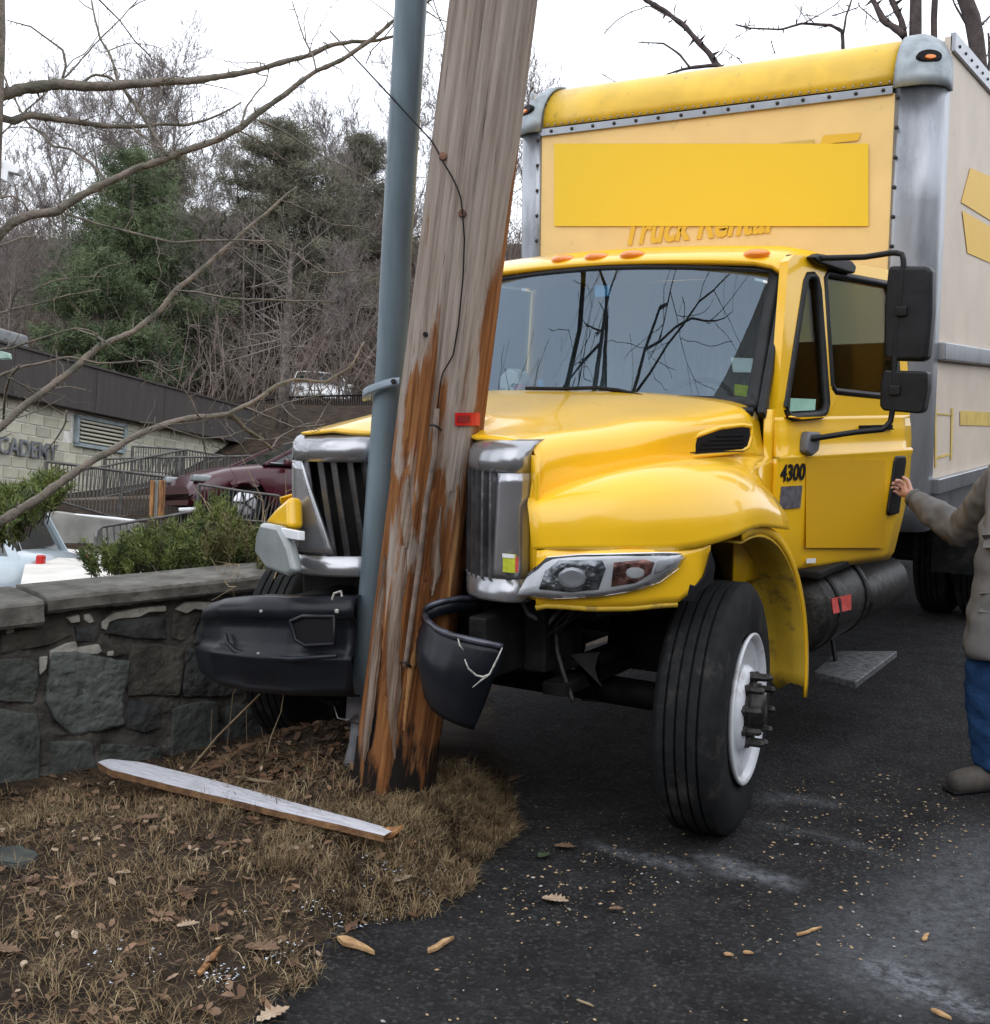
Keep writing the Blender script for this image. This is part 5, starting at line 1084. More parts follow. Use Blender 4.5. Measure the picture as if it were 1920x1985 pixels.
b.add(V2, [tuple(f) for f in F2.tolist()]); b.build('twigs', K['limb'], lt, fix=False, smooth=True)
# the crown of the same tree high above (what the windscreen mirrors)
R_ = np.random.RandomState(5); out = []
def grow(p, d, L, r0, lev, mx=3, up=.1):
    n_ = 7; st = L/n_
    for i in range(n_):
        d = norm(d+R_.randn(3)*.17+np.array([0, 0, up*.2])); q = p+d*st; r2 = max(.004, r0*(1-(i+1)/n_*.8)); out.append((*p, *q, max(.004, r0*(1-i/n_*.8)), r2))
        if lev < mx and R_.rand() < (.66 if lev < 3 else .5): grow(q, norm(d*.7+norm(np.cross(d, R_.randn(3)))*.75), L*R_.uniform(.4, .62), max(.004, r2*.6), lev+1, mx, up)
        p = q
for z0, d, L, r in ((4.2, (-.9, .5, 1.0), 5.5, .075), (3.6, (-.2, 1.0, .9), 4.8, .065), (5.0, (-.7, -.3, 1.2), 5.5, .07), (4.8, (-.3, .8, 1.5), 5.5, .07), (5.3, (.3, .2, 1.5), 5, .05), (3.2, (-1., .1, .7), 4.5, .06)):
    i = np.argmin([abs(t[2]-z0) for t in interp(trk, 50)]); grow(np.array(interp(trk, 50)[i]), norm(np.array(d, float)), L, r, 1)
V, F = segmesh(out, 5); meshobj('upper_crown', fastmesh('upper_crown', V-tb, F, K['limbdark'], True), lt)

# ================================================================== TREES BEHIND THE TRUCK BOX
def z8p(x, y): return 980+x/2.017, y/2.017
def overtree(limbs, base_px, d, label, tr, seed, mt_='limbdark'):
    bse = W(base_px, 800, d); bse[2] = max(0, gz(bse))-.1
    t = empty('bare_tree', bse, label, 'tree', 'bare trees standing behind the truck box'); sg_ = []
    b = MB()
    for pts, ws_ in tr:
        P = [W(*z8p(x, y), d) for x, y in pts]; P = [bse+(P[0]-bse)*k for k in (0, .3, .6, .85)]+P; w_ = [ws_[0]*1.25]*4+list(np.interp(np.linspace(0, 1, len(pts)), np.linspace(0, 1, len(ws_)), ws_)); b.tube(interp(P, 30), interp(np.array(w_)[:, None]*np.ones((1, 3)), 30)[:, 0]*0+np.interp(np.linspace(0, 1, 30), np.linspace(0, 1, len(w_)), w_)/2/F_PX*d, 9)
    b.build('trunk', K[mt_], t, smooth=True, fix=False)
    b = MB()
    for i, (pts, ws_) in enumerate(limbs): limb(b, pts, ws_, d, d+.3, z8p, seed+i, 1.0, sg_)
    S2 = [(a[0], a[1], a[2], a[0]+(a[3]-a[0])*3.2, a[1]+(a[4]-a[1])*3.2, a[2]+(a[5]-a[2])*3.2, a[6]*2.2, a[7]*2.5) for a in sg_]
    V2, F2 = segmesh(S2, 3); b.add(V2, [tuple(f) for f in F2.tolist()]); b.build('crown', K[mt_], t, fix=False, smooth=True); return t
overtree([([(1000, 420), (900, 330), (825, 250), (800, 210), (760, 170), (700, 100), (620, 40), (550, 0), (480, -60)], [14, 13, 11, 10, 8]), ([(825, 252), (760, 260), (700, 270), (630, 290)], [8, 6, 3]), ([(720, 262), (680, 210), (620, 170), (520, 165)], [5, 4, 2]), ([(690, 90), (560, 20), (480, 50), (420, 90), (385, 130)], [3, 2, 2]), ([(860, 195), (920, 235)], [2, 1]), ([(380, 290), (440, 325)], [2, 1])], 1560, 17, 'dark bare limb rising over the middle of the truck box roof, behind it', [([(1000, 420)], [16])], 100)
overtree([([(1330, 330), (1325, 240), (1320, 160), (1318, 120), (1270, 95), (1160, 90), (1080, 115), (960, 110), (900, 95)], [9, 8, 5, 4, 3]), ([(1322, 130), (1335, 60), (1355, 0), (1360, -60)], [5, 4, 3]), ([(1160, 92), (1240, 50), (1290, 20), (1330, -20)], [3, 2, 2]), ([(1040, 160), (1055, 210)], [2, 2]), ([(1180, 80), (1130, 10)], [2, 1]), ([(1280, 60), (1380, 30)], [3, 2]), ([(900, 150), (950, 120)], [2, 1])], 1650, 18.5, 'slim bare tree with a bent side limb behind the right half of the box roof', [([(1330, 330)], [10])], 130)
overtree([([(1560, 140), (1540, 120), (1480, 80), (1440, 0), (1420, -60)], [14, 13, 11, 10]), ([(1570, 200), (1560, 130), (1550, 80), (1510, 0), (1490, -60)], [13, 12, 10]), ([(1450, 80), (1380, 20)], [3, 2]), ([(1530, 40), (1450, 90)], [3, 2])], 1765, 17.5, 'bare tree of several pale stems above the corner of the truck box', [([(1600, 330), (1604, 110), (1605, 0), (1608, -200)], [28, 26, 24, 20]), ([(1685, 330), (1675, 100), (1680, 0), (1690, -150)], [14, 13, 12])], 160)
overtree([([(1850, 100), (1900, 60)], [5, 4]), ([(1890, 280), (1895, 200), (1890, 130)], [6, 5]), ([(1800, 90), (1760, 20), (1740, -40)], [5, 3])], 1905, 16, 'thick dark leaning trunk at the top right corner behind the box', [([(1862, 330), (1850, 220), (1830, 80), (1800, 0), (1740, -150)], [26, 25, 26, 32, 26])], 190)
# a few loose twigs over the pole and box at the left
# ================================================================== WOODS ON THE BANK
variants = []
for sd_ in (11, 23, 37, 58):
    sg_ = gentree(sd_, 12, .15, 4, .28, 9, .8, .011, .86); variants.append(tree_meshes('t', sg_, K['barkfar']))
gb = norm(GUP)
def treeat(px, d, h, v, rz, label, mcol=None, grp='bare trees of the wood behind the building', name='bare_tree'):
    P = W(px, 760, d); P[2] = gz(P)-.3; t = empty(name, P, label, 'tree', grp); sc = h/12; t.scale = (sc, sc, sc); t.rotation_euler = (random.uniform(-.05, .05), random.uniform(-.05, .05), rz)
    for me, nm in zip(variants[v], ('trunk', 'crown')): meshobj(nm, me, t)
    return t
rows_ = [(-40, 44, 7.0, 'bare tree nearest the left edge of the picture, behind the street lamp head'), (30, 50, 8.6, 'bare tree behind the small wall lamp at the far left of the wood'), (95, 46, 7.6, 'low bare tree just left of the dark green pine'), (150, 58, 10.6, 'tall thin bare tree rising behind the left side of the green pine'),
 (215, 62, 11.4, 'tall bare tree directly behind the middle of the green pine'), (268, 54, 10.6, 'bare tree showing over the tip of the green pine'), (318, 58, 13.0, 'tallest bare tree of the wood, between the green pine and the dusty pine'), (365, 62, 12.6, 'second tallest bare tree, right beside the tallest one'), (405, 50, 7.6, 'short bare tree at the left foot of the dusty pine'), (470, 60, 9.0, 'bare tree whose tips show over the left of the dusty pine'),
 (545, 62, 9.0, 'bare tree behind the middle of the dusty pine'), (600, 52, 8.2, 'bare tree at the right side of the dusty pine'), (655, 58, 10.0, 'rounded bare tree halfway between the dusty pine and the conduit'), (700, 48, 8.0, 'dark forked bare tree close to the left of the conduit'), (745, 58, 8.4, 'bare tree partly covered by the grey conduit'), (815, 54, 8.6, 'bare tree seen in the gap between conduit and wooden pole'), (890, 60, 9.2, 'bare tree mostly hidden behind the wooden pole'),
 (985, 50, 8.8, 'bare tree between the wooden pole and the truck box'), (1060, 60, 8, 'bare tree mostly hidden behind the left corner of the truck box'), (150, 38, 5.0, 'small near bare tree over the left part of the dark roof'), (20, 36, 5.6, 'small near bare tree at the left end of the dark roof'), (440, 38, 6.2, 'twiggy near bare tree above the right end of the dark roof'), (655, 38, 5.6, 'twiggy near bare tree above the white car on the upper road')]
for i, (px, d, h, lb) in enumerate(rows_): treeat(px, d, h*(.72 if px < 760 else .95), i % 4, i*1.7, lb)
# far wood massed as stuff: twigs filling the gaps down to the ground
R_ = np.random.RandomState(3); sg_ = []
for i in range(4600):
    px = R_.uniform(-120, 1130); d = R_.uniform(34, 70); P = W(px, 760, d); P[2] = gz(P); h = R_.uniform(.3, 1)**1.3*4.6*(1 if d > 42 else .75); dr = norm(np.array([R_.randn()*.30, R_.randn()*.30, 1.])); n_ = 4
    p = P+np.array([R_.randn()*.4, R_.randn()*.4, R_.uniform(0, .8)*(d > 40)]); 
    for k in range(n_):
        dr = norm(dr+R_.randn(3)*.28); q = p+dr*h/n_; sg_.append((*p, *q, .022-.004*k, .018-.004*k))
        for _ in range(2): e = norm(dr+R_.randn(3)*.9); sg_.append((*q, *(q+e*h*.18), .011, .006))
        p = q
V, F = segmesh(sg_, 3); o = meshobj('undergrowth', fastmesh('undergrowth', V, F, K['barkred'])); tag(o, 'tangled reddish brown undergrowth and saplings filling the wood', 'undergrowth', kind='stuff')
# evergreens
K['pine'] = mat('pine_needles', (.13, .17, .075), .75, scale=1.2, col2=(.052, .08, .038)); K['pine2'] = mat('dusty_needles', (.21, .20, .14), .8, scale=1.2, col2=(.10, .10, .07))
K['juniper'] = mat('juniper_sprays', (.17, .21, .05), .75, scale=7, col2=(.05, .08, .022)); K['juniper2'] = mat('olive_sprays', (.19, .18, .06), .75, scale=5, col2=(.06, .065, .025))
def pine(px, d, h, seed, m, label, rw=2.4, low=.0):
    P = W(px, 760, d); P[2] = gz(P)-.2; R2 = np.random.RandomState(seed); t = empty('pine_tree', P, label, 'tree')
    MB().tube([P+np.array([0, 0, z]) for z in np.linspace(0, h, 9)], np.linspace(.16, .02, 9), 8).build('trunk', K['barkfar'], t, smooth=True)
    C_, D_, sg2 = [], [], []
    for i in range(int(170*h/9)):
        f = R2.uniform(low, 1)**.9; z = f*h; a = R2.rand()*2*math.pi; L_b = rw*(1-f)**.6*R2.uniform(.55, 1.1)+.25; dr = np.array([math.cos(a), math.sin(a), .18]); n_ = max(3, int(L_b*7)); p = np.array([0, 0, z])
        sg2.append((*p, *(p+norm(dr)*L_b), .03, .008))
        for k in range(n_):
            u = (k+1)/n_; q = p+norm(dr)*L_b*u+np.array([0, 0, .12*u*u]); 
            if u > .25:
                for _ in range(6): C_.append(q+R2.randn(3)*np.array([.17, .17, .07])*(.6+u)); D_.append(norm(dr+R2.randn(3)*.5+np.array([0, 0, .35])))
    V, F = needles(np.array(C_), np.array(D_), 15, .19, .011, .75, .07, seed); V2, F2 = segmesh(sg2, 3)
    meshobj('foliage', fastmesh('foliage', V, F, m), t); meshobj('boughs', fastmesh('boughs', V2, F2, K['barkfar']), t); return t
pine(262, 38, 7.4, 1, K['pine'], 'dense dark green pine standing behind the dark roof of the building', 3.3)
pine(190, 35, 4.2, 4, K['pine'], 'short spreading green pine left of the tall one behind the roof', 2.2)
pine(545, 45, 8.8, 2, K['pine2'], 'dusty brown-green pine between the tall green pine and the pole', 4.6, .1)
pine(330, 43, 7.6, 6, K['pine2'], 'dusty pine partly hidden behind the dense green one', 3.0)
pine(700, 52, 8, 9, K['pine2'], 'dim thin pine just left of the grey conduit', 2.6, .3)
# slim saplings by the fence
t2 = []
for px, d, h in ((478, 31, 5.0), (497, 31.5, 5.5), (512, 30.8, 4.6)):
    P = W(px, 790, d); P[2] = gz(P); R2 = np.random.RandomState(px); pts = [P+np.array([0, 0, h*f])+R2.randn(3)*.05*f for f in np.linspace(0, 1, 8)]
    t = empty('sapling', P, {478: 'leftmost', 497: 'middle', 512: 'rightmost'}[px]+' of three thin pale sapling stems on the bank above the roof end', 'sapling', 'thin saplings on the bank'); MB().tube(pts, np.linspace(.035, .012, 8), 6).build('stem', K['bark'], t, smooth=True)
    s2 = []
    for _ in range(26): q = pts[R2.randint(2, 8)]; s2.append((*q, *(q+norm(R2.randn(3)+np.array([0, 0, .8]))*R2.uniform(.3, 1.0)), .010, .004))
    V, F = segmesh(s2, 3); meshobj('twigs', fastmesh('twigs', V-P, F, K['bark']), t)
t = empty('tree_trunk', W(545, 790, 30), 'single straight grey trunk on the bank right of the building', 'tree'); b_ = W(548, 795, 30); MB().tube([b_+GUP*z for z in (-.5, 1, 2.5, 4.2)], [.15, .12, .09, .03], 10).build('trunk', K['bark'], t, smooth=True)
s2 = []; R2 = np.random.RandomState(8)
for _ in range(60): q = b_+GUP*R2.uniform(1.2, 4); s2.append((*q, *(q+norm(R2.randn(3)+np.array([0, 0, .5]))*R2.uniform(.5, 2)), .018, .006))
V, F = segmesh(s2, 3); meshobj('crown', fastmesh('crown', V-np.array(t.location), F, K['barkfar']), t)

# ================================================================== BUILDING (local frame: x along the wall, z plumb)
hd_ = norm(.2946*CR-.0484*CU*-1*-1+CW) if 0 else norm(.2946*CR + (-.0484)*CU + CW)
BP0 = W(0, 766, 21); bm_, bf = frame(BP0, GUP, hd_)      # y axis = z cross x = away from us to the left
bd = empty('school_building', (0, 0, 0), 'low pale block building with a deep dark brown roof fascia behind the wall', 'building'); bd.matrix_world = bm_
def bl(p): return bf@(np.array(p)-BP0)
K['block'] = mat('pale_concrete_block', (.60, .58, .46), .8, scale=1.1, col2=(.47, .46, .37), bump=.2, bscale=60); K['joint'] = mat('block_joint', (.80, .78, .72), .9, var=.1); K['fascia'] = mat('brown_fascia', (.060, .050, .045), .7, scale=2, col2=(.042, .036, .033), stretch=(4, 4, .5))
def lb_(b, name, m, par=bd, **k): o = b.build(name, m, None, **k); o.parent = par; return o
lb_(MB().box((1.6, .171, -1.9), (13.2, .3, 3.8)), 'wall', K['joint'])
LV = (2.18, 3.75)
bme = None
for r_ in range(11):
    z = -.105-r_*.205
    for c_ in range(-9, 21):
        x = c_*.41+(.205 if r_ % 2 else 0)
        if x > 8.0 or (LV[0]-.15 < x < LV[1]+.1 and -.66 < z < -.08): continue
        if bme is None:
            bme = []
            for tint_ in ((.60, .58, .45), (.50, .485, .37), (.55, .53, .42), (.44, .43, .34)):
                o = MB().box((0, 0, 0), (.380, .06, .176)).build('block', mat('pale_block', tint_, .85, scale=6, var=.06, bump=.2, bscale=60), None); bme.append(o.data); bpy.data.objects.remove(o)
        o = bpy.data.objects.new('block', bme[int(abs(math.sin(x*12.9+z*78.2))*9999) % 4]); COL.objects.link(o); o.parent = bd; o.location = (x, .03+.004*math.sin(x*37+z*91), z)
lb_(MB().box((2.0, -.02, .43), (13.4, .5, .86)), 'roof_fascia', K['fascia'])
lb_(MB().box((2.0, 1.6, .83), (13.4, 3.4, .10)), 'roof', K['fascia'])
for i in range(5):
    lb_(MB().box((-2.4+i*2.4, -.272, .45), (.03, .012, .84)), 'fascia_seam', K['fascia'])
lb_(MB().box((2.0, -.28, .87), (13.45, .05, .04)), 'roof_edge', K['fascia'])
lb_(MB().box((8.6, 1.9, -1.4), (.25, 3.8, 2.9)), 'end_wall', K['fascia'])
lv = lb_(MB().box(((LV[0]+LV[1])/2, -.0, -.37), (LV[1]-LV[0]-.1, .04, .44)), 'louvre_vent', K['ink'])
for (x, z, sx_, sz) in ((LV[0], -.37, .08, .56), (LV[1], -.37, .08, .56), (2.965, -.10, 1.65, .07), (2.965, -.64, 1.65, .07)): lb_(MB().box((x, -.03, z), (sx_, .08, sz)), 'vent_frame', mat('vent_frame_%d' % int(x*10-z*10), (.30, .36, .38), .5, var=.1), lv)
for k in range(6): lb_(MB().box(((LV[0]+LV[1])/2, -.05, -.175-k*.078), (1.42, .06, .022), np.array([[1, 0, 0], [0, .8, -.6], [0, .6, .8]])), 'slat', K['block'], lv)
tx = text_mesh('ACADEMY', .42, 'alu', 'lettering', None, (-.30, -.035, -.985-.02), (1, 0, 0), (0, 0, 1), (0, -1, 0), extr=.02, bold=.004, sx=.98); tx.parent = bd
lb_(MB().box((-.05-.6+.95, .3, 1.06), (.9, .5, .26)), 'roof_ventilator', mat('grey_ventilator', (.20, .21, .21), .6), bevel=.06)
# ---- ramp walls and railings
K['rail'] = mat('painted_rail', (.12, .115, .11), .5, metal=.3, var=.15); K['concrete'] = mat('concrete', (.34, .34, .31), .9, scale=3, col2=(.22, .22, .20), dirt=(.10, .10, .09), dscale=2, dpos=(.6, .75), bump=.2); K['apron'] = mat('pale_apron', (.70, .67, .62), .9, scale=3, col2=(.55, .53, .49))
def railing(top, bot, d0, d1, label, n, posts=(0, 1), rr=.022, curve=False):
    P = [z1p(*p) for p in top]; Q = [z1p(*p) for p in bot]; A = np.array([W(*p, d0+(d1-d0)*i/(len(P)-1)) for i, p in enumerate(P)]); Bq = np.array([W(*p, d0+(d1-d0)*i/(len(Q)-1)) for i, p in enumerate(Q)])
    t = empty('railing', Bq[0], label, 'railing', 'grey metal railings of the entrance ramp'); A = interp(A, 40); Bq = interp(Bq, 40)
    MB().tube(A, rr, 6).build('top_rail', K['rail'], t, smooth=True); MB().tube(Bq, rr*.8, 6).build('bottom_rail', K['rail'], t, smooth=True)
    for f in posts:
        i = int(f*39); MB().tube([A[i], Bq[i]-GUP*.12], rr*1.25, 6).build('post', K['rail'], t)
    for k in range(n):
        i = (k+.5)/n*39; a = np.array([np.interp(i, range(40), A[:, j]) for j in range(3)]); b2 = np.array([np.interp(i, range(40), Bq[:, j]) for j in range(3)]); MB().tube([a, b2], .011, 4).build('baluster', K['rail'], t)
railing([(280, 930), (700, 985), (1090, 1035), (1210, 1068)], [(280, 1150), (690, 1270), (1000, 1262), (1210, 1235)], 19, 21, 'long near railing sloping down from the block wall toward the maroon car', 46, (0, .44, 1), .026)
railing([(1215, 1070), (1500, 1115), (1700, 1140), (1738, 1160), (1735, 1190)], [(1215, 1240), (1480, 1290), (1620, 1300), (1700, 1300), (1735, 1260)], 18, 18.5, 'low railing with a rounded end in front of the maroon car', 24, (0,))
railing([(585, 1400), (590, 1360), (620, 1332), (800, 1302), (1000, 1272), (1210, 1232)], [(580, 1640), (600, 1640), (640, 1620), (800, 1600), (1000, 1570), (1210, 1500)], 15, 17, 'lowest railing with a curved corner just above the junipers', 22, (0,))
railing([(812, 838), (1000, 848), (1140, 858), (1400, 903)], [(805, 985), (1000, 1000), (1140, 1020), (1400, 1050)], 23.5, 25.5, 'far railing close to the block wall below the vent', 40, (0, .5, 1))
railing([(90, 1075), (280, 1022), (640, 960), (900, 905), (1140, 858)], [(90, 1180), (280, 1160), (560, 1165), (900, 1090), (1090, 1035)], 21, 23, 'railing climbing to the right behind the near one', 44, (0, .35, 1))
railing([(640, 915), (900, 908), (1400, 900), (1560, 897)], [(640, 1120), (900, 1090), (1400, 1060), (1560, 1040)], 22.3, 23.3, 'level upper railing reaching the roof of the maroon car', 44, (0, .5, 1))
def wpoly(px, d, thick, name, label, m, cat):
    P = np.array([W(*z1p(x, y), dd) for (x, y), dd in zip(px, d)]); o = MB().prism(P, CW, thick).build(name, m, None, bevel=.02, label=label); o['category'] = cat; place_root(o); return o
wpoly([(150, 1240), (330, 1235), (860, 1312), (870, 1420), (640, 1500), (560, 1486), (200, 1450)], [17.6]*7, .25, 'ramp_wall', 'low grey concrete wall at the foot of the ramp behind the silver car', K['concrete'], 'low wall')
wpoly([(330, 1160), (1400, 1120), (1400, 1260), (330, 1250)], [21.5, 22.5, 22.5, 21.5], .25, 'ramp_slab', 'brown stained concrete side of the upper ramp under the railings', mat('stained_concrete', (.24, .20, .16), .9, scale=2, col2=(.13, .09, .065)), 'ramp')
wpoly([(455, 1250), (700, 1272), (840, 1290), (832, 1304), (690, 1290), (450, 1262)], [17.3]*6, .1, 'kerb_edge', 'bright white painted kerb along the top of the ramp wall', K['white'], 'kerb')
wpoly([(1090, 1215), (1200, 1210), (1205, 1232), (1095, 1240)], [18.5]*4, .1, 'kerb_edge', 'short white kerb end right of the wooden bollard', K['white'], 'kerb')
bo = empty('wooden_bollard', W(*z1p(955, 1270), 17.5), 'weathered orange-brown timber post pair with a grey board between, by the near railing', 'bollard')
for x0, x1, mm in ((920, 942, 'brownwood'), (975, 1003, 'brownwood'), (944, 973, 'concrete')):
    P = np.array([W(*z1p(x, y), 17.4+(.06 if mm == 'concrete' else 0)) for x, y in ((x0, 1045), (x1, 1048), (x1-8, 1275), (x0-8, 1270))]); MB().prism(P, CW, .12).build('board' if mm == 'concrete' else 'timber', K[mm], bo, bevel=.008)
# pale paved apron between the silver car and the ramp
P = [W(*z1p(x, y), d) for x, y, d in ((180, 1440, 13.5), (640, 1490, 16), (900, 1600, 12.5), (1000, 1800, 8.5), (100, 1800, 8.5))]
o = MB().prism(P, (0, 0, -1), .05).build('pavement', K['apron'], None); tag(o, kind='structure')

# ================================================================== CARS
def car(root, L=4.7, Wd=1.82, H=1.45, paint=None, suv=False, rearlamp=True):
    m = paint; hx = L/2; b = MB(); st = []
    if suv: top = [(hx, .60), (hx-.12, .85), (hx-1.0, 1.02), (hx-1.35, 1.06), (-hx+.3, 1.12), (-hx+.06, 1.08), (-hx, .75)]
    else: top = [(hx, .52), (hx-.15, .70), (hx-.6, .86), (hx-1.25, .97), (-hx+1.1, 1.03), (-hx+.25, 1.04), (-hx+.04, .90), (-hx, .6)]
    xs_ = np.linspace(hx, -hx, 44); G = []
    for x in xs_:
        zt = np.interp(-x, [-p[0] for p in top], [p[1] for p in top]); w = Wd/2*(1-.22*max(0, (x-hx+.55)/.55)**2-.14*max(0, (-x-hx+.4)/.4)**2)
        zb_ = .24
        for xw in (hx-.85, -hx+.95):
            if abs(x-xw) < .40: zb_ = max(zb_, .32+math.sqrt(max(0, .40**2-(x-xw)**2)))
        half = [(0, zt+.035), (w*.55, zt+.025), (w*.84, zt-.01), (w*.95, zt-.06), (w*.985, zt-.16), (w, zt-.34 if zt > .75 else zt-.2), (w*.99, max(zb_+.02, .42)), (w*.96, zb_), (w*.80, zb_)]
        G.append([(x, y, z) for y, z in half[::-1]]+[(x, -y, z) for y, z in half[1:]])
    b.grid(G); b.add(G[0], [tuple(range(len(G[0])))]); b.add(G[-1], [tuple(range(len(G[0])))]); body_ = lb_(b, 'body', m, root, smooth=True)
    lb_(MB().box((0, 0, .45), (L-.5, Wd*.80, .4)), 'underbody', K['ink'], root)
    gh = [(hx-1.15, .96), (hx-1.75 if suv else hx-1.95, H-.06), (hx-2.2, H), (-hx+1.0 if suv else -hx+1.75, H-.01), (-hx+.62 if suv else -hx+1.35, H-.09), (-hx+.30 if suv else -hx+.65, 1.03)]
    G = []
    for x, z in gh:
        f = (z-.96)/(H-.96); w = Wd/2*(.93-.20*f); G.append([(x, w, z*.999), (x, w*.6, z+.03*f), (x, 0, z+.045*f), (x, -w*.6, z+.03*f), (x, -w, z)])
    g2 = MB(); g2.grid(G)
    for s in (1, -1): 
        poly = [(x, s*Wd/2*(.93-.20*(z-.96)/(H-.96)), z) for x, z in gh]; g2.add(poly, [tuple(range(len(poly)))])
    gl_ = lb_(g2, 'glasshouse', K['darkglass'], root)
    R3 = [[(x, y*1.01, z+.012) for (_, y, z) in row] for x, row in zip([g[0] for g in gh[1:5]], G[1:5])]; lb_(MB().grid(R3), 'roof', m, root, smooth=True, solid=.02)
    for s in (1, -1):
        w = lambda z: s*Wd/2*(.935-.20*(z-.96)/(H-.96))
        for (x0, z0), (x1, z1), t in ((gh[0], gh[1], .06), (gh[5], gh[4], .09), (gh[1], gh[4], .045), ((-.05, .98), (-.15, H-.04), .07)): lb_(MB().bar((x0, w(z0), z0), (x1, w(z1), z1), t, .03, (0, 1, 0)), 'pillar', m, root, bevel=.01)
        lb_(MB().bar((gh[0][0]-.1, w(1.0)*1.03, 1.0), (gh[5][0]+.3, w(1.04)*1.03, 1.045), .015, .03, (0, 1, 0)), 'belt_trim', K['silver'], root)
        for xw in (hx-.85, -hx+.95):
            ty = lb_(MB().lathe([(.20, -.10), (.31, -.10), (.33, -.07), (.33, .07), (.31, .10), (.20, .10)], (xw, s*(Wd/2-.13), .33), (0, s, 0), 28, closed=True), 'wheel', K['rubber'], root, smooth=True)
            lb_(MB().lathe([(.21, .06), (.19, .09), (.05, .085), (.0, .09)], (xw, s*(Wd/2-.13), .33), (0, s, 0), 20), 'rim', K['silver'], ty, smooth=True)
            for k in range(5): a = k*1.257; lb_(MB().bar((xw, s*(Wd/2-.04), .33), (xw+.19*math.cos(a), s*(Wd/2-.04), .33+.19*math.sin(a)), .03, .04, (0, 1, 0)), 'spoke', K['hub'], ty)
        lb_(MB().box((gh[0][0]-.35, s*(Wd/2+.06), 1.02), (.12, .18, .11)), 'wing_mirror', m, root, bevel=.03)
        lb_(MB().box((hx-.17, s*Wd/2*.78, .67), (.30, .22, .11)), 'headlight', K['lensfog'], root, bevel=.03)
        if suv: lb_(MB().box((-hx+.075, s*(Wd/2*.885), .90), (.075, .10, .42)), 'tail_light', K['red'], root, bevel=.02)
        else: lb_(MB().box((-hx+.10, s*Wd/2*.76, .82), (.14, .30, .13)), 'tail_light', K['red'], root, bevel=.02)
        for x in (.35, -.75): lb_(MB().box((x, s*Wd/2*1.0, .86), (.16, .03, .02)), 'door_handle', K['grey'], root)
    lb_(MB().box((hx-.04, 0, .42), (.06, 1.0, .14)), 'grille', K['ink'], root, bevel=.01)
def place(root, P, fwd):
    up = GUP; f = np.array(fwd, float); f -= up*f.dot(up); f = norm(f); y = np.cross(up, f); root.matrix_world = Matrix(((f[0], y[0], up[0], P[0]), (f[1], y[1], up[1], P[1]), (f[2], y[2], up[2], P[2]), (0, 0, 0, 1)))
K['maroon'] = mat('maroon_paint', (.055, .006, .014), .3, var=.04, coat=.4); K['silverp'] = mat('silver_blue_paint', (.42, .50, .55), .28, var=.03, metal=.2, coat=.7); K['whitep'] = mat('white_car_paint', (.78, .79, .80), .3, var=.02, coat=.6)
c1 = empty('parked_car', (0, 0, 0), 'maroon sedan parked on the slope behind the railings, its rear hidden by the truck grille', 'car'); car(c1, 4.8, 1.85, 1.46, K['maroon']); place(c1, W(606, 1024, 20.5), -CR-.62*CW)
c2 = empty('parked_suv', (0, 0, 0), 'silver blue car cut off by the left edge, red tail light just over the wall', 'suv'); car(c2, 4.6, 1.85, 1.72, K['silverp'], True); place(c2, W(-322, 1268, 12.0), -CR-.06*CW)
c3 = empty('parked_car', (0, 0, 0), 'white car parked on the upper road seen between tree trunks', 'car'); car(c3, 4.6, 1.8, 1.45, K['whitep']); place(c3, W(612, 812, 38), -CW+CR*.25)
# fence on the upper road
fp = empty('picket_fence', W(620, 795, 33), 'dark metal fence along the upper road in front of the white car', 'fence')
A = np.array([W(455, 782, 33), W(560, 770, 33), W(720, 765, 33)]); Bq = np.array([W(455, 812, 33), W(560, 806, 33), W(720, 802, 33)]); A = interp(A, 60); Bq = interp(Bq, 60)
MB().tube(A, .03, 5).build('top_rail', K['ink'], fp); MB().tube(Bq, .025, 5).build('bottom_rail', K['ink'], fp)
for i in range(0, 60): MB().tube([A[i], Bq[i]], .014, 4).build('picket', K['ink'], fp)
# wall light fitting and lamp head at the left edge
ll = empty('street_lamp', W(-30, 1000, 16), 'pale street lamp head poking in at the left edge over the trees', 'street lamp')
MB().bar(W(-160, 330, 16), W(2, 318, 16), .10, .08).build('lamp_arm', K['alucast'], ll)
MB().prism([W(0, 305, 16), W(40, 325, 16), W(34, 336, 16), W(16, 332, 16), W(13, 352, 16), (W(0, 345, 16))], CW, .18).build('lamp_head', K['whitep'], ll, bevel=.01)
MB().tube([W(-160, 330, 16), W(-170, 1050, 16)], .06, 8).build('lamp_post', K['alucast'], ll, smooth=True)
wl_ = empty('wall_lamp', W(*z1p(18, 290), 12), 'small mint coloured lamp on a hooked bracket at the left edge above the roof', 'lamp')
MB().prism([W(*z1p(x, y), 12) for x, y in ((-20, 245), (42, 262), (48, 298), (-20, 300))], CW, .12).build('lamp_body', mat('mint_enamel', (.36, .52, .45), .5), wl_, bevel=.01)
MB().tube([W(*z1p(x, y), 12) for x, y in ((-60, 240), (10, 243), (48, 235), (60, 205), (48, 182), (30, 178))], .012, 6).build('bracket', K['rail'], wl_, smooth=True)

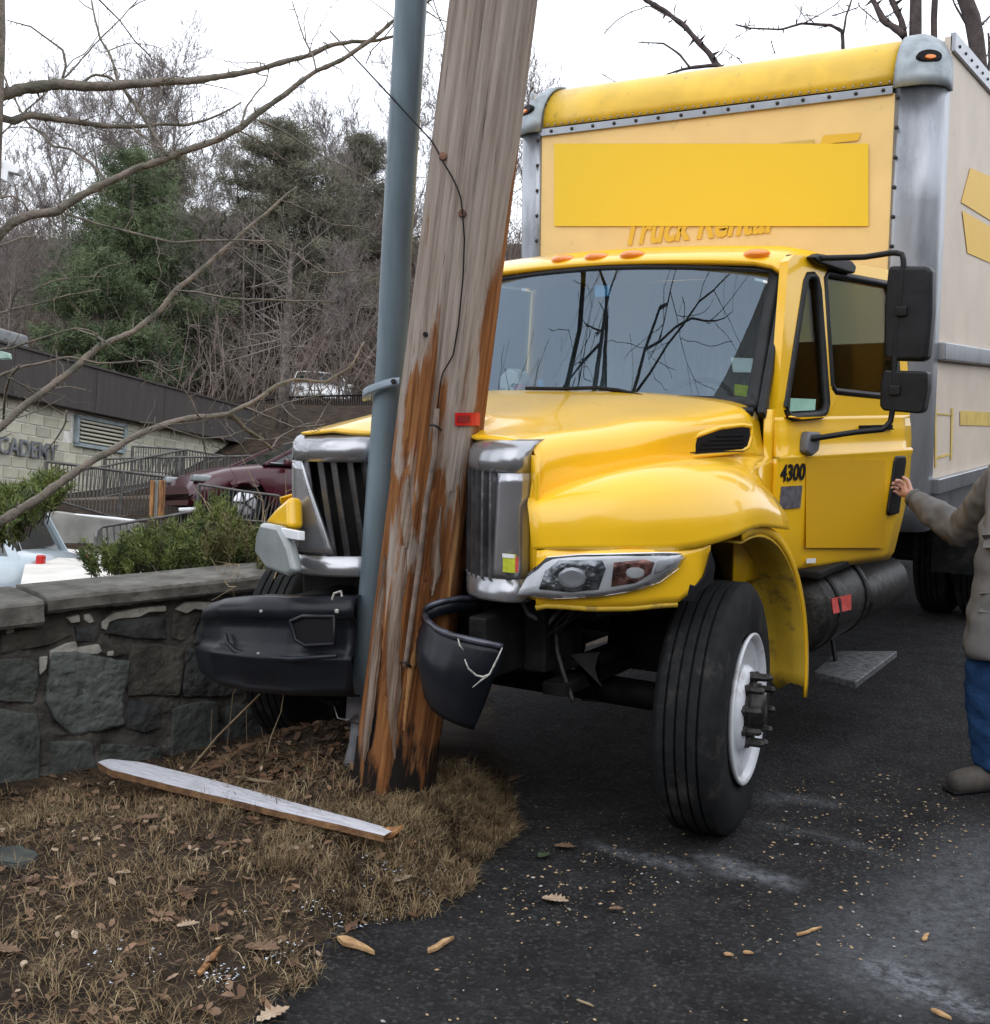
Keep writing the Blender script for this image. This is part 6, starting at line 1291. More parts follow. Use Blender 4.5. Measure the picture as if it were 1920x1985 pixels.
# ================================================================== JUNIPERS AND WEEDS BEHIND THE WALL
def shrub(cs, label, m, seed, N=9, L=.085, grp=None):
    R2 = np.random.RandomState(seed); C_, D_, sg2 = [], [], []; base = W(cs[0][0], cs[0][1]+60, cs[0][2]); base[2] = -.85 if cs[0][2] > 6.2 else .1
    t = empty('juniper', base, label, 'shrub', grp)
    for px, py, d, rx, ry, k in cs:
        for _ in range(int(k*.72)):
            a, e = R2.randn(2)*.5; r_ = R2.rand()**.5; p = W(px+rx*math.cos(a*6)*r_, py+ry*math.sin(a*6)*r_, d+R2.randn()*.22); dr = norm(norm(p-(base+np.array([0, 0, .3])))*.8+np.array([0, 0, .7])+R2.randn(3)*.35)
            l = R2.uniform(.05, .15) if R2.rand() < .85 else R2.uniform(.16, .22); n_ = 7 if l < .16 else 9
            sg2.append((*(p-dr*l*.4), *(p+dr*l), .004, .0015))
            for u in np.linspace(0, 1, n_): C_.append(p+dr*l*u); D_.append(norm(dr+R2.randn(3)*.3))
    V, F = needles(np.array(C_), np.array(D_), N, L*.55, .0045, .55, .012, seed); V2, F2 = segmesh(sg2, 3)
    meshobj('foliage', fastmesh('foliage', V-base, F, m), t); tag(meshobj('stems', fastmesh('stems', V2-base, F2, K['bark']), t), kind='stuff')
shrub([(300, 1100, 7.0, 100, 16, 150), (370, 1085, 7.3, 85, 24, 230), (415, 1055, 7.5, 45, 28, 120), (424, 1018, 7.6, 18, 22, 40), (470, 1085, 7.1, 40, 24, 140), (240, 1108, 7.0, 28, 8, 34), (185, 1108, 7, 10, 4, 10)], 'spreading juniper bush right behind the wall coping, below the railings', K['juniper'], 3, 13, .07)
shrub([(300, 1090, 7.2, 36, 16, 30), (440, 1078, 7.0, 50, 26, 70), (512, 1098, 6.9, 18, 12, 25)], 'olive coloured juniper mixed in near the truck nose', K['juniper2'], 13, 13, .07)
shrub([(-5, 1030, 5.6, 48, 26, 120), (40, 1008, 5.7, 30, 18, 80), (82, 985, 5.8, 18, 9, 24), (108, 970, 5.8, 10, 6, 8)], 'bright green juniper sprays at the left edge over the silver car', K['juniper'], 5, 13, .07)
b = MB(); sg2 = []; R2 = np.random.RandomState(12)
for x0, y0, x1, y1, d in ((1640, 1610, 1180, 1080, 6.9), (1500, 1550, 1230, 1130, 7), (1560, 1600, 1340, 1180, 6.8), (1330, 1600, 1150, 1230, 7), (1600, 1590, 1480, 900, 7), (1420, 1650, 1370, 1560, 6), (1700, 1640, 1610, 1200, 6.7), (1720, 1600, 1750, 980, 7.2), (830, 1560, 860, 1380, 7), (1450, 1700, 1290, 1520, 5.6), (1680, 1650, 1640, 1500, 5.6), (1640, 1600, 1520, 1280, 7)):
    P0 = W(*z1p(x0, y0), d); P1 = W(*z1p(x1, y1), d+.2); m_ = (P0+P1)/2+R2.randn(3)*.05; pp = interp([P0, m_, P1], 10)
    for i in range(9):
        sg2.append((*pp[i], *pp[i+1], .0035-.0002*i, .0033-.0002*i))
        if R2.rand() < .6: e = norm(pp[i+1]-pp[i]+R2.randn(3)*.12)*R2.uniform(.05, .2); sg2.append((*pp[i], *(pp[i]+e), .002, .001))
V, F = segmesh(sg2, 4); K['straw'] = mat('dry_stems', (.36, .28, .17), .9, scale=5, col2=(.20, .15, .09)); o = meshobj('dry_weeds', fastmesh('dry_weeds', V, F, K['straw'])); tag(o, 'thin dry weed stems sticking up behind the wall beside the truck nose', 'weeds', kind='stuff')

# ================================================================== VERGE: dead grass, litter, plank, chips
R2 = np.random.RandomState(21)
def gzv(X, Y): return ground_z(X, Y)
def blades(X, Y, L, lean, wd, seed, name, m, label):
    n = len(X); R3 = np.random.RandomState(seed); Z = gzv(X, Y)-.004; base = np.stack([X, Y, Z], 1); a = R3.rand(n)*2*math.pi; ln = lean*(.5+R3.rand(n)); h = np.stack([np.cos(a), np.sin(a), np.zeros(n)], 1)
    s_ = np.stack([-np.sin(a), np.cos(a), np.zeros(n)], 1)*(wd*(.5+R3.rand(n)))[:, None]; l = (L*(.4+1.1*R3.rand(n)))[:, None]
    up1 = norm3(np.array([[0, 0, 1.]])+h*ln[:, None]*.7); up2 = norm3(np.array([[0, 0, 1.]])*(1-ln[:, None]*.7)+h*ln[:, None]*1.6+R3.randn(n, 3)*.2)
    m1 = base+up1*l*.5; tp = m1+up2*l*.5
    V = np.stack([base-s_, base+s_, m1+s_*.8, m1-s_*.8, tp+s_*.15, tp-s_*.15], 1).reshape(-1, 3); k = np.arange(n)[:, None]*6; F = np.concatenate([k+np.array([[0, 1, 2, 3]]), k+np.array([[3, 2, 4, 5]])])
    o = meshobj(name, fastmesh(name, V, F, m)); tag(o, label, 'grass', kind='stuff')
def norm3(a): return a/np.linalg.norm(a, axis=1)[:, None]
def grassmat(name, c1, c2, c3):
    m = mat(name, c1, .9, scale=20, col2=c2, dirt=c3, dscale=7, dpos=(.5, .62), spec=.2); return m
K['grass'] = grassmat('dead_grass', (.29, .205, .11), (.12, .08, .043), (.06, .04, .022)); K['grass2'] = grassmat('pale_straw', (.46, .37, .23), (.22, .16, .09), (.11, .08, .045))
# clumps
def clump_pts(regions, seed):
    R3 = np.random.RandomState(seed); X, Y = [], []
    for (x0, x1, y0, y1, ncl, per, sp) in regions:
        cx = R3.uniform(x0, x1, ncl); cy = R3.uniform(y0, y1, ncl)
        for a, c in zip(cx, cy): k = R3.poisson(per); X += list(a+R3.randn(k)*sp); Y += list(c+R3.randn(k)*sp)
    X, Y = np.array(X), np.array(Y); dw = (X-WA[0])*wn2[0]+(Y-WA[1])*wn2[1]; ok = (X < edge_x(Y)+.03) & (dw > .03); 
    pd = (X-PB[0])**2+(Y-PB[1])**2 > .19**2; ok &= pd; return X[ok], Y[ok]
X, Y = clump_pts([(-.1, .70, -1.5, -.35, 260, 34, .035), (.05, .6, -.95, -.45, 110, 40, .035), (-1.6, .7, -2.0, -1.0, 110, 26, .035), (-.5, .8, -3.2, -1.7, 110, 24, .045), (-.9, .1, -1.3, -.7, 70, 30, .035), (-1.9, -1.1, -1.9, -1.1, 40, 30, .04), (.1, .45, -.7, -.1, 130, 34, .035)], 31)
k = R2.rand(len(X)) < .62
blades(X[k], Y[k], .075, .9, .0016, 1, 'dead_grass', K['grass'], 'matted dead brown grass on the verge round the pole')
blades(X[~k], Y[~k], .062, 1.1, .0014, 2, 'straw_grass', K['grass2'], 'pale straw coloured grass blades on the verge')
X, Y = clump_pts([(-2.2, 1.0, -4.0, -.3, 1500, 12, .09)], 32); blades(X, Y, .075, 2.6, .0010, 3, 'thin_grass', K['grass'], 'thin flattened dead grass over the bare soil')
# leaf litter: small curled leaves
def leaves(n, rng, size, seed, name, m, label):
    R3 = np.random.RandomState(seed); X = R3.uniform(rng[0], rng[1], n); Y = R3.uniform(rng[2], rng[3], n); dw = (X-WA[0])*wn2[0]+(Y-WA[1])*wn2[1]; ok = (X < edge_x(Y)+.02) & (dw > .02); X, Y = X[ok], Y[ok]; n = len(X)
    Z = gzv(X, Y)+.006+R3.rand(n)*.012; a = R3.rand(n)*6.28; s = size*(.4+R3.rand(n)); u = np.stack([np.cos(a), np.sin(a), R3.randn(n)*.25], 1)*s[:, None]; v = np.stack([-np.sin(a), np.cos(a), R3.randn(n)*.25], 1)*(s*.55)[:, None]; c = np.stack([X, Y, Z], 1); w = np.array([[0, 0, 1.]])*(s*.28)[:, None]
    V = np.stack([c-u, c-u*.3+v+w*R3.rand(n)[:, None], c+u*.45+v*.8+w, c+u*1.1+w*R3.rand(n)[:, None], c+u*.3-v+w*R3.rand(n)[:, None], c-u*.5-v*.8+w*.5, c], 1).reshape(-1, 3); k = np.arange(n)[:, None]*7
    F = np.concatenate([k+np.array([[0, 1, 6, 5]]), k+np.array([[1, 2, 3, 6]]), k+np.array([[6, 3, 4, 5]])]); o = meshobj(name, fastmesh(name, V, F, m)); tag(o, label, 'leaf litter', kind='stuff')
K['leaf1'] = mat('brown_leaves', (.15, .075, .035), .8, scale=9, col2=(.05, .028, .016)); K['leaf2'] = mat('tan_leaves', (.28, .17, .10), .8, scale=9, col2=(.12, .07, .042)); K['leaf3'] = mat('bleached_leaves', (.50, .40, .29), .8, scale=9, col2=(.30, .20, .13))
leaves(1300, (-2.2, .9, -3.6, -.2), .019, 41, 'leaf_litter', K['leaf1'], 'small curled brown leaves scattered over the soil')
leaves(1000, (-2.2, .9, -3.6, -.2), .019, 42, 'tan_leaf_litter', K['leaf2'], 'small tan leaf scraps scattered over the soil')
leaves(260, (-2.2, .9, -3.4, -.3), .016, 43, 'bleached_leaf_litter', K['leaf3'], 'bleached leaf scraps scattered over the soil')
leaves(500, (-1.3, -.35, -1.15, -.3), .022, 44, 'rusty_leaf_drift', K['leaf1'], 'drift of rusty leaves under the torn bumper')
# big oak leaves, each its own
def oakleaf(px, py, size, rz, m, label, z=None):
    P2 = gp(px, py, .06); zz = float(gzv(P2[0], P2[1])); P2 = gp(px, py, zz); c = np.array([P2[0], P2[1], float(gzv(P2[0], P2[1]))+.016]); out_ = []; n = 26
    R3 = np.random.RandomState(int(px)); 
    for side in (1, -1):
        for i in range(n//2):
            f = i/(n//2-1); w = (.34*math.sin(math.pi*min(1, f*1.02+.02))**.7)*(1 if i % 2 else .45)+.01; out_.append((f-.5, side*w) if side == 1 else None)
    top_ = [o for o in out_ if o]; pl = top_+[(a, -b_) for a, b_ in top_[::-1]]
    ca, sa = math.cos(rz), math.sin(rz); V = [(c[0]+size*(a*ca-b_*sa), c[1]+size*(a*sa+b_*ca), c[2]+size*(.35*b_*b_*2+.12*a*math.sin(px))) for a, b_ in pl]; V.append(tuple(c)); k = len(pl)
    o = MB().add(V, [(i, (i+1) % k, k) for i in range(k)]).build('oak_leaf', K[m], None, smooth=False, solid=.0015, label=label); o['category'] = 'leaf'; place_root(o)
OL = [(290, 1592, .10, .4, 'leaf2', 'lobed tan oak leaf on the soil just below the left half of the white plank'), (145, 1725, .09, 1.0, 'leaf2', 'orange-tan oak leaf left of centre on the bare soil near the left edge'), (65, 1712, .07, 2.2, 'leaf2', 'curled tan leaf nearest the left edge below the rock'), (510, 1850, .12, .2, 'leaf2', 'broad lobed tan oak leaf near the bottom of the verge'), (360, 1735, .10, 2.8, 'leaf1', 'red-brown oak leaf in the middle of the verge'), (780, 1745, .075, 1.1, 'leaf3', 'pale pink-tan leaf at the verge edge above the dark soil'), (1095, 1648, .085, .1, 'leaf2', 'lobed orange oak leaf lying on the asphalt in front of the tyre'), (1055, 1665, .07, 1.5, 'moss', 'dull green leaf beside the orange oak leaf on the asphalt'), (1077, 1752, .10, .1, 'leaf3', 'long bleached curled leaf on the asphalt below the grass edge'), (365, 1802, .07, .8, 'leaf3', 'crumpled whitish leaf in the middle of the verge'), (530, 1975, .10, 1.2, 'leaf3', 'pale leaf at the very bottom edge of the picture'), (10, 1850, .10, .5, 'leaf2', 'yellowish leaf cut by the left edge low down'), (1195, 1770, .05, .3, 'leaf2', 'small brown leaf on the asphalt right of the long bleached one'), (240, 1700, .06, .3, 'leaf3', 'small bleached leaf right of the orange-tan one'), (1000, 1515, .09, 1.2, 'leaf1', 'rusty leaf caught in the grass edge beside the dark under the truck')]
K['moss'] = mat('green_leaf', (.05, .075, .03), .8)
for a_ in OL: oakleaf(*a_)
def onground(px, py):
    z = .0
    for _ in range(8): P2 = gp(px, py, z); z = float(gzv(P2[0], P2[1])) if P2[0] < edge_x(P2[1]) else 0.
    return np.array([P2[0], P2[1], z])
# white painted plank
A, B = onground(206, 1530), onground(760, 1678); ax = norm(B-A); side = norm(np.cross([0, 0, 1.], ax)); L = np.linalg.norm(B-A); n = 40; G = []; R3 = np.random.RandomState(4); jr = np.cumsum(R3.randn(n))*.0012
zmax = max(onground(208+(755-208)*f, 1500+148*f)[2]-(A[2]+(B[2]-A[2])*f) for f in np.linspace(0, 1, 12))
for i, f in enumerate(np.linspace(0, 1, n)):
    p = A+(B-A)*f+np.array([0, 0, zmax+.004]); w = .072*min(1, .45+f*6)*(1-.60*max(0, f-.35)/.65)+.006; h = .030*(1-.25*f); sh = .04*(f < .06)*(1-f/.06)*0
    G.append([p-side*(w+jr[i]), p-side*(w+jr[i])+np.array([0, 0, h]), p-side*w*.3+np.array([0, 0, h+.004+jr[i]*.3]), p+side*w*.5+np.array([0, 0, h+.002]), p+side*(w-jr[i]*.7)+np.array([0, 0, h*.9]), p+side*(w-jr[i])])
K['whitewood'] = mat('weathered_white_paint', (.72, .72, .77), .7, scale=3, stretch=(1, 1, 1), col2=(.48, .48, .52), dirt=(.15, .13, .12), dscale=3, dpos=(.60, .68), bump=.4, bscale=30)
ang = math.atan2(ax[1], ax[0])
b = MB().grid(np.array(G)[:, 1:5]); pk = empty('wood_plank', A, 'long split white-painted plank lying on the dead grass left of the pole', 'plank'); o = b.build('painted_face', K['whitewood'], pk, smooth=True, fix=True)
nd = [n_ for n_ in K['whitewood'].node_tree.nodes if n_.type == 'MAPPING'][0]; nd.inputs['Rotation'].default_value = (0, 0, ang); nd.inputs['Scale'].default_value = (.9, .035, .035); nd.vector_type = 'TEXTURE'
cw2 = np.array(G); MB().grid(cw2[:, [1, 0, 5, 4]]*1.0-np.array([0, 0, .001])).build('split_edge', mat('split_edge_wood', (.30, .16, .07), .85, scale=14, col2=(.12, .06, .028), bump=.5), pk, smooth=False)
tip = [B+np.array([0, 0, zmax+.006])+ax*a+side*s+np.array([0, 0, h]) for a, s, h in ((-.09, .02, .02), (.0, .03, .035), (.03, .028, .05), (.01, -.01, .02), (-.05, -.022, .01))]
MB().prism(tip, (0, 0, -1), .014).build('broken_tip', K['brownwood'], pk)
K['chip'] = mat('fresh_wood_chip', (.52, .33, .16), .85, scale=40, col2=(.30, .17, .075), bump=.3)
def chip(p0, p1, w, h, label, m='chip', name='wood_chip'):
    A, B = onground(*p0), onground(*p1); u = norm(B-A); s = norm(np.cross([0, 0, 1.], u)); r7 = np.random.RandomState(int(p0[0])); q7 = r7.uniform(.6, 1.3, 8); pr = [A-s*w*.15*q7[0], A+u*w*.5*q7[6]+s*w*.5*q7[1], A*.6+B*.4+s*w*.42*q7[2], A*.25+B*.75+s*w*.5*q7[3], B+s*w*.12, B-s*w*.1+u*w*.6*q7[7], A*.35+B*.65-s*w*.35*q7[4], A*.7+B*.3-s*w*.5*q7[5]]
    o = MB().prism([p+np.array([0, 0, .004]) for p in pr], (0, 0, 1), h).build(name, K[m], None, bevel=.002, label=label); o['category'] = 'wood chip'; o['group'] = 'splintered wood chips'; place_root(o)
CH = [((655, 1825), (718, 1850), .035, .016, 'thick orange wood chip where the verge meets the asphalt'), ((828, 1852), (875, 1826), .022, .014, 'orange wood chip standing out alone on the asphalt right of the first one'), ((385, 1898), (425, 1845), .03, .012, 'dark brown stick of wood on the verge'), ((1545, 1818), (1590, 1803), .015, .008, 'thin tan splinter in the middle of the asphalt'), ((1805, 1962), (1840, 1978), .02, .01, 'yellow splinter in the bottom right corner'), ((455, 1510), (535, 1522), .018, .010, 'pale stick above the plank near the pole foot'), ((1118, 1942), (1150, 1955), .010, .005, 'thin pale splinter near the bottom of the asphalt'), ((1790, 1828), (1800, 1815), .018, .008, 'small orange chip right of centre on the asphalt'), ((1403, 1853), (1420, 1856), .016, .008, 'stubby pale chip below the dusty streaks'), ((1440, 1850), (1458, 1852), .018, .008, 'stubby yellowish chip beside the pale one')]
for i, c_ in enumerate(CH): chip(*c_, m='brownwood' if i == 2 else ('straw' if i in (5, 6) else 'chip'))
R3 = np.random.RandomState(9); Fv = []
for (cx_, cy_, sx_, sy_, n_) in ((770, 1680, 40, 14, 60), (650, 1750, 60, 16, 60), (830, 1850-160, 20, 12, 30), (430, 1900, 22, 14, 50), (560, 1850, 30, 12, 30), (240, 1870, 60, 20, 30)):
    for _ in range(n_): q_ = onground(cx_+R3.randn()*sx_, cy_+R3.randn()*sy_); a_, s_ = R3.rand()*6.28, R3.uniform(.002, .007); z_ = np.array([0, 0, .012]); Fv += [q_+z_+s_*np.array([math.cos(a_+k_*2.1), math.sin(a_+k_*2.1), R3.randn()*.2]) for k_ in range(3)]
o = meshobj('frost_flecks', fastmesh('frost_flecks', np.array(Fv), np.arange(len(Fv)).reshape(-1, 3), mat('frost', (.62, .68, .75), .6))); tag(o, 'bluish white flecks of frost or salt among the grass', 'frost', kind='stuff')
# broken stem leaning from the soil, and upright dead stalks under the bumper
sg2 = []
for pts, r in (([(362, 1500), (420, 1430), (505, 1345)], .006), ([(440, 1450), (446, 1400), (452, 1345), (462, 1330)], .003), ([(515, 1450), (502, 1390), (500, 1350)], .0025), ([(518, 1465), (525, 1430), (545, 1380), (552, 1335)], .0028), ([(408, 1470), (410, 1400), (412, 1375)], .0025), ([(480, 1460), (478, 1410), (478, 1370)], .002), ([(615, 1500), (617, 1450)], .0025)):
    dg_ = float((onground(*pts[0])-CAM).dot(CW))
    for q_, ((a, c_), (a2, c2_)) in enumerate(zip(pts, pts[1:])): sg2.append((*W(a, c_, dg_-.03*q_), *W(a2, c2_, dg_-.03*(q_+1)), r, r*.8))
V, F = segmesh(sg2, 5); o = meshobj('dry_stalks', fastmesh('dry_stalks', V, F, K['straw'])); tag(o, 'dry stalks and one long broken stem in front of the torn bumper', 'stalks', kind='stuff')
# rock at the left edge, gravel and grit on the road
b = MB(); c_ = onground(28, 1672); pts = [c_+np.array([math.cos(a)*.10, math.sin(a)*.06, 0]) for a in np.linspace(0, 6.28, 10)[:-1]]; o = MB().prism(pts, (0, 0, 1), .03).build('rock', stm[3], None, smooth=True, label='flat greenish rock half buried at the left edge of the verge'); o['category'] = 'rock'; rough(o, .03, 1, 3); place_root(o)
R3 = np.random.RandomState(77); Pg = []; 
for (x0, x1, y0, y1, n) in ((1000, 1920, 1560, 1720, 260), (1480, 1880, 1500, 1680, 420), (960, 1300, 1640, 1800, 200), (700, 1900, 1740, 1985, 90), (1340, 1700, 1640, 1860, 130), (640, 1000, 1700, 1985, 20)):
    px = R3.uniform(x0, x1, n); py = R3.uniform(y0, y1, n); cxx = gp(0, 0)
    for a, c_ in zip(px, py): p = gp(a, c_); Pg.append((p[0], p[1]))
Pg = np.array(Pg); Pg = Pg[Pg[:, 0] > edge_x(Pg[:, 1])-.02]; cl_ = np.sin(7*Pg[:, 0]+2*np.sin(5*Pg[:, 1]))*np.sin(6*Pg[:, 1]+1.5*np.sin(9*Pg[:, 0])); Pg = Pg[R3.rand(len(Pg)) < .35+.75*(cl_ > .05)]; Pg = Pg+R3.randn(*Pg.shape)*.01; n = len(Pg); oc = np.array([(1, 0, 0), (0, 1, 0), (-1, 0, 0), (0, -1, 0), (0, 0, 1), (0, 0, -.3)], float)
for nm, sel, m_, lab in (('road_grit', R3.rand(n) < .78, mat('tan_grit', (.40, .29, .17), .8, scale=3, col2=(.30, .20, .11)), 'tan crumbs of wood and grit on the asphalt'), ('pale_grit', None, mat('pale_grit', (.40, .39, .37), .8, scale=3, col2=(.22, .21, .20)), 'pale crumbs of stone on the asphalt')):
    if sel is None: sel = ~keep
    keep = sel; P3 = Pg[sel]; k = len(P3); s = (.0020+.0050*R3.rand(k)**2.5)[:, None, None]; sc = np.array([1.5, 1, .7]); V = np.zeros((k, 6, 3)); a = R3.rand(k)*6.28; ca, sa = np.cos(a), np.sin(a); o6 = oc*sc
    V[:, :, 0] = ca[:, None]*o6[:, 0]-sa[:, None]*o6[:, 1]; V[:, :, 1] = sa[:, None]*o6[:, 0]+ca[:, None]*o6[:, 1]; V[:, :, 2] = o6[:, 2]; V = V*s; V[:, :, 0] += P3[:, 0:1]; V[:, :, 1] += P3[:, 1:2]; V[:, :, 2] += .003
    F = np.concatenate([np.arange(k)[:, None]*6+np.array([[i, (i+1) % 4, 4]]) for i in range(4)]); o = meshobj(nm, fastmesh(nm, V.reshape(-1, 3), F, m_)); tag(o, lab, 'grit', kind='stuff')
# things on the dashboard
for pts, m_, nm, lab, th in (([(968, 745), (968, 722), (985, 705), (1005, 715), (1010, 738), (995, 752)], 'white', 'plastic_bag', 'crumpled white bag on the dashboard behind the left side of the windscreen', .12), ([(985, 742), (992, 730), (1008, 732), (1012, 745), (1000, 754)], 'pink', 'pink_cloth', 'small pink cloth on the dashboard beside the white bag', .05), ([(1040, 728), (1052, 726), (1054, 745), (1042, 746)], 'blue', 'blue_carton', 'small blue carton on the dashboard', .03)):
    P = np.array([onplane(x/.9875*1.0-5 if 0 else x, y+8, (0, .86, 1.75), np.array([0, 1., 0])) for x, y in pts]); o = MB().prism(P, (0, 1, 0), th).build(nm, K[m_], None, bevel=.012, label=lab); o['category'] = nm.split('_')[1]; place_root(o)

# ================================================================== PERSON (reaching for the door handle)
def skin(name, verts, edges, radii, m, par, sub=2, root=0):
    me = bpy.data.meshes.new(name); V = np.array(verts, float)-org(par); me.from_pydata(V.tolist(), edges, []); me.materials.append(m)
    o = bpy.data.objects.new(name, me); COL.objects.link(o); o.parent = par; s_ = o.modifiers.new('k', 'SKIN'); s_.use_smooth_shade = True
    sv = me.skin_vertices[0].data
    for i, r in enumerate(radii): sv[i].radius = (r, r) if np.isscalar(r) else r; sv[i].use_root = (i == root)
    u = o.modifiers.new('s', 'SUBSURF'); u.levels = sub; u.render_levels = sub; return o
K['skin'] = mat('skin', (.62, .34, .26), .5, var=.06, scale=20); K['jacket'] = mat('grey_canvas_jacket', (.19, .185, .18), .9, scale=5, col2=(.115, .112, .11), bump=.5, bscale=7, spec=.2); K['jeans'] = mat('blue_jeans', (.03, .085, .21), .9, scale=9, col2=(.014, .04, .11), bump=.7, bscale=14, spec=.15); K['shoe'] = mat('worn_brown_shoe', (.085, .075, .065), .7, var=.2, scale=12); K['hair'] = mat('grey_hair', (.12, .10, .085), .8, var=.2, scale=40, stretch=(1, 1, .3))
toe = W(1838, 1552, 5.32); toe[2] = .045; heel = np.array([toe[0]+.17, toe[1]+.20, .05])
hip = np.array([2.05, 1.10, .90]); ank1 = heel+np.array([-.01, -.01, .06]); hipL = hip+np.array([-.07, -.07, 0]); knee1 = (hipL+ank1)/2+np.array([-.05, -.03, .02])
hipR = hip+np.array([.09, .08, 0]); ank2 = np.array([2.36, 1.22, .11]); knee2 = (hipR+ank2)/2+np.array([-.02, -.04, 0]); toe2 = ank2+np.array([-.16, -.12, -.06])
chest = hip+np.array([.02, .02, .40]); neck = chest+np.array([.0, .02, .18]); head_ = neck+np.array([-.04, .0, .20])
shA = chest+np.array([-.15, .05, .10]); shB = chest+np.array([.17, .0, .10])
hand = D(1.06, 1.30, .10); wr = hand+np.array([.075, -.055, -.012]); elb = W(1870, 1035, 5.72); wrist = W(1768, 962, 5.98); hand = W(1752, 950, 6.02)
elbB = shB+np.array([.10, -.05, -.28]); wrB = elbB+np.array([-.03, -.10, -.22]); hB = wrB+np.array([-.01, -.03, -.08])
ps = empty('person', (hip[0], hip[1], 0), 'person in grey jacket and blue jeans reaching for the truck door handle', 'person')
bv = [hip, (hip+chest)/2, chest, neck, head_+np.array([0, 0, -.09]), head_+np.array([0, 0, .0]), head_+np.array([0, 0, .08]), shA, elb, wrist, hand, shB, elbB, wrB, hB, hipL, knee1, ank1, ank1*.65+toe*.35+np.array([0, 0, -.01]), ank1*.4+toe*.6, hipR, knee2, ank2, ank2*.5+toe2*.5]
be = [(0, 1), (1, 2), (2, 3), (3, 4), (4, 5), (5, 6), (2, 7), (7, 8), (8, 9), (9, 10), (2, 11), (11, 12), (12, 13), (13, 14), (0, 15), (15, 16), (16, 17), (17, 18), (18, 19), (0, 20), (20, 21), (21, 22), (22, 23)]
br = [.12, .115, .125, .055, .06, .085, .065, .06, .042, .026, .030, .06, .042, .026, .030, .085, .06, .040, .026, .018, .085, .06, .040, .018]
# fingers: curled on the handle
fd = norm(hand-wrist); sdv = norm(np.cross(fd, [0, 0, 1.])); upv = np.cross(sdv, fd)
i0 = len(bv)
for j, (off, ln) in enumerate(((.030, .030), (.010, .034), (-.010, .032), (-.030, .026))):
    k0 = hand+upv*off; a1 = k0+fd*ln*1.2; a2 = a1+(fd*.4-sdv*.9)*ln*.9; a3 = a2+(-fd*.5-sdv*.6)*ln*.7
    n0 = len(bv); bv += [k0, a1, a2, a3]; br += [.011, .0095, .009, .0075]; be += [(10, n0), (n0, n0+1), (n0+1, n0+2), (n0+2, n0+3)]
n0 = len(bv); bv += [wrist+(hand-wrist)*.5+upv*.03, hand+upv*.055+fd*.0, hand+upv*.060+fd*.035-sdv*.012]; br += [.012, .011, .009]; be += [(9, n0), (n0, n0+1), (n0+1, n0+2)]
for j, off in enumerate((.025, .008, -.01, -.026)):
    k0 = hB+np.array([off, off*.6, -.02]); n0 = len(bv); bv += [k0, k0+np.array([-.005, -.01, -.04]), k0+np.array([.0, -.002, -.07])]; br += [.010, .0085, .007]; be += [(14, n0), (n0, n0+1), (n0+1, n0+2)]
n0 = len(bv); bv += [hB+np.array([-.03, -.03, .0]), hB+np.array([-.035, -.04, -.035])]; br += [.011, .009]; be += [(14, n0), (n0, n0+1)]
bo_ = skin('body', bv, be, br, K['skin'], ps, 2)
hem = hip+np.array([0.0, -.0, -.24])
jv = [hip+np.array([0, 0, .02]), hip+np.array([0, 0, .10]), hip+np.array([0, 0, .2]), chest, neck+np.array([0, .0, -.07]), shA, shA*.5+elb*.5+np.array([.0, .0, -.01]), elb, elb*.45+wrist*.55, wrist+(wrist-hand)*.15, shB, elbB, wrB]
je = [(0, 1), (1, 2), (2, 3), (3, 4), (3, 5), (5, 6), (6, 7), (7, 8), (8, 9), (3, 10), (10, 11), (11, 12)]
jr_ = [.17, .17, .17, .17, .10, .11, .10, .098, .078, .052, .11, .085, .06]
jk = skin('jacket', jv, je, jr_, K['jacket'], ps, 3, 1)
tp_ = [hem+np.array([-.01, -.02, -.03]), hip+np.array([-.01, -.01, -.1]), hip+np.array([0, 0, .08]), hip+np.array([0, 0, .25]), chest+np.array([0, 0, .02]), chest+np.array([0, .01, .12]), neck+np.array([0, .0, -.01])]
P_ = interp(tp_, 40); r_ = np.interp(np.linspace(0, 1, 40), np.linspace(0, 1, 7), [.245, .24, .225, .22, .215, .17, .08]); V_ = []
for i_, (p_, q_) in enumerate(zip(P_, r_)):
    an_ = np.arange(40)*2*math.pi/40; rr_ = q_*(1+.045*np.sin(5*an_+i_*.12)*np.exp(-i_/30)+.025*np.sin(9*an_-i_*.3)+.03*math.sin(i_*.9)*np.sin(2*an_+i_*.2)); V_.append(np.stack([p_[0]+rr_*np.cos(an_), p_[1]+rr_*np.sin(an_)*.85, np.full(40, p_[2])+.012*np.sin(3*an_)*(i_ == 0)], 1))
V_ = np.concatenate(V_); MB().add(V_, [(i_*40+j_, i_*40+(j_+1) % 40, (i_+1)*40+(j_+1) % 40, (i_+1)*40+j_) for i_ in range(39) for j_ in range(40)]).build('jacket_body', K['jacket'], ps, smooth=True, solid=.012, fix=True)
tx_ = bpy.data.textures.new('folds', 'CLOUDS'); tx_.noise_scale = .07; tx_.noise_depth = 4; dm = jk.modifiers.new('d', 'DISPLACE'); dm.texture = tx_; dm.strength = .045; dm.mid_level = .5
cuff = MB().tube([wrist+(wrist-hand)*.35, wrist+(wrist-hand)*.0], [.052, .046], 14).build('cuff', K['jacket'], ps, smooth=True)
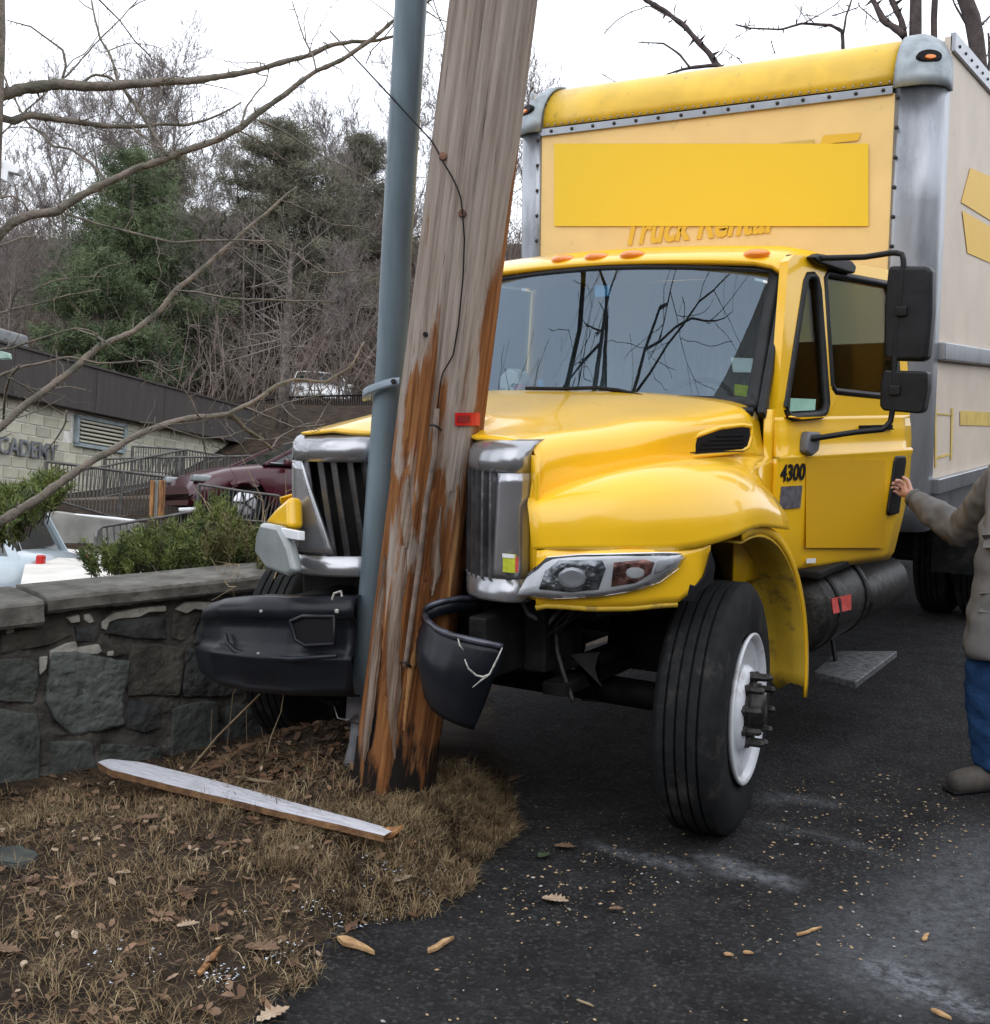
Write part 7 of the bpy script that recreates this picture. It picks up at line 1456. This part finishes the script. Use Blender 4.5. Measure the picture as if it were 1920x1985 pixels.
tv = [hip+np.array([0, 0, .05]), hipL, knee1, ank1+np.array([0, 0, .03]), ank1+np.array([-.01, -.01, -.035]), hipR, knee2, ank2+np.array([0, 0, .03]), ank2+np.array([0, 0, -.02])]
jn = skin('jeans', tv, [(0, 1), (1, 2), (2, 3), (3, 4), (0, 5), (5, 6), (6, 7), (7, 8)], [.10, .115, .118, .108, .105, .115, .118, .108, .105], K['jeans'], ps, 3); dm = jn.modifiers.new('d', 'DISPLACE'); dm.texture = tx_; dm.strength = .03; dm.mid_level = .5
for a_, t_2 in ((ank1, toe), (ank2, toe2)):
    h_ = np.array([a_[0], a_[1], .045])+(np.array([a_[0], a_[1], .045])-t_2)*.25; skin('shoe', [h_, (h_+t_2)/2+np.array([0, 0, .01]), t_2+np.array([0, 0, .0])], [(0, 1), (1, 2)], [.062, .064, .055], K['shoe'], ps, 2)
    MB().bar(h_+np.array([0, 0, -.035]), t_2+np.array([0, 0, -.033]), .09, .02).build('sole', K['ink'], ps, bevel=.008)
skin('hair', [head_+np.array([.02, .02, .0]), head_+np.array([.012, .02, .075]), head_+np.array([-.02, .0, .105])], [(0, 1), (1, 2)], [.082, .088, .06], K['hair'], ps, 2)
fh = norm(np.array([-.8, .5, 0])); fs = np.array([-fh[1], fh[0], 0])
for s in (1, -1):
    MB().lathe([(.0, -.008), (.011, -.004), (.011, .004), (.0, .008)], head_+fh*.088+fs*.032*s+np.array([0, 0, .01]), fh, 10).build('eye', K['white'], ps, smooth=True); MB().tube([head_+fs*.088*s+np.array([0, 0, z]) for z in (-.03, .0, .025)], [.008, .016, .01], 8).build('ear', K['skin'], ps, smooth=True)
MB().tube([head_+fh*.08+np.array([0, 0, .02]), head_+fh*.105+np.array([0, 0, -.015]), head_+fh*.085+np.array([0, 0, -.025])], [.006, .014, .008], 8).build('nose', K['skin'], ps, smooth=True)
MB().tube([head_+fh*.088+fs*s*.022+np.array([0, 0, -.05-abs(s)*.002]) for s in (-1, 0, 1)], .005, 6).build('mouth', K['pink'], ps, smooth=True)
bpy.context.view_layer.update()
